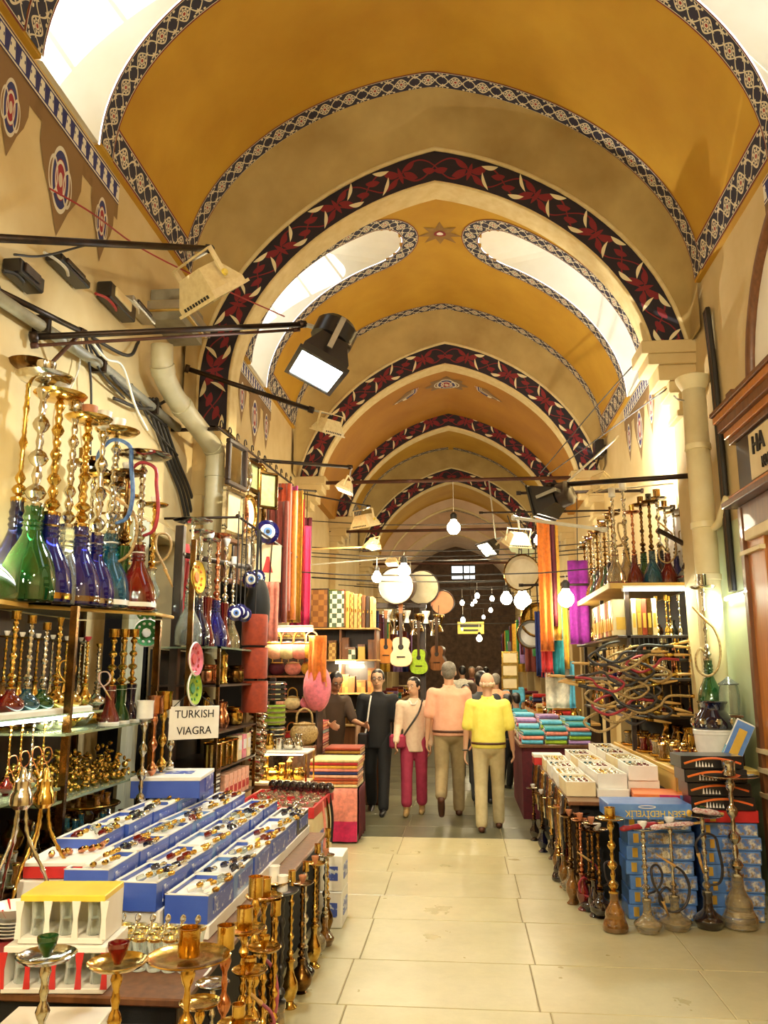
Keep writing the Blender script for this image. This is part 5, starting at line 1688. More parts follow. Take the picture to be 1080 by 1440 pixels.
FX = (0, pi / 2, 0)                      # faces +X
def facing(d): return Vector(d).to_track_quat('Z', 'Y').to_euler()
for px, py, m_, rm, dm, lb in ((274, 812, 'yellow_card', 'brass', 'mustard_d', 'sunny yellow painted plate hanging from the stall rail'), (270, 927, 'cloth_pink', 'white_ceramic', 'x', 'pink painted plate hanging on the brass strip'), (268, 968, 'cloth_lime', 'white_ceramic', 'x', 'green and white painted plate under the pink one')):
    q = atX(px, py, -1.86)
    plate(lb, q, .115, m_, rm, facing((1, -.10, .05)), dots='orange_card' if m_ == 'yellow_card' else ('red_print' if 'pink' in m_ else 'cloth_green'))
for px, py, lb in ((205, 890, 'small green wall plate in the gap beside the curtain'),):
    q = atX(px, py, -2.3); plate(lb, q, .1, 'cloth_green', 'white_ceramic', facing((.6, -.8, 0)), dots='white_ceramic')
o_ = put('brass_strip', MB().bbox(-.02, -.015, 0, .02, .015, 1.35, .004), 'dark_brass', None, atX(269, 935, -1.90) + Vector((-.03, .03, -.45))); tag(o_, 'brass strip the painted plates hang on', 'strip')


def pot(label, loc, s, m, kind, group):
    profs = {'pot': [(.05, 0), (.07, .01), (.085, .05), (.08, .1), (.05, .13), (.055, .145), (.05, .145)],
             'grinder': [(.04, 0), (.042, .01), (.036, .02), (.036, .12), (.04, .13), (.036, .14), (.036, .22), (.04, .23), (.02, .25), (.008, .27)],
             'jug': [(.05, 0), (.055, .01), (.07, .06), (.05, .12), (.035, .16), (.045, .2), (.04, .2)],
             'can': [(.05, 0), (.055, .004), (.055, .14), (.058, .15), (.05, .15)]}
    r_ = empty('metal_pot' if kind != 'grinder' else 'pepper_mill', loc, random.uniform(0, 6), s); tag(r_, label, 'pot' if kind != 'grinder' else 'pepper mill', group)
    put('body', shared(('pot', kind), lambda: MB().lathe(profs[kind], 14).mesh('pot', 'auto')), m, r_)
    zt = profs[kind][-1][1]
    if kind == 'grinder': put('crank', shared('gcr', lambda: MB().tube([(0, 0, .26), (0, 0, .275), (.06, 0, .28), (.06, 0, .30)], .005, 5).mesh('c')), m, r_)
    else:
        put('handle', shared(('ph', kind), lambda: MB().tube(smoothpath([(.06, 0, zt * .8), (.11, 0, zt * .85), (.11, 0, zt * .4), (.07, 0, zt * .3)], 4), .007, 5).mesh('h', True)), m, r_)
        put('rim', shared(('pr', kind), lambda: MB().lathe([(profs[kind][-2][0], zt - .006), (profs[kind][-2][0] + .006, zt), (profs[kind][-2][0], zt + .004)], 14, cap=False).mesh('r')), m, r_)


kinds = ('pot', 'jug', 'grinder', 'can', 'pot', 'jug', 'grinder')
mts = ('copper', 'silver', 'brass', 'dark_brass', 'brass')
mname = dict(copper='copper', silver='silver', brass='brass', dark_brass='dark brass')
for sh, z_ in enumerate(zsh[1:3]):
    for k in range(6):
        m_ = mts[(k * 2 + sh) % 5]; kd = kinds[(k + sh * 3) % 7]
        pot('%s %s on the %s shelf under the ruby pipes' % (mname[m_], dict(pot='cooking pot', jug='jug', grinder='pepper mill', can='canister')[kd], ('upper', 'lower')[sh]), (-2.02 - .2 * (k % 2), 6.52 + k * .19, z_ + .002), 1.05, m_, kd, 'metal pots on the %s stall shelf' % ('upper', 'lower')[sh])
# gold canisters, labels, black boxes
for k in range(4):
    pot('gold-coloured tin canister behind the price sign', (-1.96, 6.5 + k * .16, zsh[3] + .002), 1.25, 'brass', 'can', 'gold tins behind the sign')
for k in range(5):
    carton('slim_box', 'slim black carton with white lettering in the low stack', 'box', 'stack of slim black cartons', (-1.98, 6.5, zsh[4] + .002 + k * .052), (.13, .2, .05), 'black_card', parts=[('printed_line', '+x', .2, .3, .8, .6, 'white_print'), ('printed_line', '-y', .2, .3, .8, .6, 'white_print')])
for k in range(6):
    carton('slim_box', 'upright dusky pink carton on the low stall shelf', 'box', 'upright pink cartons', (-1.96, 6.76 + k * .13, zsh[4] + .002), (.1, .11, .2), 'cloth_peach', parts=[('printed_line', '+x', .15, .2, .85, .5, 'red_print')])
for k in range(3):
    carton('slim_box', 'upright cream soap carton with hand-lettered card behind the sign', 'box', 'upright cream cartons', (-1.97, 7.15 + k * .15, zsh[3] + .002), (.11, .12, .2), ('cream_card', 'cloth_pink', 'cream_card')[k], parts=[('printed_line', '+x', .15, .4, .85, .8, 'white_print')])
# the hand-lettered sign
a, c = atX(251, 1003, -1.84), atX(296, 1029, -1.84)
q = atX(273, 1016, -1.84)
sg_ = empty('price_sign', q, rot=(0, 0, R_(40))); tag(sg_, 'hand-lettered white card reading TURKISH VIAGRA', 'sign')
sw = .36
put('card', MB().bbox(-sw / 2, -.006, -.11, sw / 2, 0, .11, .002), 'white_card', sg_)
text_obj('TURKISH', 'black_print', (0, -.008, .055), (pi / 2, 0, 0), .075, sg_, sx=.95)
text_obj('VIAGRA', 'black_print', (0, -.008, -.055), (pi / 2, 0, 0), .075, sg_, sx=.95)
put('string', MB().tube([(-sw / 2 + .02, 0, .1), (0, .06, .22), (sw / 2 - .02, 0, .1)], .004, 4), 'cable_black', sg_)
# twisted columns of wrapped beads
for k in range(5):
    for j in range(8):
        o_ = put('bead_roll', shared('roll', lambda: MB().tube([(-.06, 0, 0), (-.055, 0, 0), (.055, 0, 0), (.06, 0, 0)], [.012, .022, .022, .012], 8).mesh('roll', 'auto')), ('frost_glass', 'dark_brass', 'silver')[(k + j) % 3], None,
                 (-1.93, 7.70 + k * .062, .76 + j * .082 + .015 * k), (0, .25, .5)); tag(o_, 'rolled bead bracelet in the sloping rack beside the glass case', 'bracelet', 'sloping rack of bracelet rolls')
rr_ = empty('bracelet_rack', (-1.93, 7.83, 0)); tag(rr_, 'sloping rack for rolled bracelets beside the glass case', 'rack')
put('board', MB().box(-.10, -.16, 0, -.075, .16, 1.42), 'cardboard', rr_)
put('foot', MB().box(-.12, -.16, 0, .02, .16, .03), 'cardboard', rr_)

# ------------------------------------------------------------------ framed mirrors and pictures
fr_wire = empty('scroll_rail', (-2.2, 8.9, 0)); tag(fr_wire, 'wrought-iron rail with scroll loops above the frames and scarves', 'rail')
A_, B_ = atX(305, 600, -2.28), atX(412, 682, -2.28)
o0 = Vector((-2.2, 8.9, 0))
put('bar', MB().tube([A_ - o0, B_ - o0], .014, 6), 'black_iron', fr_wire)
for k in range(12):
    t = (k + .5) / 12; q = A_.lerp(B_, t) - o0 + Vector((0, 0, .05))
    put('scroll', MB().tube([q + Vector((0, .045 * cos(a), .045 * sin(a))) for a in [2 * pi * i / 10 * .9 for i in range(11)]], .007, 5), 'black_iron', fr_wire)
for t in (0.02, .5, .98):
    q = A_.lerp(B_, t) - o0
    put('bracket', MB().box(WL + 2.2, q.y - .015, q.z - .02, q.x, q.y + .015, q.z + .01), 'black_iron', fr_wire)
mat('mirror', (0.85, 0.82, 0.72), 0.06, 1.0, c2=(.75, .7, .58))
mat('picture_green', (0.18, 0.24, 0.12), 0.4, c2=(0.35, 0.38, 0.2), nscale=20)


def frame_rect(label, y0, y1, z0, z1, X, fm, im, t=.045, yaw=.35):
    w_, h_ = (y1 - y0) / 2, (z1 - z0) / 2
    r_ = empty('framed_picture', (X, (y0 + y1) / 2, (z0 + z1) / 2), rot=(0, 0, -yaw)); tag(r_, label, 'picture frame', 'frames hung in rows')
    for nm, bx in (('rail', (0, -w_, h_ - t, .05, w_, h_)), ('rail', (0, -w_, -h_, .05, w_, -h_ + t)), ('stile', (0, -w_, -h_ + t, .05, -w_ + t, h_ - t)), ('stile', (0, w_ - t, -h_ + t, .05, w_, h_ - t))):
        put(nm, MB().bbox(*bx, .008), fm, r_)
    put('picture', MB().box(.0, -w_ + t * .9, -h_ + t * .9, .02, w_ - t * .9, h_ - t * .9), im, r_)
    put('hanger', MB().tube([(-.01, 0, h_), (-.01, 0, h_ + .05)], .006, 4), 'black_iron', r_)


def frame_oval(label, y0, y1, z0, z1, X, fm, im, yaw=.35):
    w_, h_ = (y1 - y0) / 2, (z1 - z0) / 2
    r_ = empty('oval_mirror', (X, (y0 + y1) / 2, (z0 + z1) / 2), rot=(0, 0, -yaw)); tag(r_, label, 'mirror', 'frames hung in rows')
    put('frame', MB().tube([(.02, w_ * .9 * cos(2 * pi * k / 24), h_ * .92 * sin(2 * pi * k / 24)) for k in range(25)], .03, 7).mesh('f', True), fm, r_)
    put('glass', MB().add([(.02, w_ * .9 * cos(2 * pi * k / 24), h_ * .92 * sin(2 * pi * k / 24)) for k in range(24)] + [(-.005, w_ * .9 * cos(2 * pi * k / 24), h_ * .92 * sin(2 * pi * k / 24)) for k in range(24)],
                          [tuple(range(24)), tuple(range(47, 23, -1))] + [(k, (k + 1) % 24, 24 + (k + 1) % 24, 24 + k) for k in range(24)]), im, r_)
    put('hanger', MB().tube([(0, 0, h_), (0, 0, h_ + .05)], .006, 4), 'black_iron', r_)


FXX = -2.2
def YZ(px, py): q = atX(px, py, FXX); return q.y, q.z
specs = [('r', 316, 338, 622, 688, 'dark_wood', 'mirror', 'dark wooden framed mirror, near end of the top frame row'), ('o', 334, 345, 640, 692, 'silver', 'mirror', 'silver oval mirror in the top frame row'),
         ('r', 345, 357, 648, 694, 'dark_brass', 'picture_green', 'tarnished brass frame with green picture in the top row'), ('o', 356, 368, 652, 698, 'brass', 'mirror', 'brass oval mirror at the far end of the top row'),
         ('r', 316, 334, 688, 756, 'silver', 'cream_card', 'silver frame with cream picture, near end of the middle row'), ('o', 332, 342, 694, 752, 'copper', 'mirror', 'rosy oval mirror in the middle frame row'),
         ('o', 342, 354, 696, 750, 'brass', 'white_ceramic', 'gilt oval frame with pale centre in the middle row'), ('o', 354, 366, 698, 748, 'dark_brass', 'mirror', 'bronze oval mirror at the far end of the middle row'),
         ('r', 316, 330, 756, 822, 'mid_wood', 'mirror', 'brown wooden mirror, near end of the bottom row'), ('r', 330, 342, 756, 818, 'silver', 'mirror', 'narrow silver mirror in the bottom row'),
         ('o', 342, 353, 754, 810, 'silver', 'white_ceramic', 'white-centred silver oval in the bottom row'), ('o', 353, 366, 752, 806, 'silver', 'mirror', 'silver oval mirror at the far end of the bottom row')]
for kd, xa, xb, ya, yb, fm, im, lb in specs:
    y0, y1 = YZ(xa, 800)[0], YZ(xb, 800)[0]
    yc = (y0 + y1) / 2; hw_ = min(.20, (y1 - y0) * .47)
    z1, z0 = atY((xa + xb) / 2, ya, yc).z, atY((xa + xb) / 2, yb, yc).z
    (frame_rect if kd == 'r' else frame_oval)(lb, yc - hw_, yc + hw_, z0 + .01, z1 - .01, FXX - .02, fm, im, yaw=.2)
# panel above the evil eye etc.
y0 = atX(375, 690, -2.1).y
frame_rect('flat grey-green framed panel above the blue eye charm', y0 - .12, y0 + .12, atY(375, 716, y0).z, atY(375, 665, y0).z, -2.1, 'dark_brass', 'picture_green', .03, .8)


def eye_charm(label, loc, r, rot, group=None):
    r_ = empty('eye_charm', loc, rot=rot); tag(r_, label, 'eye charm', group)
    for nm, rr, z_, m_ in (('disc', 1, .0, 'cobalt_glass'), ('white_ring', .62, .012, 'white_ceramic'), ('blue_ring', .4, .016, 'sky_card'), ('pupil', .2, .02, 'black_print')):
        put(nm, MB().lathe([(.001, z_), (r * rr * .9, z_), (r * rr, z_ + .006), (r * rr * .85, z_ + .014), (.001, z_ + .016)], 20, cap=False).mesh(nm, 'auto'), m_, r_)
    put('cord', MB().tube([(0, r * .95, .008), (0, max(r * 1.8, 3.12 - loc[2]), .008)], .006, 4), 'cable_black', r_)


eye_charm('big blue glass eye charm hanging below the framed panel', atX(376, 748, -2.05), .13, (pi / 2, 0, R_(25)))
for k, (px, py) in enumerate(((352, 815), (362, 812))): eye_charm('small blue eye charm beside the black hanging bag', atX(px, py, -2.0), .08, (pi / 2, 0, R_(30)), 'small eye charms')
for k, (px, py) in enumerate(((331, 862), (337, 860), (343, 864))): eye_charm('small blue eye charm in the cluster by the stall shelf', atX(px, py, -1.95), .07, (pi / 2, 0, R_(30)), 'cluster of eye charms')
q = atX(376, 792, -2.05)
tl = empty('picture_tile', q, rot=(0, 0, R_(30))); tag(tl, 'cream tile painted with a dervish figure under the big eye charm', 'tile')
put('tile', MB().bbox(-.15, -.01, -.2, .15, .01, .2, .004), 'cream_card', tl)
put('figure', MB().prism([(-.06, -.1), (.06, -.1), (.03, 0), (.015, .07), (-.015, .07), (-.03, 0)], -.014, -.009, 'y'), 'red_print', tl)
for k in range(6): put('key_hook', MB().tube([(-.12 + k * .048, 0, -.2), (-.12 + k * .048, -.02, -.24)], .005, 4), 'black_iron', tl)
bgm = empty('cloth_bag', atX(362, 870, -2.0)); tag(bgm, 'black cloth bag hanging under the eye charms', 'bag')
put('bag', MB().ball((0, 0, .1), .2, 14, 10, .6, .9, 1.6).mesh('bag', True), 'cloth_black', bgm)
put('strap', MB().tube(smoothpath([(0, -.1, .38), (0, 0, 3.12 - atX(362, 870, -2.0).z), (0, .1, .38)], 5), .012, 5), 'cloth_black', bgm)
rod('thin rail the eye charms and black bag hang from', (-2.02, 7.2, 3.12), (-2.02, 9.9, 3.12), .012, 'black_iron', name='charm_rail', cat='rail')
rod('short arm holding the near end of the charm rail', (WL, 7.3, 3.13), (-2.02, 7.3, 3.13), .012, 'black_iron', name='rail_arm', cat='rod', plate=False)
rod('short arm holding the far end of the charm rail', (WL, 9.8, 3.13), (-2.02, 9.8, 3.13), .012, 'black_iron', name='rail_arm', cat='rod', plate=False)
q = atX(379, 818, -2.02); hang_cloth('striped pink and teal shawl beside the black bag', q, .2, .62, 'cloth_salmon', 3, .02, axis='x', hook=(-2.0, q.y, 3.12))
# scarves
for px, top, bot, w_, m_, lb in ((390, 705, 876, .26, 'cloth_brown', 'wide dark brown sequinned shawl, first in the scarf row'), (397, 680, 860, .22, 'cloth_rust', 'rust sequinned scarf behind the brown shawl'), (403, 690, 872, .26, 'cloth_orange', 'orange scarf in the scarf row'),
                                 (408, 684, 840, .2, 'cloth_magenta', 'magenta silk scarf in the scarf row'), (413, 690, 876, .26, 'cloth_gold', 'golden yellow scarf in the scarf row'), (418, 702, 860, .2, 'cloth_red', 'scarlet scarf in the scarf row'),
                                 (424, 740, 880, .26, 'cloth_hotpink', 'shiny pink silk scarf near the end of the row'), (428, 728, 872, .2, 'cloth_maroon', 'maroon scarf near the end of the row'), (431, 760, 882, .16, 'cloth_lime', 'narrow lime green scarf ending the row')):
    q = atX(px, top, -2.1); zb_ = atX(px, bot, -2.1).z
    ra, rb = atX(383, 686, -2.1), atX(434, 690, -2.1); tt_ = (q.y - ra.y) / (rb.y - ra.y)
    hang_cloth(lb, q, w_, q.z - zb_, m_, 3, .05, axis='x', seed=px, fringe=None, hook=ra.lerp(rb, tt_))
rod('horizontal rail the row of scarves hangs from', atX(383, 686, -2.1), atX(383, 686, -2.1).lerp(atX(434, 690, -2.1), 1.25), .014, 'black_iron', name='scarf_rail', cat='rail')
# brown cylinder boxes and hanging beads in front of the scarves
for k in range(3):
    q = atX(358, 890 + k * 42, -1.9)
    o_ = put('tube_box', shared('tubebox', lambda: MB().lathe([(.115, -.14), (.12, -.13), (.12, .13), (.115, .14)], 18).mesh('tb', 'auto')), 'cloth_rust', None, (q.x, q.y, 2.1 - k * .30)); tag(o_, 'rust red cylinder box in the hanging column beside the bags', 'box', 'column of red cylinder boxes')
o_ = put('long_cord', MB().tube([(0, 0, 0), (0, 0, 1.2)], .008, 5), 'cable_black', None, (atX(358, 890, -1.9).x, atX(358, 890, -1.9).y, 2.2)); tag(o_, 'black cord the red cylinder boxes hang on', 'cord')
# ================================================================== left side, middle distance
ct = empty('ring_cabinet', (-1.53, 7.25, 0)); tag(ct, 'white cabinet with a slanted tray of rings on top', 'cabinet')
put('body', MB().bbox(-.33, -.48, .04, .33, .48, .58, .01), 'cream_card', ct)
put('plinth', MB().box(-.31, -.46, 0, .31, .46, .04), 'dark_wood', ct)
put('kick_board', MB().box(.3, -.5, 0, .48, .3, .03), 'cardboard', ct)
put('side_print', MB().box(.331, -.2, .12, .336, .1, .42), 'blue_print', ct)
tr_ = put('tray', MB().box(-.34, -.5, .58, .34, .5, .61).box(-.34, -.5, .61, -.32, .5, .66).box(.32, -.5, .61, .34, .5, .66).box(-.32, -.5, .61, .32, -.48, .66).box(-.32, .48, .61, .32, .5, .66), 'red_card', ct)
for k in range(2): put('tray_divider', MB().box(-.32, -.17 + k * .33, .61, .32, -.155 + k * .33, .65), 'red_card', tr_)
hp = MB()
for i in range(420):
    hp.ball((random.uniform(-.3, .3), random.uniform(-.47, .47), .625 + random.uniform(0, .03)), random.uniform(.012, .02), 6, 4, 1, 1, .8)
o_ = put('rings', hp.mesh('rings', True), 'frost_glass', None, (-1.53, 7.25, 0)); tag(o_, 'trays full of pale rings and pendants on the white cabinet', 'rings', None, 'stuff')
for k in range(3):
    put('bead_string', MB().tube(smoothpath([(.335, -.1 + k * .2, .65), (.36, -.08 + k * .2, .45), (.355, -.1 + k * .2, .25)], 6), .012, 6), ('cloth_salmon', 'dark_brass', 'cloth_black')[k], ct)
# puffed bead roll along the back of the tray
for k in range(9):
    o_ = put('bead_ball', MB().ball((0, 0, 0), .05, 10, 6).mesh('bb', True), 'smoke_glass', None, (-1.75 + k * .068, 7.74 - k * .02, .70)); tag(o_, 'dark bead ball in the garland behind the ring trays', 'bead', 'bead garland behind the ring trays')
# cartons and glass boxes in front of the cabinet
for k in range(5):
    carton('flat_box', 'flat cream gift carton in the pile by the ring cabinet', 'box', 'pile of flat cream cartons', (-1.50 + .01 * (k % 2), 6.58, .10 + k * .092), (.40, .30, .088), 'cream_card', rz=.05 * (k % 3 - 1), parts=[('printed_line', '+x', .1, .2, .9, .8, 'copper'), ('printed_line', '-y', .1, .2, .55, .8, 'cardboard'), ('printed_line', '-y', .6, .2, .95, .8, 'dark_brass')])
pl_ = put('pallet', MB().bbox(-1.75, 6.4, .0, -1.25, 6.75, .10, .005), 'cardboard'); tag(pl_, 'low cardboard base under the cream carton pile', 'pallet')
gb = empty('glass_box', (-1.78, 6.55, .35)); tag(gb, 'clear plastic box of green charms between blue boxes and cartons', 'box')
put('walls', MB().bbox(-.1, -.1, 0, .1, .1, .3, .004), 'clear_glass', gb); put('charm', MB().ball((0.02, -.105, .1), .05, 8, 5, 1, .3, 1.2), 'green_glass', gb); put('base', MB().box(-.11, -.11, -.35, .11, .11, 0), 'cardboard', gb)

# glass counter case
gc = empty('counter_case', (-1.86, 8.42, 0)); tag(gc, 'lit glass counter case with gilt ornaments inside', 'display case')
put('base', MB().bbox(-.33, -.22, 0, .33, .22, .64, .008), 'mid_wood', gc)
put('floor_pad', MB().box(-.32, -.21, .64, .32, .21, .655), 'cream_card', gc)
for x_ in (-.325, .325):
    for y_ in (-.215, .215): put('upright', MB().box(x_ - .008, y_ - .008, .64, x_ + .008, y_ + .008, .94), 'brass', gc)
put('front_pane', MB().box(-.32, -.222, .655, .32, -.219, .93), 'window_glass', gc)
put('top', MB().bbox(-.335, -.225, .93, .335, .225, .95, .004), 'white_card', gc)
put('strip_lamp', MB().box(-.28, -.18, .915, .28, -.14, .93), 'lamp_warm', gc)
light('AREA', (0, -.05, .90), 4, WARM, gc, size=.4, target=(0, -.02, .5))
for k in range(6):
    pot('little gilt ornament standing in the glass counter case', (-2.08 + k * .085, 8.40 + .04 * (k % 2), .657), .8 if k != 1 else 1.0, 'brass', ('jug', 'grinder', 'pot')[k % 3], 'gilt ornaments in the case')
for k in range(5):
    pot('silver tea-set piece on top of the counter case', (-2.06 + k * .1, 8.45, .952), .75, ('silver', 'brass')[k == 1], ('pot', 'jug', 'can')[k % 3], 'tea-set on the case')


def folded(label, loc, size, m, group, rz=0.0, name='folded_cloth', trim=None):
    w_, d_, h_ = size
    r_ = empty(name, loc, rz); tag(r_, label, 'folded cloth', group)
    def mk():
        # rounded fold at the front, loose leaves behind
        prof = [(-d_ / 2 + h_ / 2 - h_ / 2 * cos(a), h_ / 2 + h_ / 2 * sin(a)) for a in [-pi / 2 + pi * k / 6 for k in range(7)]][::-1]
        prof = [(d_ / 2, h_)] + [(-d_ / 2 + h_ / 2 - h_ / 2 * sin(pi * k / 6), h_ / 2 + h_ / 2 * cos(pi * k / 6)) for k in range(7)] + [(d_ / 2, 0)]
        return MB().prism(prof, -w_ / 2, w_ / 2, 'x').mesh('fold', 'auto')
    put('fold', fixn(shared(('fold', size), mk)), m, r_)
    put('inner_edge', shared(('foldin', size), lambda: MB().box(-w_ / 2 - .002, -d_ / 2 + h_ * .6, h_ * .42, w_ / 2 + .002, d_ / 2 + .002, h_ * .58).mesh('in')), trim or 'cloth_cream', r_)


# textile piles with the long pink cloth
tpb = empty('textile_stand', (-1.35, 9.05, 0)); tag(tpb, 'stand draped with a long pink cloth under the folded textiles', 'stand')
put('box', MB().box(-.24, -.25, 0, .24, .25, .52), 'dark_wood', tpb)
rws = []
for k in range(9):
    z_ = .54 - .52 * k / 8
    rws.append([(-.25 + .5 * t / 16, -.27 - .012 * sin(t * 1.1) * k / 8 - .012 * k / 8, z_) for t in range(17)])
o_ = put('drape', MB().grid(rws).mesh('drape', True), 'cloth_salmon', tpb)
o_.modifiers.new('thickness', 'SOLIDIFY').thickness = .008
rws2 = [[(x_, y_ - .012, z_) for x_, y_, z_ in r_] for r_ in rws[5:]]
put('drape_border', MB().grid(rws2).mesh('border', True), 'cloth_hotpink', tpb)
rws = []
for k in range(7):
    z_ = .54 - .50 * k / 6
    rws.append([(.262 + .012 * sin(t * 1.4) * k / 6, -.25 + .5 * t / 16, z_) for t in range(17)])
o_ = put('side_drape', MB().grid(rws).mesh('drape', True), 'cloth_maroon', tpb)
o_.modifiers.new('thickness', 'SOLIDIFY').thickness = .008
cols = ['cloth_cream', 'cloth_stripe', 'cloth_rust', 'cloth_peach', 'cloth_navy', 'cloth_salmon', 'cloth_gold', 'cloth_red', 'cloth_cream', 'cloth_stripe', 'cloth_orange', 'cloth_pink']
cnm = lambda c: c.split('_')[1]
for k, c_ in enumerate(cols[:9]):
    folded('folded %s textile, %s from the bottom of the pink-draped pile' % (cnm(c_), ('first', 'second', 'third', 'fourth', 'fifth', 'sixth', 'seventh', 'eighth', 'topmost ninth')[k]), (-1.35, 9.02, .545 + k * .031), (.5, .5, .03), c_, 'pink-draped textile pile', .02 * (k % 3 - 1))
st2 = empty('textile_stand', (-1.80, 9.80, 0)); tag(st2, 'brown stand under the taller red textile pile', 'stand')
put('box', MB().box(-.22, -.22, 0, .22, .22, .8), 'dark_wood', st2); put('top', MB().bbox(-.24, -.24, .8, .24, .24, .82, .004), 'mid_wood', st2)
for k, c_ in enumerate(['cloth_red', 'cloth_stripe', 'cloth_maroon', 'cloth_red', 'cloth_salmon', 'cloth_red', 'cloth_teal', 'cloth_red', 'cloth_orange', 'cloth_red']):
    folded('folded %s cloth, %s up in the tall red pile' % (cnm(c_), ('first', 'second', 'third', 'fourth', 'fifth', 'sixth', 'seventh', 'eighth', 'ninth', 'tenth')[k]), (-1.80, 9.78, .822 + k * .034), (.40, .42, .033), c_, 'tall red textile pile')
st3 = empty('textile_stand', (-1.36, 9.72, 0)); tag(st3, 'low stand under the striped textiles beside the vendor', 'stand')
put('box', MB().box(-.2, -.24, 0, .2, .24, .7), 'dark_wood', st3)
for k, c_ in enumerate(['cloth_stripe', 'cloth_orange', 'cloth_navy', 'cloth_mustard', 'cloth_rust']):
    folded('folded %s blanket, %s in the low pile by the vendor' % (cnm(c_), ('lowest', 'second', 'third', 'fourth', 'topmost')[k]), (-1.36, 9.71, .702 + k * .036), (.40, .46, .034), c_, 'low textile pile by the vendor')

# shelf of bags
bs = empty('bag_shelf', (-1.92, 9.35, 0)); tag(bs, 'wooden shelf unit packed with embroidered bags', 'shelf')
for z_ in (.92, 1.3, 1.68): put('shelf', MB().box(-.3, -.16, z_ - .02, .3, .2, z_), 'mid_wood', bs)
for x_ in (-.31, .30): put('side', MB().box(x_, -.16, 0, x_ + .02, .2, 2.1), 'dark_wood', bs)
put('back', MB().box(-.3, .18, 0, .3, .2, 2.1), 'dark_wood', bs)
put('hanging_rail', MB().tube([(-.3, -.12, 2.12), (.3, -.12, 2.12)], .014, 6), 'dark_brass', bs)


def handbag(label, loc, s, m, hm, group, rz=0):
    r_ = empty('handbag', loc, rz, s); tag(r_, label, 'handbag', group)
    put('bag', shared('hb', lambda: MB().ball((0, 0, .1), .12, 14, 8, 1.05, .5, .85).mesh('bag', True)), m, r_)
    put('handle', shared('hbh', lambda: MB().tube(smoothpath([(-.07, 0, .17), (-.06, 0, .27), (0, 0, .31), (.06, 0, .27), (.07, 0, .17)], 5), .009, 6).mesh('h', True)), hm, r_)
    put('trim', shared('hbt', lambda: MB().tube([(.09 * cos(2 * pi * k / 16), .045 * sin(2 * pi * k / 16), .18) for k in range(17)], .008, 5).mesh('t', True)), hm, r_)


bgs = [('orange', 'gold'), ('red', 'orange'), ('lime', 'white'), ('peach', 'brown'), ('cream', 'mustard'), ('pink', 'cream'), ('maroon', 'gold'), ('salmon', 'cream'), ('gold', 'rust'), ('hotpink', 'cream'), ('rust', 'gold'), ('peach', 'rust'), ('white', 'peach')]
for k, (a_, b_) in enumerate(bgs[:9]):
    sh = k // 3
    handbag('%s embroidered handbag with %s trim on the %s bag shelf' % (a_, b_, ('lower', 'middle', 'upper')[sh]), (-2.10 + (k % 3) * .185, 9.33, (.922, 1.302, 1.682)[sh]), .78, 'cloth_' + a_, 'cloth_' + b_, 'bags on the shelves', random.uniform(-.4, .4))
for k, (a_, b_) in enumerate((('peach', 'gold'), ('cream', 'rust'), ('salmon', 'orange'), ('gold', 'peach'))):
    handbag('%s cloth shoulder bag hanging above the bag shelves' % a_, (-2.1 + k * .14, 9.2, 1.86), 1.0, 'cloth_' + a_, 'cloth_' + b_, 'hanging bags')
handbag('straw handbag with rope handles on the counter beside the red pile', (-1.72, 9.05, .94), 1.25, 'tan_hose', 'tan_hose', None, .3)
stb = put('bag_stand', MB().bbox(-1.88, 8.93, 0, -1.6, 9.16, .94, .01), 'mid_wood'); tag(stb, 'narrow wooden pedestal under the straw handbag', 'stand')
pk = empty('stuffed_bag', (-1.62, 9.25, 1.55)); tag(pk, 'bulging pink fabric bag hanging at the shelf end', 'bag')
put('bag', MB().ball((0, 0, 0), .2, 16, 10, .8, .8, 1.35).mesh('b', True), 'cloth_pink', pk); put('strap', MB().tube(smoothpath([(-.05, 0, .24), (-.02, 0, .45), (-.04, 0, .57)], 4), .012, 5), 'cloth_cream', pk)
ora = hang_cloth('orange fringed tassel bag hanging beside the pink bag', (-1.6, 9.12, 2.12), .2, .5, 'cloth_orange', 2, .03, axis='x', fringe='cloth_gold')
# bead stands left of the bags
for k in range(4):
    r_ = empty('bead_stand', (-2.12 + .06 * (k % 2), 8.85, 0 if 0 else .95 + k * .0)); bpy.data.objects.remove(r_)
for k, (z_, m_, lb) in enumerate(((1.52, 'cable_black', 'black velvet bust hung with silver chains'), (1.28, 'cloth_lime', 'cylinder of green bead bracelets'), (1.06, 'black_card', 'cylinder of black and silver bracelets'))):
    r_ = empty('bracelet_drum', (-2.0, 8.72, z_)); tag(r_, lb + ' in the bracelet tower', 'bracelet stand')
    put('drum', MB().lathe([(.13, -.1), (.135, -.09), (.135, .09), (.13, .1)], 18).mesh('d', 'auto'), m_, r_)
    for j in range(4): put('bracelet', MB().tube([(.14 * cos(2 * pi * i / 16), .14 * sin(2 * pi * i / 16), -.075 + j * .05) for i in range(17)], .011, 5), ('silver', 'frost_glass', 'silver')[k], r_)
o_ = put('bracelet_tower', MB().bbox(-2.03, 8.69, .0, -1.97, 8.75, 1.66, .004), 'dark_wood'); tag(o_, 'dark post carrying the bracelet drums', 'post')

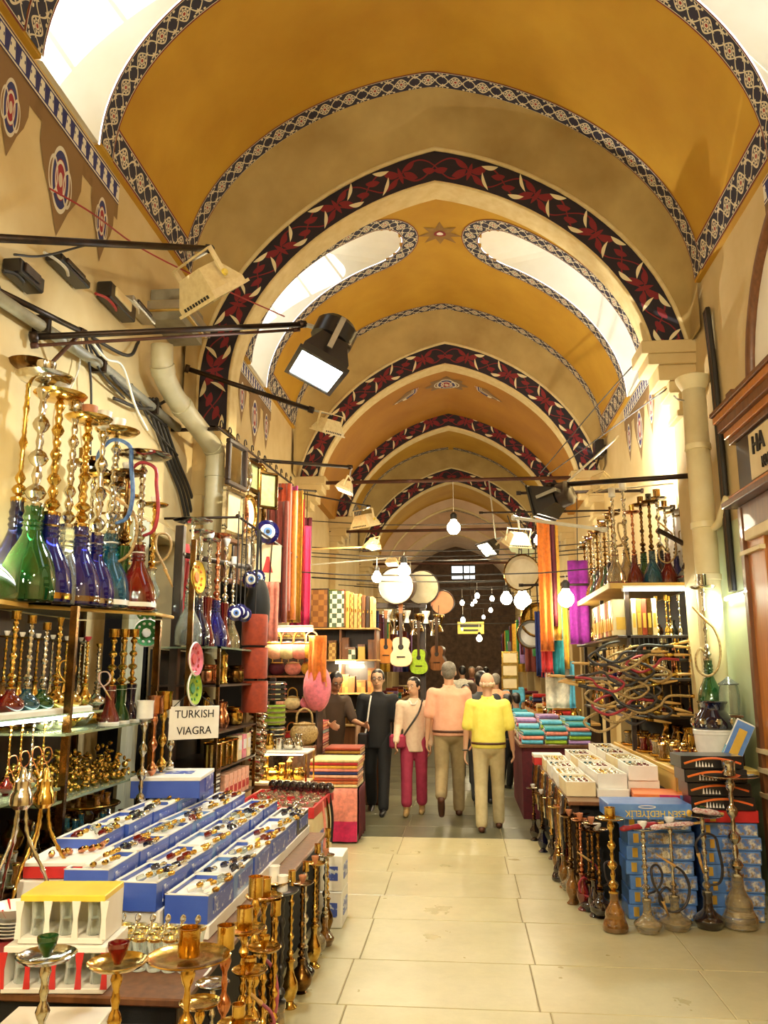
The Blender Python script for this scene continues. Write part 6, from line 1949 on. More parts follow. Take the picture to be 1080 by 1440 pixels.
# ------------------------------------------------------------------ cabinet of inlaid boxes and backgammon boards
CX, CY = -1.76, 12.1
cab = empty('inlay_cabinet', (CX, CY, 0)); tag(cab, 'tall open wooden cabinet of inlaid boxes behind the vendor', 'cabinet')
for x_ in (-.52, -.02, .50): put('side', MB().box(x_ - .015, -.02, 0, x_ + .015, .45, 2.36), 'mid_wood', cab)
for z_ in (.5, .95, 1.42, 1.9, 2.36): put('shelf', MB().box(-.53, -.05, z_ - .02, .53, .45, z_), 'light_wood', cab)
put('back', MB().box(-.52, .43, 0, .52, .45, 2.36), 'dark_wood', cab)
put('strip_lamp', MB().box(-.08, -.09, 1.84, .22, -.06, 1.875), 'lamp_warm', cab)
light('AREA', (.07, -.11, 1.83), 30, WARM, cab, size=.3, target=(.07, .3, 1.2))


def inlay_mat(name, a_, b_, sc):
    m, nt, b = newmat(name)
    tc = nt.nodes.new('ShaderNodeTexCoord'); ck = nt.nodes.new('ShaderNodeTexChecker')
    ck.inputs['Scale'].default_value = sc; ck.inputs['Color1'].default_value = c4(a_); ck.inputs['Color2'].default_value = c4(b_)
    nt.links.new(tc.outputs['Object'], ck.inputs[0]); nt.links.new(ck.outputs[0], b.inputs['Base Color']); b.inputs['Roughness'].default_value = .35


inlay_mat('inlay_check', (.72, .66, .5), (.06, .09, .05), 14.01)
inlay_mat('inlay_brown', (.33, .13, .03), (.2, .07, .018), 12.01)
inlay_mat('inlay_gold', (.55, .34, .09), (.3, .14, .03), 22.01)
for k, (w_, m_, h_, lb) in enumerate(((.30, 'inlay_brown', .58, 'large brown chequered backgammon board standing at the cabinet top edge'), (.24, 'inlay_check', .56, 'white and black chess board standing on the cabinet top'), (.05, 'yellow_wood', .54, 'closed golden backgammon case next to the chess board'),
                                      (.05, 'inlay_gold', .52, 'inlaid gold backgammon case, second in the row'), (.05, 'light_wood', .5, 'pale backgammon case, third in the row'), (.05, 'inlay_gold', .5, 'inlaid backgammon case, fourth in the row'), (.05, 'mid_wood', .48, 'brown backgammon case, fifth in the row'), (.05, 'dark_wood', .47, 'dark backgammon case, sixth in the row'), (.05, 'light_wood', .46, 'thin pale backgammon case ending the row'))):
    x_ = (-.36, -.08, .08, .14, .20, .26, .32, .38, .44)[k]
    r_ = empty('game_board', (CX + x_, CY + (.02 if k < 2 else .2), 2.362)); tag(r_, lb, 'game board', 'game boards on the cabinet')
    if k < 2:
        put('board', MB().bbox(-w_ / 2, -.02, 0, w_ / 2, .02, h_, .004), m_, r_)
        put('frame', MB().box(-w_ / 2 - .006, -.024, 0, -w_ / 2 + .014, .024, h_).box(w_ / 2 - .014, -.024, 0, w_ / 2 + .006, .024, h_).box(-w_ / 2, -.024, h_ - .012, w_ / 2, .024, h_ + .006).box(-w_ / 2, -.024, 0, w_ / 2, .024, .014), 'dark_wood' if k == 0 else 'silver', r_)
    else:
        put('case', MB().bbox(-w_ / 2, -.2, 0, w_ / 2, .2, h_, .004), m_, r_)
        put('latch', MB().box(-.01, -.206, h_ * .45, .01, -.2, h_ * .55), 'brass', r_)
for sh, z_ in enumerate((.5, .95, 1.42, 1.9)):
    for k in range(7):
        x_ = -.44 + k * .145
        if abs(x_ + .02) < .06: x_ += .05
        w_, h_ = random.uniform(.09, .13), random.uniform(.18, .36)
        carton('inlaid_box', 'small inlaid wooden box on the cabinet shelves behind the vendor', 'box', 'inlaid boxes in the cabinet', (CX + x_, CY + .12, z_ + .001), (w_, .16, h_), random.choice(['inlay_gold', 'inlay_brown', 'inlay_gold', 'mid_wood', 'yellow_wood', 'inlay_check']), lid='mid_wood', lidh=.03)
# gilt tea glasses row by the vendor
tbv = empty('vendor_counter', (-1.5, 11.45, 0)); tag(tbv, 'low counter covered with gilt tea glasses behind the vendor', 'counter')
put('body', MB().bbox(-.5, -.2, 0, .4, .2, 1.0, .01), 'mid_wood', tbv); put('top', MB().bbox(-.53, -.23, 1.0, .43, .23, 1.03, .006), 'light_wood', tbv)
for k in range(12):
    for j in range(2): tea_glass('gilt tea glass on the counter behind the vendor', (-1.98 + k * .075, 11.3 + j * .12, 1.032), 'amber_glass', 'gilt glasses behind the vendor', .13 + .05 * (k % 2))
for k, (x_, z_) in enumerate(((-1.55, 1.25), (-1.35, 1.2))):
    pass


# ------------------------------------------------------------------ musical instruments
ir = empty('instrument_rail', (-1.1, 13.1, 0)); tag(ir, 'dark timber rail the guitars and drums hang from', 'rail')
put('beam', MB().bbox(-1.65, -.05, 2.72, .55, .05, 2.80, .006), 'dark_wood', ir)
put('prop', MB().box(.45, -.04, 0, .53, .04, 2.72), 'dark_wood', ir)


def guitar(label, loc, s, top, side, group, rz=0.0, up=1):
    r_ = empty('guitar', loc, rot=(0 if up > 0 else pi, 0, rz), sc=s); tag(r_, label, 'guitar', group)
    out = []
    for k in range(33):
        a = 2 * pi * k / 32
        z_ = .25 * -cos(a)
        w_ = (.19 + .05 * cos(a) * 1.0) if True else 0
        wz = .20 if z_ < -.06 else (.135 if z_ < .07 else .155)
        f = {True: 1}[True]
        half = .5 * (.40 * (1 - ((z_ + .1) / .15) ** 2) ** .5 if -.25 <= z_ < -.1 else 0)
        out.append((a, z_))
    prof = [(0, -.25), (.09, -.245), (.15, -.215), (.185, -.16), (.19, -.10), (.17, -.04), (.135, .01), (.125, .05), (.14, .10), (.145, .15), (.125, .20), (.08, .23), (0, .235)]
    poly = prof + [(-x_, z_) for x_, z_ in prof[-2:0:-1]]
    put('body', shared('gt_b', lambda: fixn(MB().prism(poly, -.045, .045, 'y').mesh('gb', 'auto'))), side, r_)
    put('soundboard', shared('gt_t', lambda: fixn(MB().prism([(x_ * .97, z_ * .97) for x_, z_ in poly], -.05, -.044, 'y').mesh('gt'))), top, r_)
    put('sound_hole', shared('gt_h', lambda: MB().lathe([(.001, 0), (.045, 0), (.048, .003), (.001, .004)], 16, Matrix.Translation((0, -.05, .07)) @ Matrix.Rotation(pi / 2, 4, 'X'), cap=False).mesh('gh')), 'black_print', r_)
    put('bridge', shared('gt_r', lambda: MB().box(-.07, -.06, -.10, .07, -.048, -.08).mesh('gr')), 'dark_wood', r_)
    put('neck', shared('gt_n', lambda: MB().box(-.026, -.06, .10, .026, -.03, .62).mesh('gn')), 'dark_wood', r_)
    hd = put('headstock', shared('gt_k', lambda: MB().prism([(-.028, .62), (.028, .62), (.04, .78), (-.04, .78)], -.055, -.03, 'y').mesh('gk')), side, r_)
    for sx_ in (-1, 1):
        for j in range(3): put('tuning_peg', shared(('gt_p', sx_, j), lambda: MB().tube([(sx_ * .035, -.04, .65 + j * .045), (sx_ * .065, -.04, .65 + j * .045)], .008, 5).mesh('gp')), 'white_ceramic', hd)


guitar('pale spruce-topped guitar hanging neck-up among the instruments', atY(564, 916, 12.9), .95, 'cream_card', 'orange_wood', 'hanging guitars')
guitar('amber sunburst guitar hanging left of the pale one', atY(541, 915, 12.85), .8, 'orange_wood', 'mid_wood', 'hanging guitars', .5)
guitar('olive-green painted guitar hanging right of the pale one', atY(590, 930, 12.9), .8, 'cloth_lime', 'dark_wood', 'hanging guitars', -.3)
guitar('dark brown guitar hanging in the shadow by the prop', atY(616, 925, 12.95), .8, 'mid_wood', 'dark_wood', 'hanging guitars', -.5)


def drum(label, loc, r, d_, head, shell, rot, group):
    r_ = empty('frame_drum', loc, rot=rot); tag(r_, label, 'drum', group)
    put('shell', MB().lathe([(r, 0), (r * 1.02, .01), (r * 1.02, d_ - .01), (r, d_)], 26).mesh('s', 'auto'), shell, r_)
    put('skin', MB().lathe([(.001, d_ + .004), (r * .8, d_ + .008), (r * .97, d_ + .002)], 26, cap=False).mesh('k', True), head, r_)
    put('hoop', MB().tube([(r * 1.01 * cos(2 * pi * k / 26), r * 1.01 * sin(2 * pi * k / 26), d_) for k in range(27)], .012, 5), 'dark_wood', r_)


mat('drum_skin', (.62, .55, .38), .5, c2=(.45, .36, .2), nscale=4)
drum('big pale-skinned drum lying on the instrument rail under the bulbs', atY(562, 823, 12.9), .28, .22, 'drum_skin', 'dark_wood', facing((-.2, -1, -.15)), 'drums on the rail')
drum('second big drum half behind the pale one', atY(592, 826, 13.25), .27, .22, 'drum_skin', 'mid_wood', facing((.1, -1, -.1)), 'drums on the rail')
drum('tan frame drum further along the rail', atY(622, 848, 13.2), .19, .1, 'terracotta', 'dark_wood', facing((0, -1, 0)), 'drums on the rail')
for k in range(9):
    px, py = 545 + k * 9, 865 + (k * 37) % 22
    q = atY(px, py, 13.0)
    r_ = empty('hand_drum', q, sc=.5 + .1 * (k % 3)); tag(r_, 'small goblet drum hanging among the guitars', 'drum', 'small goblet drums')
    put('goblet', shared('gob', lambda: MB().lathe([(.10, -.22), (.07, -.12), (.06, -.05), (.12, .08), (.13, .16), (.125, .17)], 14).mesh('g', 'auto')), ('white_ceramic', 'silver', 'dark_brass')[k % 3], r_)
    put('skin', shared('gobs', lambda: MB().lathe([(.001, .172), (.12, .172), (.132, .165)], 14, cap=False).mesh('s')), 'drum_skin', r_)
    put('cord', shared(('gobc', k), lambda: MB().tube([(0, 0, .17), (0, .1, (2.76 - q.z) / (.5 + .1 * (k % 3)))], .01, 4).mesh('c')), 'cable_black', r_)
# ================================================================== right side
# wooden shop front
sf = struct(empty('door_1', (WR, 5.62, 0)))
def sfb(name, x0, y0, z0, x1, y1, z1, m, b=.006, par=None): return put(name, MB().bbox(x0 - 0, y0 - 6.0, z0, x1 - 0, y1 - 6.0, z1, b), m, par or sf)
sfb('jamb', -.10, 6.62, 0, .02, 7.02, 3.0, 'orange_wood')
sfb('jamb_edge', -.13, 6.98, 0, .02, 7.06, 3.0, 'mid_wood')
for z_ in (2.62, 1.12, .98, .80): sfb('pale_inlay', -.137, 6.62, z_, -.09, 7.065, z_ + .035, 'cream_card', .002)
sfb('door_leaf', -.04, 5.3, .05, .0, 6.6, 2.75, 'mid_wood')
sfb('door_pane', -.05, 5.45, .9, -.03, 6.45, 2.6, 'navy_glass', .002)
sfb('jamb', -.10, 4.9, 0, .02, 5.28, 3.0, 'orange_wood')
sfb('lintel', -.12, 4.8, 2.78, .02, 7.08, 3.02, 'mid_wood')
sfb('lintel_light', -.145, 5.3, 2.72, -.02, 6.9, 2.80, 'cream_card')
sfb('ledge', -.22, 4.75, 3.02, .02, 7.16, 3.07, 'mid_wood')
sfb('ledge', -.17, 4.78, 3.07, .02, 7.12, 3.12, 'orange_wood')
sfb('fascia', -.10, 4.85, 3.12, .02, 7.05, 3.55, 'dark_wood')
sfb('sign_panel', -.115, 5.0, 3.16, -.09, 6.72, 3.52, 'cream_card', .002)
for k, (w_, z0, z1) in enumerate(((.13, 3.55, 3.60), (.16, 3.60, 3.66), (.20, 3.66, 3.74), (.23, 3.74, 3.80), (.25, 3.80, 3.84))):
    sfb('cornice', -w_, 4.8 - w_ * .4, z0, .02, 7.05 + w_ * .55, z1, ('mid_wood', 'orange_wood')[k % 2])
sfb('finial_block', -.14, 6.95, 3.84, .02, 7.08, 3.98, 'mid_wood')
put('lunette_trim', MB().tube([(-.03, -.55 + 1.32 * cos(pi * k / 24), 3.84 + 1.32 * sin(pi * k / 24)) for k in range(25)], .05, 8).mesh('lt', True), 'mid_wood', sf)
put('lunette_glass', MB().prism([(-.55 + 1.3 * cos(pi * k / 24), 3.84 + 1.3 * sin(pi * k / 24)) for k in range(25)], -.02, -.01, 'x'), 'white_plaster', sf)
RT = (pi / 2, 0, -pi / 2)
text_obj('HA', 'black_print', (-.12, .63, 3.40), RT, .20, sf, align='LEFT', depth=.01, sx=.9)
text_obj('KU', 'black_print', (-.12, .46, 3.235), RT, .12, sf, align='LEFT', depth=.01, sx=.9)
mp = struct(put('trim_2', MB().box(WR - .006, 6.4, 0, WR + .002, 8.0, 3.0), 'mint_tint'))  # thin sheet carrying pale green fluorescent light as wall colour

# cream downpipe beside the capital
cp = empty('downpipe', (2.20, 7.52, 0)); tag(cp, 'cream downpipe running down under the stone capital', 'pipe')
put('pipe', MB().tube([(0, 0, 0), (0, 0, 4.35)], .105, 16).mesh('p', True), 'cream_pipe', cp)
put('funnel', MB().lathe([(.105, 4.3), (.15, 4.38), (.16, 4.42), (.12, 4.44)], 16).mesh('f', 'auto'), 'cream_pipe', cp)
for z_ in (1.2, 2.55, 3.02, 3.75): put('collar', MB().lathe([(.104, z_ - .03), (.116, z_ - .025), (.116, z_ + .025), (.104, z_ + .03)], 16).mesh('c', 'auto'), 'cream_pipe', cp)
put('branch', MB().tube(smoothpath([(0, 0, 2.98), (.08, -.12, 3.0), (.10, -.22, 3.1), (.11, -.35, 3.2)], 5), .035, 8).mesh('b', True), 'cream_pipe', cp)
put('hook', MB().tube(smoothpath([(-.1, -.02, 4.2), (-.16, -.06, 4.2), (-.2, -.06, 4.24)], 4), .01, 5), 'steel', cp)
for k in range(4):
    cable('brown cable bundled against the wall beside the downpipe', [(2.30, 7.25 + k * .035, 5.0), (2.31, 7.22 + k * .035, 4.4), (2.31, 7.20 + k * .035, 3.6), (2.32, 7.22 + k * .035, 2.4)], ('cable_black', 'rust_iron', 'cable_black', 'dark_wood')[k], .024 - .003 * k, 'cables beside the cream downpipe')
cable('thin black wire from the second vault down to the right bar', [atY(930, 470, 8.0), atY(840, 570, 10.0), atY(760, 665, 12.5)], 'cable_black', .008)
cable('thin black wire slanting below the first one to the right bar', [atY(940, 545, 8.0), atY(850, 610, 9.6), atY(770, 668, 11.5)], 'cable_black', .008)
cable('white batten wire across the bright wall', [atY(870, 613, 9.0), atY(795, 680, 8.7)], 'cable_white', .012)
tvl = empty('wall_lamp', atX(848, 632, 2.3)); tag(tvl, 'small black fitting on the right wall past the bright patch', 'lamp')
put('case', MB().bbox(-.14, -.12, -.14, .0, .12, .14, .01), 'black_card', tvl); put('arm', MB().tube([(-.07, 0, -.14), (-.12, 0, -.3)], .015, 5), 'black_iron', tvl); put('backplate', MB().box(-.01, -.06, -.06, .06, .06, .06), 'black_iron', tvl)

# ------------------------------------------------------------------ box stacks at the near end
def blue_boxes(xa, xb, y_, n, h, lab, grp):
    for k in range(n):
        carton('pipe_box', ('lowest', 'second-lowest', 'third from the floor', 'fourth from the floor', 'fifth from the floor', 'sixth from the floor', 'uppermost')[k] + ' ' + lab, 'box', grp, ((xa + xb) / 2 + .008 * (k % 3 - 1), y_, .002 + k * h), (xb - xa - .03, .30, h - .003), 'sky_card', rz=.02 * ((k * 7) % 3 - 1),
               parts=[('printed_picture', '-y', .3, .15, .98, .9, 'photo_print'), ('printed_picture', '-y', .08, .2, .16, .85, 'gold_print')])


blue_boxes(1.14, 1.64, 6.52, 7, .099, 'blue pipe carton under the upside-down lettered box', 'blue cartons, stack under the lettered box')
blue_boxes(1.68, 2.10, 6.52, 7, .094, 'blue pipe carton under the red box', 'blue cartons, stack under the red box')
carton('pipe_box', 'red box lying on the blue cartons under the black ones', 'box', None, (1.89, 6.52, .662), (.40, .3, .085), 'red_card', parts=[('printed_mark', '-y', .15, .1, .25, .95, 'gold_print')])
for k in range(4):
    r_ = carton('pipe_box', 'glossy black carton with gilt arc and white motif, %s of its stack' % ('lowest', 'second', 'third', 'topmost')[k], 'box', 'black cartons with gilt arcs', (1.83 - .022 * (k - 1), 6.50, .75 + k * .094), (.44, .3, .09), 'black_card', rz=.02 * (k - 2))
    pts = [(-.2 + .4 * t / 12, -.153, .02 + .055 * sin(pi * (t + 1.5) / 15)) for t in range(13)]
    put('gilt_arc', MB().tube(pts, .008, 5), 'orange_card', r_)
    for j in range(6): put('printed_motif', MB().prism([(-.12 + j * .022, .015), (-.105 + j * .022, .015), (-.112 + j * .022, .06 - .004 * j)], -.1535, -.149, 'y'), 'white_print', r_)
bx = carton('lettered_box', 'blue carton lying upside down, gilt letters ESEN HEDIYELIK on its side', 'box', None, (1.30, 6.40, .697), (.58, .34, .105), 'sky_card', rz=.03)
text_obj('ESEN HEDİYELİK', 'yellow_card', (.035, -.173, .042), (pi / 2, pi, 0), .060, bx, sx=.92)
put('printed_emblem', MB().lathe([(.001, 0), (.02, 0), (.001, .004)], 10, Matrix.Translation((.27, -.171, .05)) @ Matrix.Rotation(pi / 2, 4, 'X'), cap=False), 'gold_print', bx)
put('printed_oval', MB().tube([(-.02 + .06 * cos(2 * pi * k / 14), -.171, .085 + .009 * sin(2 * pi * k / 14)) for k in range(15)], .003, 4), 'white_print', bx)
carton('lettered_box', 'carton with orange and magenta sunset print under the white jewel tray', 'box', None, (1.52, 6.86, .744), (.42, .36, .06), 'orange_card', rz=-.12, parts=[('printed_patch', '-y', .45, 0, .8, 1, 'cloth_hotpink'), ('printed_patch', '-y', .8, 0, 1, 1, 'sky_card')])

# ------------------------------------------------------------------ jewel table
rt = empty('market_table', (1.22, 8.3, 0)); tag(rt, 'long right-hand table carrying white trays of jewellery', 'table')
put('tabletop', MB().bbox(-.42, -1.58, .71, .42, 1.5, .74, .006), 'mid_wood', rt)
for x_ in (-.36, .36):
    for y_ in (-1.45, 1.35): put('leg', MB().box(x_ - .03, y_ - .03, 0, x_ + .03, y_ + .03, .71), 'dark_wood', rt)
put('skirt', MB().box(-.34, -1.44, .02, .40, 1.34, .709), 'cloth_black', rt)
trn = ('first', 'second', 'third', 'fourth', 'fifth')
for i, x_ in enumerate((.93, 1.18, 1.44)):
    z_ = .744 + (0, .06, .12)[i]
    if i: 
        o_ = put('display_step', MB().bbox(x_ - .125, 6.95 if i == 1 else 7.05, .741, x_ + .125, 9.3, z_ - .001, .004), 'white_card'); tag(o_, ('low white riser in the middle of the jewel table', 'higher white riser at the wall side of the jewel table')[i - 1], 'riser')
    for j in range(4):
        y_ = 7.22 + j * .55 + .03 * i
        open_box('white open tray of jewellery, %s from the lettered box, %s row' % (trn[j], ('aisle-side', 'middle', 'wall-side')[i]), 'white jewel trays', (x_, y_, z_), (.23, .50, .11), 'white_card' if (i + j) % 3 else 'cream_card', rz=random.uniform(-.04, .04), name='jewel_tray', panel='photo_print' if (i + j) % 3 == 1 else None)
        for q in range(16):
            m_ = ('silver', 'brass', 'frost_glass', 'silver')[(q + j) % 4] if (j + i) % 2 else ('ruby_glass', 'teal_glass', 'silver', 'ruby_glass', 'frost_glass')[q // 2 % 5]
            nm = dict(silver='silver', brass='gold', frost_glass='pearly', ruby_glass='ruby red', teal_glass='turquoise')[m_]
            o_ = put('jewel', shared('jewel', lambda: MB().ball((0, 0, 0), .014, 7, 5, 1.5, 1, .8).mesh('j', True)), m_, None, (x_ + ((q % 4) - 1.5) * .048, y_ - .19 + (q // 4) * .12 + random.uniform(-.02, .02), z_ + .098), (0, 0, random.uniform(0, 3)))
            tag(o_, '%s trinket in the %s jewel tray from the lettered box, %s row' % (nm, trn[j], ('aisle-side', 'middle', 'wall-side')[i]), 'trinket', '%s trinkets, %s tray, %s row' % (nm, trn[j], ('aisle-side', 'middle', 'wall-side')[i]))
carton('display_box', 'red display box in the middle of the aisle edge of the jewel table', 'box', None, (.90, 9.35, .742), (.3, .24, .11), 'red_card', lid='white_card', lidh=.03)
# necklaces hanging along the table's edge
for k in range(34):
    y_ = 6.85 + k * .088
    m_ = ('dark_brass', 'brass', 'smoke_glass', 'ruby_glass', 'brass', 'cloth_black', 'amber_glass', 'silver')[(k * 5) % 8]
    nm = dict(dark_brass='bronze', brass='gold', smoke_glass='dark', ruby_glass='red', cloth_black='black', amber_glass='amber', silver='silver')[m_]
    L = .32 + .14 * ((k * 7) % 5) / 4
    x0 = .796
    pts = smoothpath([(0, 0, 0), (-.02, -.02, -L * .5), (-.015, 0, -L), (-.02, .025, -L * .5), (0, .03, 0)], 6)
    o_ = put('necklace', MB().tube(pts, [.009 + .005 * (i % 2) for i in range(len(pts))], 5).mesh('n', True), m_, None, (x0, y_, .745)); tag(o_, '%s bead necklace hanging over the edge of the right-hand table' % nm, 'necklace', nm + ' necklaces on the table edge')
# water pipes along the floor in front
RF = 'water pipes standing on the floor by the right-hand table'
for px, py, top, lb, kw in ((912, 1311, 1146, 'floor pipe with frosted glass foot, silver stem and black hose, before the blue cartons', dict(glass='frost_glass', metal='silver', base='squat', stem='rings', tray=True, bowl='cup', hose='loop', hosem='black_hose', bowlm='white_ceramic')),
                            (951, 1307, 1140, 'floor pipe with pale frosted glass and red-white hose grip, second before the blue cartons', dict(glass='frost_glass', metal='silver', base='squat', stem='slim', tray=True, bowl='cup', hose='drape', hosem='black_hose', bowlm='white_ceramic', wide=1.1)),
                            (998, 1305, 1124, 'floor pipe with near-black glass foot and green bowl', dict(glass='smoke_glass', metal='silver', base='squat', stem='balls', tray='wide', bowl='cup', hose='up', hosem='black_hose', bowlm='green_glass')),
                            (1042, 1304, 1062, 'tallest floor pipe with big silver knobs, wide silver tray, by the door jamb', dict(glass='frost_glass', metal='silver', base='flask', stem='big', tray='wide', bowl='can', bowlm='silver')),
                            (866, 1309, 1130, 'brass-cupped floor pipe with stepped glass foot at the table corner', dict(glass='amber_glass', metal='brass', base='flask', stem='big', tray=True, bowl='mug', bowlm='brass')),
                            (846, 1291, 1150, 'dark floor pipe with bronze stem beside the brass-cupped one', dict(glass='smoke_glass', metal='dark_brass', base='globe', stem='balls', hose='loop', hosem='black_hose')),
                            (831, 1280, 1150, 'dark floor pipe with round brown glass foot, third from the table corner', dict(glass='smoke_glass', metal='dark_brass', base='squat', stem='rings', hose='drape', hosem='red_hose')),
                            (816, 1268, 1135, 'dark floor pipe with amber glass foot, fourth from the table corner', dict(glass='amber_glass', metal='dark_brass', base='globe', stem='balls', bowlm='terracotta')),
                            (803, 1252, 1130, 'bronze floor pipe with frosted green foot, fifth from the table corner', dict(glass='frost_glass', metal='dark_brass', base='squat', stem='slim', hose='loop', hosem='brown_hose', bowl='can', bowlm='white_ceramic')),
                            (788, 1238, 1120, 'bronze floor pipe with dark flask foot beyond the green-footed one', dict(glass='smoke_glass', metal='brass', base='flask', stem='rings', bowl='can', bowlm='silver')),
                            (795, 1222, 1116, 'small copper-stemmed floor pipe half hidden in the row', dict(glass='ruby_glass', metal='copper', base='globe', stem='balls')),
                            (778, 1208, 1110, 'black-based figurine pipe with brass arms near the necklaces', dict(glass='smoke_glass', metal='brass', base='vase', stem='big', bowl='cup', bowlm='brass')),
                            (764, 1198, 1105, 'slim bronze floor pipe before the necklaces', dict(glass='navy_glass', metal='dark_brass', base='vase', stem='slim')),
                            (752, 1182, 1098, 'slim dark floor pipe furthest along the row', dict(glass='smoke_glass', metal='dark_brass', base='vase', stem='rings'))):
    hkpx(lb, RF, px, py, top, z=0.0, wide=kw.pop('wide', 1.0) * 1.25, **kw)
for k in range(9):
    px, py = 858 + k * 5 % 40, 1296
    p = Vector((1.08 - .06 * (k % 3), 6.42 + k * .16, 0))
    hookah('dark pipe in the crowded second row under the jewel table edge', 'second row of dark pipes', (p.x - .16, p.y, 0), .72, glass=('smoke_glass', 'ruby_glass', 'amber_glass')[k % 3], metal=('dark_brass', 'copper')[k % 2], base='vase', stem='rings', bowl='cup', bowlm='terracotta')
# hose grips lying over the trays
for k, (y_, m_) in enumerate(((6.08, 'red_hose'), (6.10, 'white_hose'), (6.14, 'white_hose'))):
    a_, c_ = (atY(872, 1166, 6.05), atY(915, 1164, 6.08), atY(975, 1139, 6.12))[k], (atY(925, 1158, 6.12), atY(975, 1158, 6.15), atY(1012, 1144, 6.15))[k]
    r_ = empty('hose_grip', a_); tag(r_, ('red and gold hose grip laid across the pipe trays', 'white wrapped hose grip laid across the second tray', 'pale hose grip reaching to the green bowl')[k], 'hose')
    d = c_ - a_
    put('grip', MB().tube([d * t for t in (0, .1, .3, .6, .9, 1)], [.012, .02, .016, .022, .016, .01], 8).mesh('g', True), m_, r_)
    put('tip', MB().tube([d, d * 1.15], .009, 6), 'light_wood', r_)

# ------------------------------------------------------------------ plank with tea sets, bucket, big glass
pk_ = empty('tea_counter', (1.93, 8.2, 0)); tag(pk_, 'yellow wooden counter along the right wall crowded with tea sets', 'counter')
put('top', MB().bbox(-.29, -1.35, .93, .36, 1.3, .97, .006), 'yellow_wood', pk_)
put('apron', MB().box(-.28, -1.34, .78, -.26, 1.3, .93), 'yellow_wood', pk_); put('front_apron', MB().box(-.28, -1.345, .72, .16, -1.325, .93), 'yellow_wood', pk_)
put('base', MB().box(-.26, -1.3, 0, .18, 1.28, .93), 'dark_wood', pk_)
tray_with('round silver tray of ruby and gilt glasses on the yellow counter', (1.86, 7.12, .972), .19, 'silver', 6, 'ruby tea glass with gilt lines on the silver tray', ['ruby_glass'], 'ruby tea glasses', 7, .12)
for k in range(5):
    tray_with('gilt tray of tea glasses on the yellow counter, %s past the ruby set' % ('first', 'second', 'third', 'fourth', 'fifth')[k], (1.80 + .03 * (k % 2), 7.52 + k * .38, .972), .16, 'brass', 6, '%s tea glass with gilt rim on a gilt tray' % ('amber', 'clear', 'ruby', 'amber', 'clear')[k], [('amber_glass', 'frost_glass', 'ruby_glass', 'amber_glass', 'frost_glass')[k]], '%s glasses on gilt trays' % ('amber', 'clear', 'ruby', 'amber', 'clear')[k], 6, .13)
    pot('brass coffee pot standing behind the tea trays on the yellow counter', (2.14, 7.5 + k * .4, .972), 1.1, ('brass', 'dark_brass')[k % 2], 'jug', 'coffee pots behind the tea trays')
bk = empty('bucket', (2.0, 6.98, .972)); tag(bk, 'white bucket under the black glass vessel', 'bucket')
put('body', MB().lathe([(.13, 0), (.135, .006), (.155, .26), (.162, .262), (.162, .285), (.15, .285)], 22).mesh('b', 'auto'), 'white_ceramic', bk); put('lid', MB().lathe([(.16, .285), (.165, .29), (.16, .30), (.01, .30)], 22).mesh('l', 'auto'), 'white_ceramic', bk)
gv = empty('glass_vessel', (2.0, 6.98, 1.273)); tag(gv, 'squat black glass vessel with clear cut facets on the white bucket', 'vase')
put('body', MB().lathe([(.14, 0), (.165, .01), (.165, .05), (.13, .10), (.095, .15), (.10, .19), (.12, .21), (.11, .22)], 16).mesh('b', 'auto'), 'navy_glass', gv)
for k in range(8): put('facet', MB().ball((.155 * cos(k * pi / 4), .155 * sin(k * pi / 4), .055), .028, 8, 5, 1, 1, 1.3), 'silver', gv)
lb_ = carton('lettered_box', 'tall blue and white box leaning beside the bucket', 'box', None, (1.98, 6.70, .985), (.13, .12, .40), 'white_card', rot=(0, .45, -.25), parts=[('printed_side', '-y', .02, .02, .98, .98, 'sky_card'), ('printed_patch', '-x', .15, .1, .85, .45, 'cloth_skyblue')])
for x_, w_ in ((-.0, .05),): put('printed_word', MB().box(-.03, -.0685, .08, .03, -.0645, .34), 'gold_print', lb_)
ped = empty('pedestal', (2.17, 7.28, .972)); tag(ped, 'dark pedestal holding the green glass pipe and clear jar', 'pedestal')
put('column', MB().bbox(-.15, -.15, 0, .10, .22, .38, .006), 'dark_wood', ped); put('top', MB().bbox(-.17, -.17, .38, .11, .24, .40, .004), 'mid_wood', ped)
hookah('tall pipe with deep green glass and silver stem beside the cream downpipe', None, (2.10, 7.36, 1.375), 1.22, glass='green_glass', metal='silver', base='bell', stem='slim', tray=True, bowl='mug', bowlm='silver', hose='drape', hosem='tan_hose', wide=.9)
jr = empty('glass_jar', (2.2, 7.18, 1.375)); tag(jr, 'clear lidded glass jar of shells next to the green pipe', 'jar')
put('jar', MB().lathe([(.07, 0), (.08, .01), (.085, .15), (.075, .22), (.07, .24)], 16).mesh('j', 'auto'), 'clear_glass', jr); put('lid', MB().lathe([(.08, .24), (.085, .25), (.04, .28), (.02, .30), (.005, .31)], 16).mesh('l', 'auto'), 'clear_glass', jr)

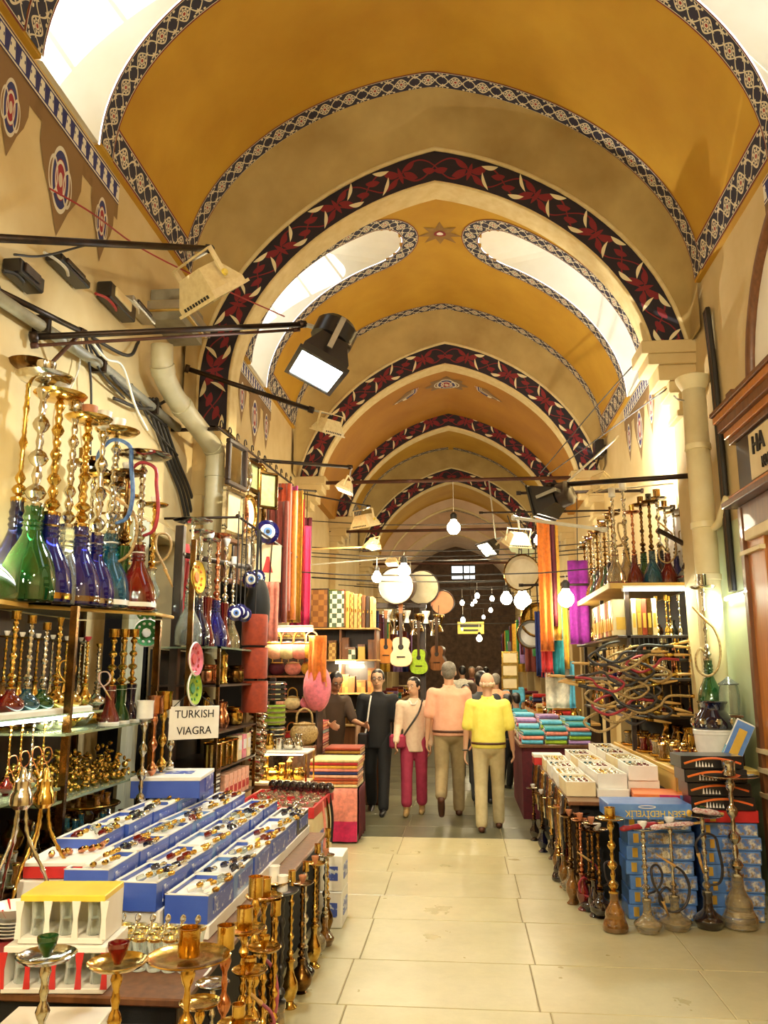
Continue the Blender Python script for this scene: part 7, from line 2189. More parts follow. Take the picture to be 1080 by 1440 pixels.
# ------------------------------------------------------------------ tall rack past the downpipe
RX0, RX1, RY0, RY1 = 1.5, 2.32, 8.42, 11.4
rr = empty('display_rack', (1.9, 9.9, 0)); tag(rr, 'tall right-hand rack of pipes, brass and hoses past the downpipe', 'display rack')
ZS = (2.58, 2.08, 1.66, 1.30)
for k, z_ in enumerate(ZS):
    put('shelf', MB().bbox(RX0 - 1.9 + (0, .05, .1, .12)[k], RY0 - 9.9, z_ - .03, RX1 - 1.9, RY1 - 9.9, z_, .004), ('yellow_wood', 'dark_wood', 'dark_wood', 'dark_wood')[k], rr)
put('back', MB().box(RX1 - 1.9, RY0 - 9.9 + .02, .98, RX1 - 1.885, RY1 - 9.9, 2.54), 'dark_interior', rr)
put('shelf_edge', MB().box(RX0 - 1.905, RY0 - 9.92, 2.545, RX1 - 1.9, RY0 - 9.9, 2.60), 'yellow_wood', rr)
put('side_edge', MB().box(RX0 - 1.92, RY0 - 9.92, 2.545, RX0 - 1.9, RY1 - 9.9, 2.60), 'cream_card', rr)
for x_, y_ in ((RX0 + .14, RY0), (RX0 + .14, RY1 - .04), (RX1 - .05, RY0), (RX1 - .05, RY1 - .04), (RX0 + .14, 9.9)): put('upright', MB().box(x_ - 1.9, y_ - 9.9, .972 if y_ < 9 else 0, x_ - 1.86, y_ + .04 - 9.9, 2.55), 'dark_wood', rr)
TR = 'pipes on top of the right-hand rack'
for px, Y_, top, lb, kw in ((866, 8.58, 690, 'white-cupped pipe with ruby-and-white glass and a coiled white hose, on the right rack', dict(glass='frost_glass', metal='silver', stem='balls', base='bell', bowl='mug', bowlm='white_ceramic', hose='loop', hosem='tan_hose', gold='ruby_glass', tray=False)),
                            (882, 8.72, 680, 'tall-cupped pipe with ruby-banded white glass on the right rack', dict(glass='frost_glass', metal='silver', stem='rings', base='bell', bowl='mug', bowlm='white_ceramic', gold='ruby_glass', tray=False)),
                            (893, 8.60, 706, 'copper-stemmed pipe with rosy glass on the right rack', dict(glass='ruby_glass', metal='copper', stem='balls', base='bell', bowl='can', bowlm='brass')),
                            (906, 8.80, 694, 'bronze pipe with green glass on the right rack', dict(glass='green_glass', metal='dark_brass', stem='rings', base='bell', bowl='can', bowlm='dark_brass')),
                            (918, 8.62, 690, 'bronze pipe with dark teal glass on the right rack', dict(glass='teal_glass', metal='dark_brass', stem='balls', base='bell', bowl='can', bowlm='smoke_glass')),
                            (930, 8.85, 684, 'tall bronze pipe with navy glass and dark cup on the right rack', dict(glass='navy_glass', metal='silver', stem='big', base='bell', bowl='mug', bowlm='dark_brass')),
                            (940, 8.62, 700, 'silver pipe with dark red glass and a drooping hose on the right rack', dict(glass='ruby_glass', metal='silver', stem='balls', base='bell', bowl='can', bowlm='dark_brass', hose='drape', hosem='brown_hose')),
                            (952, 8.80, 706, 'silver pipe with blue glass on the right rack, before the curtain', dict(glass='cobalt_glass', metal='silver', stem='slim', base='bell', bowl='can', bowlm='smoke_glass', hose='loop', hosem='tan_hose')),
                            (964, 8.60, 712, 'shorter silver pipe with clear red-flowered glass at the rack corner', dict(glass='clear_glass', metal='silver', stem='rings', base='globe', bowl='can', bowlm='dark_brass', gold='ruby_glass'))):
    q = atY(px, 800, Y_); q.z = 2.582
    hookah(lb, TR, q, atY(px, top, Y_).z - 2.582, **kw)
for k in range(9):
    q = (1.66, 9.0 + k * .26, 2.582)
    hookah('pipe with %s glass in the line receding along the right rack top' % ('amber', 'navy', 'green')[k % 3], 'receding line on the right rack', q, .95 - .03 * (k % 3), glass=('amber_glass', 'navy_glass', 'green_glass')[k % 3], metal=('dark_brass', 'silver')[k % 2], stem=('balls', 'rings')[k % 2], base='bell', bowl='can', bowlm='dark_brass')
ca = empty('camera_arm', atY(985, 745, 8.3)); tag(ca, 'black jointed bracket arm reaching out beside the curtain', 'bracket')
o0 = atY(985, 745, 8.3)
put('arm', MB().tube([atY(990, 700, 8.3) - o0, atY(985, 760, 8.3) - o0, atY(972, 770, 8.3) - o0], .022, 7), 'black_iron', ca); put('arm', MB().tube([atY(972, 770, 8.3) - o0, atY(925, 745, 8.3) - o0], .026, 7), 'black_iron', ca); put('arm', MB().tube([atY(974, 768, 8.3) - o0, atY(960, 800, 8.3) - o0], .014, 7), 'black_iron', ca)
cu2 = empty('curtain', (2.31, 9.0, 2.62)); tag(cu2, 'white pleated curtain on the right wall behind the pipes', 'curtain')
put('fabric', MB().grid([[(.01 + .02 * sin(t * 2.2), -.4 + .8 * t / 18, z_) for t in range(19)] for z_ in (0, .4, .8)]).mesh('f', True), 'white_card', cu2); put('rail', MB().tube([(0, -.42, .8), (0, .42, .8)], .012, 6), 'steel', cu2)
# second shelf: upright cartons and brass candlesticks
for k in range(11):
    carton('slim_box', 'upright olive and gold carton in the row under the rack top', 'box', 'upright cartons on the rack', (1.60 + .0 * k, 8.52 + k * .12, 2.082), (.16, .1, .36), ('mustard', 'x')[0] and ('cream_card', 'dark_brass', 'cloth_mustard', 'cloth_rust')[k % 4], parts=[('printed_panel', '-x', .2, .15, .8, .5, 'gold_print'), ('printed_panel', '-y', .2, .15, .8, .5, 'gold_print')])
for k in range(5):
    carton('slim_box', 'narrow upright gold carton at the near end of the second rack shelf', 'box', 'narrow cartons on the rack end', (1.72 + k * .05, 8.50, 2.082), (.045, .16, .36), ('cream_card', 'cloth_mustard', 'cloth_rust', 'dark_brass', 'cream_card')[k], parts=[('printed_panel', '-y', .2, .2, .8, .6, 'gold_print')])
for k in range(9):
    r_ = empty('candlestick', (1.99 + (k % 5) * .065, 8.50 + .12 * (k // 5), 2.082 if k % 2 else 1.662), 0, (.34, .34, .40)); tag(r_, '%s turned candlestick by the downpipe end of the rack' % ('brass', 'silver')[k % 3 == 0], 'candlestick', 'candlesticks on the rack: ' + ('brass', 'silver')[k % 3 == 0])
    mt = ('brass', 'silver')[k % 3 == 0]
    put('base', CACHE['cs_b'], mt, r_); put('shaft', CACHE['cs_s'], mt, r_); put('cup', CACHE['cs_c'], mt, r_)
for k in range(3):
    pot('silver ball-shaped jar in the row on the third rack shelf', (1.70 + k * .17, 8.68, 1.662), 1.0, ('silver', 'brass', 'frost_glass')[k % 3] if k % 3 < 2 else 'silver', 'jug', 'jars on the third rack shelf')
for k in range(12):
    hookah('small brass pipe packed on the lower rack shelves', 'small brass pipes on the rack', (1.70 + .08 * (k % 2), 8.62 + (k // 2) * .3, 1.302 if k % 2 else 1.662), .36, glass=('ruby_glass', 'brass', 'cobalt_glass', 'amber_glass')[k % 4], metal='brass', base='globe', stem='rings', bowl='cup', bowlm='brass')
for k in range(7):
    hookah('small brass-footed pipe on the rack end by the downpipe', 'small pipes on the rack end', (1.72 + k * .085, 8.52, 1.302), .34, glass=('ruby_glass', 'dark_brass', 'amber_glass')[k % 3], metal=('brass', 'dark_brass')[k % 2], base='globe', stem='balls', bowl='cup', bowlm='brass')
# bundles of hoses with wooden mouthpieces
for k in range(22):
    m_ = ('tan_hose', 'black_hose', 'brown_hose', 'black_hose', 'brown_hose', 'red_hose')[k % 6]
    nm = dict(tan_hose='tan', black_hose='black', brown_hose='brown', red_hose='red')[m_]
    o0 = Vector((1.38 + .045 * ((k * 7) % 11), 8.34 - .012 * (k % 4), 1.30 + .032 * k))
    r_ = empty('pipe_hose', o0); tag(r_, 'coiled %s pipe hose with wooden tip hung on the rack' % nm, 'hose', nm + ' hoses on the rack')
    s_ = random.choice((-1, 1))
    sc_ = random.uniform(.6, .95)
    pts = smoothpath([Vector(p_) * sc_ for p_ in ((0, .1, .05), (-.14 * s_, -.02, .02), (-.26 * s_, -.05, -.07), (-.1 * s_, -.08, -.17), (.1 * s_, -.05, -.10), (.2 * s_, -.06, .0), (.42 * s_, -.05, .06 * random.uniform(-1, 1)))], 5)
    put('hose', MB().tube(pts, .013, 6).mesh('h', True), m_, r_)
    d = (pts[-1] - pts[-2]).normalized()
    put('grip', MB().tube([pts[-1], pts[-1] + d * .03, pts[-1] + d * .09], [.014, .02, .016], 7).mesh('g', True), 'black_card' if k % 2 else 'brass', r_)
    put('mouthpiece', MB().tube([pts[-1] + d * .09, pts[-1] + d * .15, pts[-1] + d * .26], [.013, .016, .008], 7).mesh('m', True), 'light_wood', r_)

# ------------------------------------------------------------------ textiles and hangings past the rack
tt = empty('textile_table', (1.12, 11.3, 0)); tag(tt, 'dark table heaped with folded bright cloths on the right', 'table')
put('top', MB().bbox(-.45, -.95, .82, .5, .95, .86, .006), 'mid_wood', tt); put('body', MB().box(-.42, -.92, 0, .48, .92, .82), 'cloth_maroon', tt)
cl = ['skyblue', 'white', 'teal', 'pink', 'cream', 'lime', 'white', 'salmon', 'skyblue', 'peach', 'lilac', 'white']
for i in range(3):
    for j in range(4):
        for k in range(3 + (i + j) % 4):
            c_ = cl[(i * 5 + j * 3 + k * 7) % 12]
            folded('folded %s cloth in a pile on the right textile table' % c_, (.84 + i * .28, 10.55 + j * .46, .862 + k * .05), (.25, .40, .048), 'cloth_' + c_, '%s cloths on the right table' % c_, .05 * (k % 3 - 1), trim='cloth_white')
for k, (px, top, bot, w_, m_, lb) in enumerate(((762, 700, 915, .16, 'cloth_orange', 'orange striped sash hanging past the rack'), (770, 715, 880, .16, 'cloth_maroon', 'maroon and gold sash hanging past the rack'), (776, 725, 900, .14, 'cloth_gold', 'yellow sash hanging past the rack'), (768, 890, 945, .14, 'cloth_red', 'red woollen tassel scarf under the sashes'), (757, 860, 950, .1, 'cloth_navy', 'navy pompom scarf on the aisle side of the sashes'),
                                                 (780, 850, 950, .18, 'cloth_teal', 'blue-green pompom scarf beside the red one'), (790, 830, 940, .12, 'cloth_gold', 'lemon striped scarf by the purple pouch'), (812, 788, 905, .26, 'cloth_purple', 'sequinned purple hanging beside the upright cartons'), (783, 925, 995, .3, 'cloth_white', 'white and blue shawl draped over the table corner'), (796, 930, 995, .2, 'cloth_skyblue', 'sky blue shawl draped beside the white one'))):
    q = atY(px, top, 10.35 + .05 * k); zb_ = atY(px, bot, 10.35 + .05 * k).z
    zr_ = (atY(770, 698, 10.5).z if q.z > atY(770, 828, 10.6).z + .06 else atY(770, 828, 10.6).z) + .05
    hang_cloth(lb, q, w_, q.z - zb_, m_, 2, .03, axis='x', seed=k, fringe='cloth_red' if k == 3 else None, hook=(q.x, 10.5 if zr_ > 3.4 else 10.6, zr_))
rod('high rail the sashes past the rack hang from', (WR, 10.5, atY(770, 698, 10.5).z + .05), (.75, 10.5, atY(770, 698, 10.5).z + .05), .02, 'black_iron', name='sash_rail', cat='rail')
rod('lower rail for the pompom scarves past the rack', (WR, 10.6, atY(770, 828, 10.6).z + .05), (.75, 10.6, atY(770, 828, 10.6).z + .05), .016, 'black_iron', name='sash_rail', cat='rail')
for k, (px, py, r_s, lb, m_) in enumerate(((735, 806, .26, 'large pale metal tray hanging over the right stalls', 'drum_skin'), (757, 872, .24, 'brass tambourine with wire bow hanging over the cloth table', 'brass'), (748, 892, .2, 'grey metal pan hanging under the tambourine', 'steel'))):
    q = atY(px, py, 12.0)
    r_ = empty('hanging_pan', q, rot=facing((-.3, -1, 0))); tag(r_, lb, 'pan')
    put('pan', MB().lathe([(.001, 0), (r_s * .85, 0), (r_s, .06), (r_s * .97, .06), (r_s * .8, .015), (.001, .012)], 24, cap=False).mesh('p', 'auto'), m_, r_)
    put('rim', MB().tube([(r_s * cos(2 * pi * i / 24), r_s * sin(2 * pi * i / 24), .06) for i in range(25)], .012, 5), 'dark_brass', r_)
    put('hook', MB().tube([(0, r_s, .03), (0, 4.05 - q.z, .03)], .008, 4), 'black_iron', r_)

rod('thin rod the trays and pans hang from, past the rack', (WR, 12.05, 4.05), (.3, 12.05, 4.05), .014, 'black_iron', name='pan_rail', cat='rail')

# more brassware packed into the rack
mm = ('brass', 'dark_brass', 'copper', 'silver')
for sh, z_ in enumerate((2.082, 1.662, 1.302)):
    for k in range(4):
        m_ = mm[(k + sh * 3) % 4]
        pot('%s %s in the second file of the right rack, %s shelf' % (mname[m_], ('jug', 'pepper mill', 'pot')[(k + sh) % 3], ('second', 'third', 'fourth')[sh]), (1.72 + k * .16, 8.90, z_), .85, m_, ('jug', 'grinder', 'pot')[(k + sh) % 3], 'second file of the right rack, %s shelf' % ('second', 'third', 'fourth')[sh])
    for k in range(6):
        m_ = mm[(k * 3 + sh) % 4]
        pot('%s %s along the aisle edge of the right rack, %s shelf' % (mname[m_], ('pepper mill', 'jug', 'can')[(k + sh) % 3], ('second', 'third', 'fourth')[sh]), (1.72, 10.1 + k * .2, z_), 1.0, m_, ('grinder', 'jug', 'can')[(k + sh) % 3], 'aisle edge of the right rack, %s shelf' % ('second', 'third', 'fourth')[sh])
# brass bells strung at the near end of the rack
for k in range(14):
    x_ = 1.66 + k * .046; z_ = 1.98 - .05 * (k % 3)
    r_ = empty('brass_bell', (x_, 8.385, z_)); tag(r_, 'small brass bell strung across the near end of the right rack', 'bell', 'string of brass bells')
    put('bell', shared('bell', lambda: MB().lathe([(.022, -.05), (.02, -.045), (.013, -.015), (.008, 0), (.003, .004)], 10).mesh('b', 'auto')), ('brass', 'copper')[k % 2], r_); put('cord', MB().tube([(0, 0, 0), (0, .03, 2.05 - z_)], .003, 4), 'cable_black', r_)
# ================================================================== people
mat('skin_light', (0.62, 0.36, 0.22), .5, c2=(.55, .29, .17), nscale=6)
mat('skin_tan', (0.42, 0.22, 0.12), .5, c2=(.36, .17, .09), nscale=6)
mat('skin_asian', (0.60, 0.37, 0.22), .5, c2=(.53, .30, .17), nscale=6)
mat('hair_black', (0.010, 0.008, 0.008), .35, stretch=(1, 1, .1), nscale=60)
mat('hair_grey', (0.22, 0.19, 0.15), .5, c2=(.1, .09, .07), nscale=60)
mat('hair_white', (0.55, 0.45, 0.34), .5, c2=(.62, .36, .22), nscale=20)
mat('khaki', (0.33, 0.25, 0.12), .8, c2=(.26, .19, .09), nscale=14, bmp=.1, bscale=40)
mat('beige_twill', (0.60, 0.50, 0.27), .8, c2=(.50, .40, .2), nscale=14, bmp=.1, bscale=40)
mat('yellow_cotton', (0.85, 0.75, 0.14), .8, c2=(.78, .66, .09), nscale=14, bmp=.1, bscale=40)
mat('pink_cotton', (0.82, 0.44, 0.30), .8, c2=(.74, .37, .24), nscale=14, bmp=.1, bscale=40)
mat('cream_knit', (0.80, 0.62, 0.45), .8, c2=(.72, .53, .37), nscale=30)
mat('raspberry', (0.42, 0.035, 0.085), .8, c2=(.32, .025, .06), nscale=14)
mat('black_cotton', (0.008, 0.008, 0.009), .8)
mat('brown_cotton', (0.055, 0.028, 0.012), .8)
mat('brown_leather', (0.09, 0.03, 0.012), .4)
mat('slate_cotton', (0.05, 0.055, 0.06), .8)


def remeshed(mb, voxel, smooth=4):
    """fuse overlapping solids into one continuous skin"""
    me = mb.mesh('tmp')
    o = bpy.data.objects.new('tmp', me); COL.objects.link(o)
    m1 = o.modifiers.new('r', 'REMESH'); m1.mode = 'VOXEL'; m1.voxel_size = voxel; m1.use_smooth_shade = True
    m2 = o.modifiers.new('s', 'SMOOTH'); m2.iterations = smooth; m2.factor = .5
    dg = bpy.context.evaluated_depsgraph_get()
    out = bpy.data.meshes.new_from_object(o.evaluated_get(dg))
    bpy.data.objects.remove(o); bpy.data.meshes.remove(me)
    return out


def cap(mb, p0, r0, p1, r1, n=10, sx=None):
    """tapered capsule; closed"""
    p0, p1 = Vector(p0), Vector(p1)
    d = p1 - p0; L = d.length
    q = d.to_track_quat('Z', 'Y').to_matrix().to_4x4()
    prof = [(max(1e-4, r0 * sin(pi / 2 * k / 4)), -r0 * cos(pi / 2 * k / 4)) for k in range(5)] + [(max(1e-4, r1 * cos(pi / 2 * k / 4)), L + r1 * sin(pi / 2 * k / 4)) for k in range(5)]
    mb.lathe(prof, n, Matrix.Translation(p0) @ q)


def ell(mb, c, a, b_, h, n=16, rings=10): mb.ball(c, 1, n, rings, a, b_, h)


def loft(mb, up, secs, n=20):
    rows = [[up(z, b_ * sin(2 * pi * k / n), a * cos(2 * pi * k / n)) for k in range(n)] for z, a, b_ in secs]
    vs = [p for r in rows for p in r]; m = len(rows)
    fs = [(i * n + k, i * n + (k + 1) % n, (i + 1) * n + (k + 1) % n, (i + 1) * n + k) for i in range(m - 1) for k in range(n)]
    mb.add(vs, fs + [tuple(range(n - 1, -1, -1)), tuple((m - 1) * n + k for k in range(n))])


def legs(hipw, th, kn):
    out = []
    for s, t, k in zip((-1, 1), th, kn):
        hip = Vector((s * hipw, 0, .93)); knee = hip + .43 * Vector((s * .01, sin(t), -cos(t))); ank = knee + .43 * Vector((0, sin(t - k), -cos(t - k)))
        out.append((hip, knee, ank, t - k))
    dz = .075 - min(a[2].z for a in out)
    return out, dz


def person(label, loc, height, rz, skin, hair, top, bottom, shoe, th=(.2, -.2), kn=(.05, .25), arms=((.1, .1, .15), (-.1, .1, .15)), sleeve=.5, pant=1.0, lean=0.0, head=(0, 0), bald=False, longhair=False,
           shirt_len=0, voxel=.0095, belly=0.0, fem=False, glasses=False, extras=None, face=True, group=None, collar=False):
    """figure facing local +Y; arms: (swing, spread, elbow bend) left then right; head: (turn, nod)"""
    S = height / 1.76
    root = empty('person', loc, rz, (S * 1.07, S * 1.04, S))
    tag(root, label, 'person', group)
    lg, dz = legs(.085, th, kn)
    Z = Vector((0, 0, dz))
    lg = [(a + Z, b_ + Z, c + Z, f) for a, b_, c, f in lg]
    pel = Vector((0, 0, .95)) + Z
    def up(z, y=0.0, x=0.0): return pel + Vector((x, y + sin(lean) * z, cos(lean) * z))
    shw = .185 if not fem else .165
    chest, neck = up(.38), up(.53)
    hd = up(.70, .02 + .05 * sin(lean))
    wr = []
    for s, (sw, ab, el) in zip((-1, 1), arms):
        sh = up(.465, 0, s * shw)
        d = Vector((s * sin(ab), sin(sw) * cos(ab), -cos(sw) * cos(ab)))
        elb = sh + d * .29
        sw2 = sw + el
        d2 = Vector((s * sin(ab) * .4, sin(sw2), -cos(sw2))).normalized()
        wri = elb + d2 * .25
        wr.append((sh, elb, wri, d2, s))
    b = MB()
    # head, face and neck
    Hm = Matrix.Translation(hd) @ Matrix.Rotation(head[0], 4, 'Z') @ Matrix.Rotation(-head[1], 4, 'X')
    def H(x, y, z): return Hm @ Vector((x, y, z))
    b.ball((0, 0, .025), 1, 18, 12, .078, .096, .105, Hm); b.ball((0, .018, -.05), 1, 14, 8, .062, .075, .07, Hm)
    cap(b, H(0, .095, .012), .010, H(0, .108, -.022), .016, 8)
    for s in (-1, 1): b.ball((s * .078, -.005, -.005), 1, 8, 6, .012, .022, .032, Hm)
    b.ball((0, .088, -.055), 1, 8, 5, .026, .012, .012, Hm)
    cap(b, neck - Vector((0, 0, .03)), .058, H(0, -.015, -.04), .052)
    # trunk under the clothes, arms and hands
    loft(b, up, [(-.08, .10, .08), (.1, .11, .075), (.3, .13, .08), (.42, .13, .07), (.5, .06, .05)])
    for sh, elb, wri, d2, s in wr:
        cap(b, up(.45), .045, sh, .04); cap(b, sh, .046, elb, .037); cap(b, elb, .037, wri, .025)
        side = Vector((0, 1, 0)) - d2 * d2.y; side.normalize()
        out = d2.cross(side)
        pm = wri + d2 * .05
        for t in (-.026, -.009, .009, .026): cap(b, wri + side * t * .5, .014, wri + d2 * .085 + side * t, .013, 8)
        for i, t in enumerate((-.033, -.011, .011, .033)):
            L = (.058, .075, .08, .068)[i]
            k1 = wri + d2 * .088 + side * t; k2 = k1 + d2 * L * .55 - out * s * .012; k3 = k2 + d2 * L * .4 - out * s * .026
            cap(b, k1, .0105, k2, .0095, 7); cap(b, k2, .0095, k3, .008, 7)
        t1 = wri + d2 * .03 + side * .03
        cap(b, t1, .013, t1 + d2 * .035 + side * .03, .011, 7); cap(b, t1 + d2 * .035 + side * .03, .011, t1 + d2 * .07 + side * .035, .009, 7)
    for hip, knee, ank, f in lg:
        cap(b, hip, .075, knee, .05); cap(b, knee, .05, ank, .036)
        fd = Vector((0, cos(min(0, f) * .9), sin(min(0, f) * .9) * 1.0)) if f < -.3 else Vector((0, 1, 0))
        cap(b, ank - Vector((0, .02, .03)), .034, ank + fd * .14 - Vector((0, 0, .045)), .028)
    put('body', remeshed(b, voxel), skin, root)
    # trousers
    g = MB()
    ell(g, pel + Vector((0, -.01, -.01)), .155 + belly * .5, .115 + belly * .6, .13)
    for hip, knee, ank, f in lg:
        cap(g, hip + Vector((0, -.005, 0)), .098, knee, .074)
        e = knee.lerp(ank, pant * .97)
        cap(g, knee, .074, e, .064 if not fem else .07)
    put('trousers', remeshed(g, voxel * 1.3), bottom, root)
    # shirt
    g = MB()
    lo = -.03 if not shirt_len else -.03 - shirt_len * 2
    bw = 1.0 if not fem else .92
    loft(g, up, [(lo, (.158 + belly) * bw, .122 + belly), (.06, (.157 + belly) * bw, .122 + belly * 1.2), (.16, (.156 + belly * .9) * bw, .12 + belly), (.28, (.168 + belly * .4) * bw, .122 + belly * .5),
                 (.38, .182 * bw, .122), (.44, .182 * bw, .11), (.49, .13 * bw, .085), (.53, .075, .065), (.555, .062, .06)])
    for sh, elb, wri, d2, s in wr:
        cap(g, up(.43, 0, s * .08), .09, sh - Vector((0, 0, .01)), .07)
        if sleeve <= .5: cap(g, sh, .066, sh.lerp(elb, sleeve * 1.75), .062)
        else: cap(g, sh, .066, elb, .055); cap(g, elb, .055, elb.lerp(wri, (sleeve - .5) * 1.9), .042)
    put('shirt', remeshed(g, voxel * 1.3), top, root)
    if not shirt_len:
        bl = MB().tube([pel + Vector(((.157 + belly * .7) * cos(2 * pi * k / 24), -.01 + (.118 + belly * .8) * sin(2 * pi * k / 24), .025)) for k in range(25)], .016, 6)
        put('belt', bl.mesh('belt', True), 'brown_leather', root)
    # shoes
    for hip, knee, ank, f in lg:
        g = MB()
        tilt = max(-1.1, min(0, f + .15)) if f < -.3 else 0
        fd = Vector((0, cos(tilt), sin(tilt)))
        heel = ank + Vector((0, -.03, -.04)); 
        cap(g, heel, .04, heel + fd * .10, .042); cap(g, heel + fd * .10 - Vector((0, 0, .003)), .042, heel + fd * .20 - Vector((0, 0, .01)), .034); cap(g, heel, .038, ank + Vector((0, 0, .01)), .042)
        put('shoe', remeshed(g, voxel * 1.2), shoe, root)
    # hair
    hm = MB()
    if bald:
        for k in range(9):
            a = pi + pi * (k - 4) / 5.2 + pi / 2
            hm.ball((.072 * cos(a), .083 * sin(a) - .008, -.008), 1, 8, 6, .022, .022, .034, Hm)
    else:
        hm.ball((0, -.012, .045), 1, 18, 10, .085, .098, .095, Hm); hm.ball((0, -.045, .0), 1, 14, 8, .078, .062, .085, Hm)
        for s in (-1, 1): hm.ball((s * .066, .01, .03), 1, 8, 6, .02, .04, .045, Hm)
        if longhair: hm.ball((0, -.085, -.02), 1, 10, 8, .05, .045, .06, Hm)
    hb = remeshed(hm, voxel * 1.1, 2)
    if not bald:                                 # keep the forehead and face free
        import bmesh
        bm_ = bmesh.new(); bm_.from_mesh(hb); inv = Hm.inverted()
        kill = [v for v in bm_.verts if (lambda q: q.y > .052 and q.z < .085 and abs(q.x) < .07)(inv @ v.co)]
        bmesh.ops.delete(bm_, geom=kill, context='VERTS'); bm_.to_mesh(hb); bm_.free()
    put('hair', hb, hair, root)
    if face:
        for s in (-1, 1):
            ey = put('eye', MB().ball((s * .031, .086, .018), 1, 8, 6, .014, .008, .008, Hm), 'white_ceramic', root)
            put('pupil', MB().ball((s * .031, .093, .018), 1, 8, 5, .006, .004, .006, Hm), 'black_print', ey)
            put('eyebrow', MB().tube([H(s * .015, .094, .037), H(s * .032, .093, .042), H(s * .05, .083, .037)], .004, 5), hair if not bald else 'hair_grey', root)
        put('mouth', MB().tube([H(-.024, .091, -.055), H(0, .100, -.057), H(.024, .091, -.055)], .005, 5), 'terracotta', root)
    if glasses:
        gs = MB()
        for s in (-1, 1): gs.tube([H(s * .033 + .024 * cos(2 * pi * k / 14), .101, .016 + .017 * sin(2 * pi * k / 14)) for k in range(15)], .0025, 4); gs.tube([H(s * .057, .1, .018), H(s * .08, .0, .016)], .0025, 4)
        gs.tube([H(-.009, .102, .018), H(.009, .102, .018)], .0025, 4)
        put('glasses', gs, 'black_iron', root)
    if extras: extras(root, up, wr, H, pel)
    return root


def ex_black(root, up, wr, H, pel):
    put('strap', MB().tube(smoothpath([up(.50, .10, .07), up(.35, .135, .09), up(.1, .135, .12), up(.0, .12, .15)], 5), .011, 5), 'white_card', root)
    bg_ = put('waist_bag', MB().bbox(-.06, -.04, -.09, .06, .03, .09, .015, Matrix.Translation(up(-.05, .13, .16))), 'black_card', root)
    sh, elb, wri, d2, s = wr[0]
    put('watch', MB().tube([wri + Vector((.03 * cos(a), .03 * sin(a), .015)) for a in [2 * pi * k / 12 for k in range(13)]], .007, 5), 'silver', root)


def ex_woman(root, up, wr, H, pel):
    put('strap', MB().tube(smoothpath([up(.50, -.03, -.12), up(.52, .02, -.11), up(.35, .13, -.06), up(.1, .15, .10), up(-.02, .13, .17)], 6), .014, 5), 'black_card', root)
    put('shoulder_bag', MB().bbox(-.10, -.06, -.10, .10, .06, .08, .025, Matrix.Translation(up(.0, .12, .20))), 'raspberry', root)
    put('collar', MB().tube([up(.515, .05, .05), up(.47, .115, .02), up(.47, .115, -.02), up(.515, .05, -.05)], .012, 5), 'white_card', root)


def ex_yellow(root, up, wr, H, pel):
    sh, elb, wri, d2, s = wr[0]
    put('watch', MB().tube([wri + Vector((.031 * cos(a), .031 * sin(a), .01)) for a in [2 * pi * k / 12 for k in range(13)]], .008, 5), 'black_card', root)
    put('collar', MB().tube([up(.555, -.0, .06), up(.535, -.055, .0), up(.555, 0, -.06)], .016, 6), 'yellow_cotton', root)


def ex_pink(root, up, wr, H, pel):
    put('collar', MB().tube([up(.555, -.0, .06), up(.535, -.055, .0), up(.555, 0, -.06)], .016, 6), 'pink_cotton', root)


def foot(px, py): return atZ(px, py, 0)


q = foot(531, 1141)
person('man in black T-shirt and black trousers with white strap walking toward us', q, 1.76, pi, 'skin_asian', 'hair_black', 'black_cotton', 'black_cotton', 'black_card', th=(.30, -.10), kn=(.05, .3), arms=((.05, .14, .15), (-.05, .16, .2)), glasses=True, extras=ex_black, shirt_len=.06, head=(0, .05))
q = foot(583, 1144)
person('woman in cream cardigan and raspberry cropped trousers carrying a maroon shoulder bag', q, 1.64, pi, 'skin_asian', 'hair_black', 'cream_knit', 'raspberry', 'tan_hose', th=(-.05, .22), kn=(.15, .1), arms=((.1, .12, .3), (.15, .12, .55)), sleeve=1.0, pant=.84, fem=True, longhair=True, extras=ex_woman, shirt_len=.06, head=(-.5, .1))
q = foot(634, 1149)
person('grey-haired man in pink shirt and khaki trousers walking away', q, 1.83, 0, 'skin_light', 'hair_grey', 'pink_cotton', 'khaki', 'brown_leather', th=(-.22, .18), kn=(.85, .05), arms=((-.15, .16, .2), (.1, .14, .2)), belly=.03, extras=ex_pink)
q = foot(690, 1167)
person('bald man in yellow shirt and pale trousers walking away', q, 1.70, -.05, 'skin_light', 'hair_white', 'yellow_cotton', 'beige_twill', 'brown_leather', th=(-.12, .22), kn=(.1, .1), arms=((-.1, .18, .15), (.05, .2, .25)), bald=True, belly=.03, extras=ex_yellow)
person('bespectacled vendor in dark brown shirt leaning over his textiles', Vector((-1.68, 10.42, 0)), 1.72, -2.5, 'skin_tan', 'hair_black', 'brown_cotton', 'black_cotton', 'black_card', th=(.05, -.05), kn=(0, 0), arms=((.5, .1, .9), (.55, .1, .9)), lean=.22, glasses=True, head=(-.1, .45), belly=.05, shirt_len=.05)
q = foot(668, 1138)
person('person in slate grey top and black trousers hidden behind the yellow shirt', Vector((q.x + .12, q.y + .35, 0)), 1.72, 0, 'skin_tan', 'hair_black', 'slate_cotton', 'black_cotton', 'black_card', th=(-.2, .2), kn=(.3, .05), face=False)
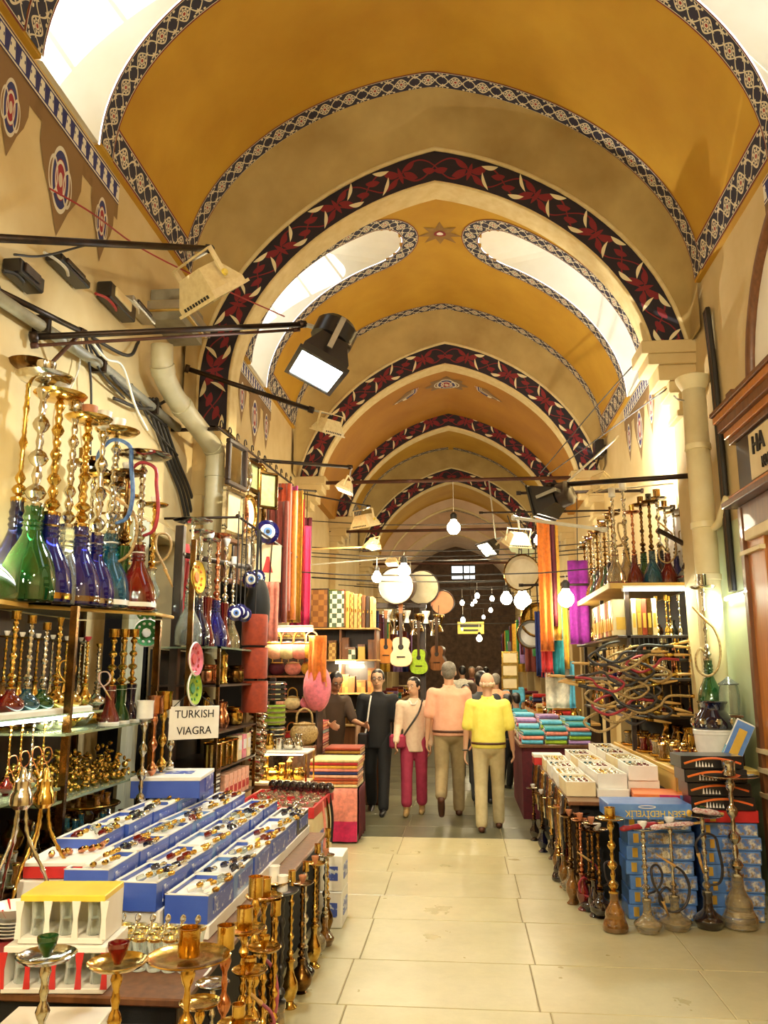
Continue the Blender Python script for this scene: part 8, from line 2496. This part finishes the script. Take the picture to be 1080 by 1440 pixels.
far = [(655, 963, 13.2, 'white_card', 'hair_black', pi, 'dark-haired shopper in white facing us beyond the pink shirt'), (674, 938, 17.2, 'brown_cotton', 'brown_cotton', 0, 'shopper in brown hood walking away in mid lane'), (697, 948, 15.0, 'cloth_peach', 'hair_grey', 0, 'shopper in peach shirt beyond the yellow shirt'),
       (714, 984, 12.4, 'black_cotton', 'hair_black', 1.2, 'short dark figure in black by the cloth table'), (726, 986, 12.9, 'cloth_teal', 'hair_black', .6, 'short dark-haired figure in teal by the cloth table'), (722, 948, 19.0, 'cloth_skyblue', 'hair_black', -.4, 'distant woman in pale blue near the framed pictures'),
       (650, 935, 20.0, 'cloth_white', 'hair_black', .3, 'distant shopper in white left of mid lane'), (663, 930, 22.0, 'cloth_maroon', 'hair_grey', pi, 'distant shopper in maroon stripes'), (683, 932, 24.0, 'cloth_grey', 'hair_black', 0, 'far shopper in grey at mid lane'), (672, 932, 27.0, 'cloth_salmon', 'hair_black', pi, 'farthest shopper in salmon by the end wall')]
for px, py, Y, tp_, hr, rz, lb in far:
    q = atY(px, py, Y)
    h_ = min(1.85, max(1.4, q.z))
    person(lb, (q.x, Y, 0), h_, rz, 'skin_tan', hr, tp_, 'black_cotton', 'black_card', voxel=.022, face=False)
# ================================================================== crowded stalls farther down the lane
def goods_bag(label, grp, loc, s, m):
    r_ = empty('hanging_bag', loc, random.uniform(-.6, .6), s); tag(r_, label, 'bag', grp)
    put('bag', shared('fb', lambda: MB().ball((0, 0, -.22), .16, 10, 7, 1, .55, 1.1).mesh('b', True)), m, r_); put('strap', shared('fbs', lambda: MB().tube(smoothpath([(-.08, 0, -.1), (0, 0, .05), (.08, 0, -.1)], 4), .01, 5).mesh('s', True)), 'cable_black', r_)


def hang_lamp(label, grp, loc, s, m):
    r_ = empty('mosaic_lamp', loc, 0, s); tag(r_, label, 'lamp', grp)
    put('globe', shared('ml', lambda: MB().ball((0, 0, -.3), .13, 12, 8).mesh('g', True)), m, r_); put('cap', shared('mlc', lambda: MB().lathe([(.05, -.2), (.06, -.17), (.02, -.12), (.008, 0)], 10).mesh('c', 'auto')), 'brass', r_)
    put('finial', shared('mlf', lambda: MB().lathe([(.004, -.5), (.015, -.46), (.03, -.43)], 8).mesh('f', 'auto')), 'brass', r_)


cnames = ['rust', 'gold', 'maroon', 'teal', 'cream', 'navy', 'green', 'orange', 'red', 'lilac', 'brown', 'mustard']
sides = ((-1, 'left'), (1, 'right'))
for sg, sn in sides:
    xw = XC + sg * 2.55
    bays = [(14.0, 16.8, 'third'), (17.6, 21.9, 'fourth'), (22.8, 25.6, 'fifth'), (26.4, 30.8, 'sixth')]
    for bi, (y0, y1, bn) in enumerate(bays):
        # counter with goods, awning rail above, hangings
        c = empty('stall_counter', (xw - sg * .45, (y0 + y1) / 2, 0)); tag(c, 'dark stall counter along the %s side in the %s bay of the lane' % (sn, bn), 'counter')
        L = (y1 - y0) / 2 - .1
        a_, b2 = sorted((-sg * .45, sg * .35))
        put('body', MB().bbox(a_, -L, 0, b2, L, .85, .01), ('dark_wood', 'mid_wood')[bi % 2], c); put('top', MB().bbox(a_ - .03, -L, .85, b2, L, .89, .006), 'light_wood', c)
        zr = 3.05 if bi else 2.95
        r_ = empty('goods_rail', (xw, (y0 + y1) / 2, zr)); tag(r_, 'iron rail of hanging goods on the %s side of the %s bay' % (sn, bn), 'rail')
        put('bar', MB().tube([(-sg * .75, -L, 0), (-sg * .75, L, 0)], .02, 6), 'black_iron', r_)
        for y_ in (-L, L): put('arm', MB().tube([(0, y_, 0), (-sg * .75, y_, 0)], .016, 6), 'black_iron', r_)
        n = (10, 12, 7, 8)[bi]
        for k in range(n):
            y_ = y0 + .25 + (y1 - y0 - .5) * k / (n - 1)
            x_ = xw - sg * .75
            t = (k * 5 + bi * 3 + (sg > 0)) % 4
            cn = cnames[(k * 7 + bi * 5 + (3 if sg > 0 else 0)) % 12]
            if t == 0: goods_bag('%s bag hanging in the %s bay on the %s' % (cn, bn, sn), 'hanging bags, %s bay %s' % (bn, sn), (x_, y_, zr - .02), 1.2, 'cloth_' + cn)
            elif t == 1: hang_lamp('%s globe lamp hanging in the %s bay on the %s' % (('ruby', 'amber', 'teal', 'green')[k % 4], bn, sn), 'hanging lamps, %s bay %s' % (bn, sn), (x_, y_, zr - .02), 1.1, ('ruby_glass', 'amber_glass', 'teal_glass', 'green_glass')[k % 4])
            else: hang_cloth('%s cloth hanging in the %s bay on the %s' % (cn, bn, sn), (x_, y_, zr - .02), .42, .9 + .2 * (k % 3), 'cloth_' + cn, 3, .03, axis='x', group='hanging cloths, %s bay %s' % (bn, sn), seed=k)
        n2 = (6, 9, 6, 9)[bi]
        for k in range(n2):
            y_ = y0 + .3 + (y1 - y0 - .6) * k / (n2 - 1)
            for j in range(2 + k % 3):
                cn = cnames[(k * 5 + j * 3 + bi) % 12]
                if (k + bi) % 2: folded('folded %s cloth on the %s counter of the %s bay' % (cn, sn, bn), (xw - sg * .62, y_, .892 + j * .09), (.36, .28, .085), 'cloth_' + cn, '%s cloths, %s bay %s' % (cn, bn, sn))
                elif j < 2: pot('brass pot on the %s counter of the %s bay' % (sn, bn), (xw - sg * (.5 + .25 * j), y_, .892), 1.2, ('brass', 'copper')[j], ('jug', 'pot')[j], 'pots, %s bay %s' % (bn, sn))
        light('POINT', (xw - sg * .6, (y0 + y1) / 2, 2.6), 22, WARM, r_ if 0 else None, radius=.1) if 0 else None
# framed pictures on a stand at the right, far off
for k in range(3):
    q = atY(717, 925 + k * 18, 16.2)
    r_ = empty('framed_picture', q); tag(r_, 'small gilt framed picture, %s in the far column' % ('top', 'middle', 'bottom')[k], 'picture', 'far column of pictures')
    put('frame', MB().box(-.16, -.02, -.12, .16, 0, -.09).box(-.16, -.02, .09, .16, 0, .12).box(-.16, -.02, -.09, -.13, 0, .09).box(.13, -.02, -.09, .16, 0, .09), 'brass', r_); put('picture', MB().box(-.13, -.01, -.09, .13, 0, .09), 'cream_card', r_)
o_ = put('picture_post', MB().box(-.03, 0, 0, .03, .05, 2.3), 'dark_wood', None, (atY(717, 925, 16.2).x, 16.21, 0)); tag(o_, 'dark post the far column of pictures hangs on', 'post')
ob = empty('shop_sign', atY(662, 883, 22.15)); tag(ob, 'small yellow shop sign with dark marks hanging far down the lane', 'sign')
put('board', MB().bbox(-.35, -.02, -.16, .35, .02, .16, .005), 'yellow_card', ob); put('mark', MB().box(-.28, -.024, .02, .28, -.018, .09), 'black_print', ob); put('mark', MB().box(-.2, -.024, -.09, .2, -.018, -.04), 'black_print', ob); put('chain', MB().tube([(0, 0, .16), (0, 0, atY(650, 792, 22.15).z - atY(662, 883, 22.15).z)], .012, 5), 'black_iron', ob)
# green paper lanterns by the pans
for k, (px, py) in enumerate(((736, 783), (730, 800), (728, 770))):
    q = atY(px, py, 12.4); r_ = empty('leaf_ornament', q, rot=(0, .4 * (k - 1), 0)); tag(r_, 'pale green leaf-shaped ornament beside the hanging tray', 'ornament', 'leaf ornaments')
    put('leaf', MB().prism([(-.2, 0), (-.05, .12), (.1, .14), (.2, .02), (.08, -.06), (-.06, -.1)], -.01, .01, 'y'), 'mint_tint', r_); put('stalk', MB().tube([(0, 0, .1), (0, -.35, 4.05 - q.z)], .008, 4), 'cable_black', r_)
# unseen floods added behind the viewer to light the foreground, modelled like those ahead
for k, (x, y) in enumerate(((-1.5, 0.2), (1.2, 1.4), (-1.3, -2.6), (1.2, -2.2))):
    o_ = floodlight('added unseen floodlight behind the viewpoint, hung over the lane', (x, y, 4.3), (x * -.2 + .3, y + 3.2, 0), .3, 62, WARM, group="added floods behind the viewpoint", hang=(x, y, 6.6))

for k, (p_, a_) in enumerate((((1.3, -.6, 3.4), (-2.7, 4.6, 5.0)), ((-1.6, -.6, 3.4), (2.3, 6.2, 4.6)))):  # two more unseen floods, added to brighten the upper side walls
    floodlight(('added unseen floodlight behind the viewpoint trained on the left wall', 'added unseen floodlight behind the viewpoint trained on the right wall')[k], p_, a_, .3, 60, (1, .9, .68), hang=(p_[0], p_[1], 6.7))
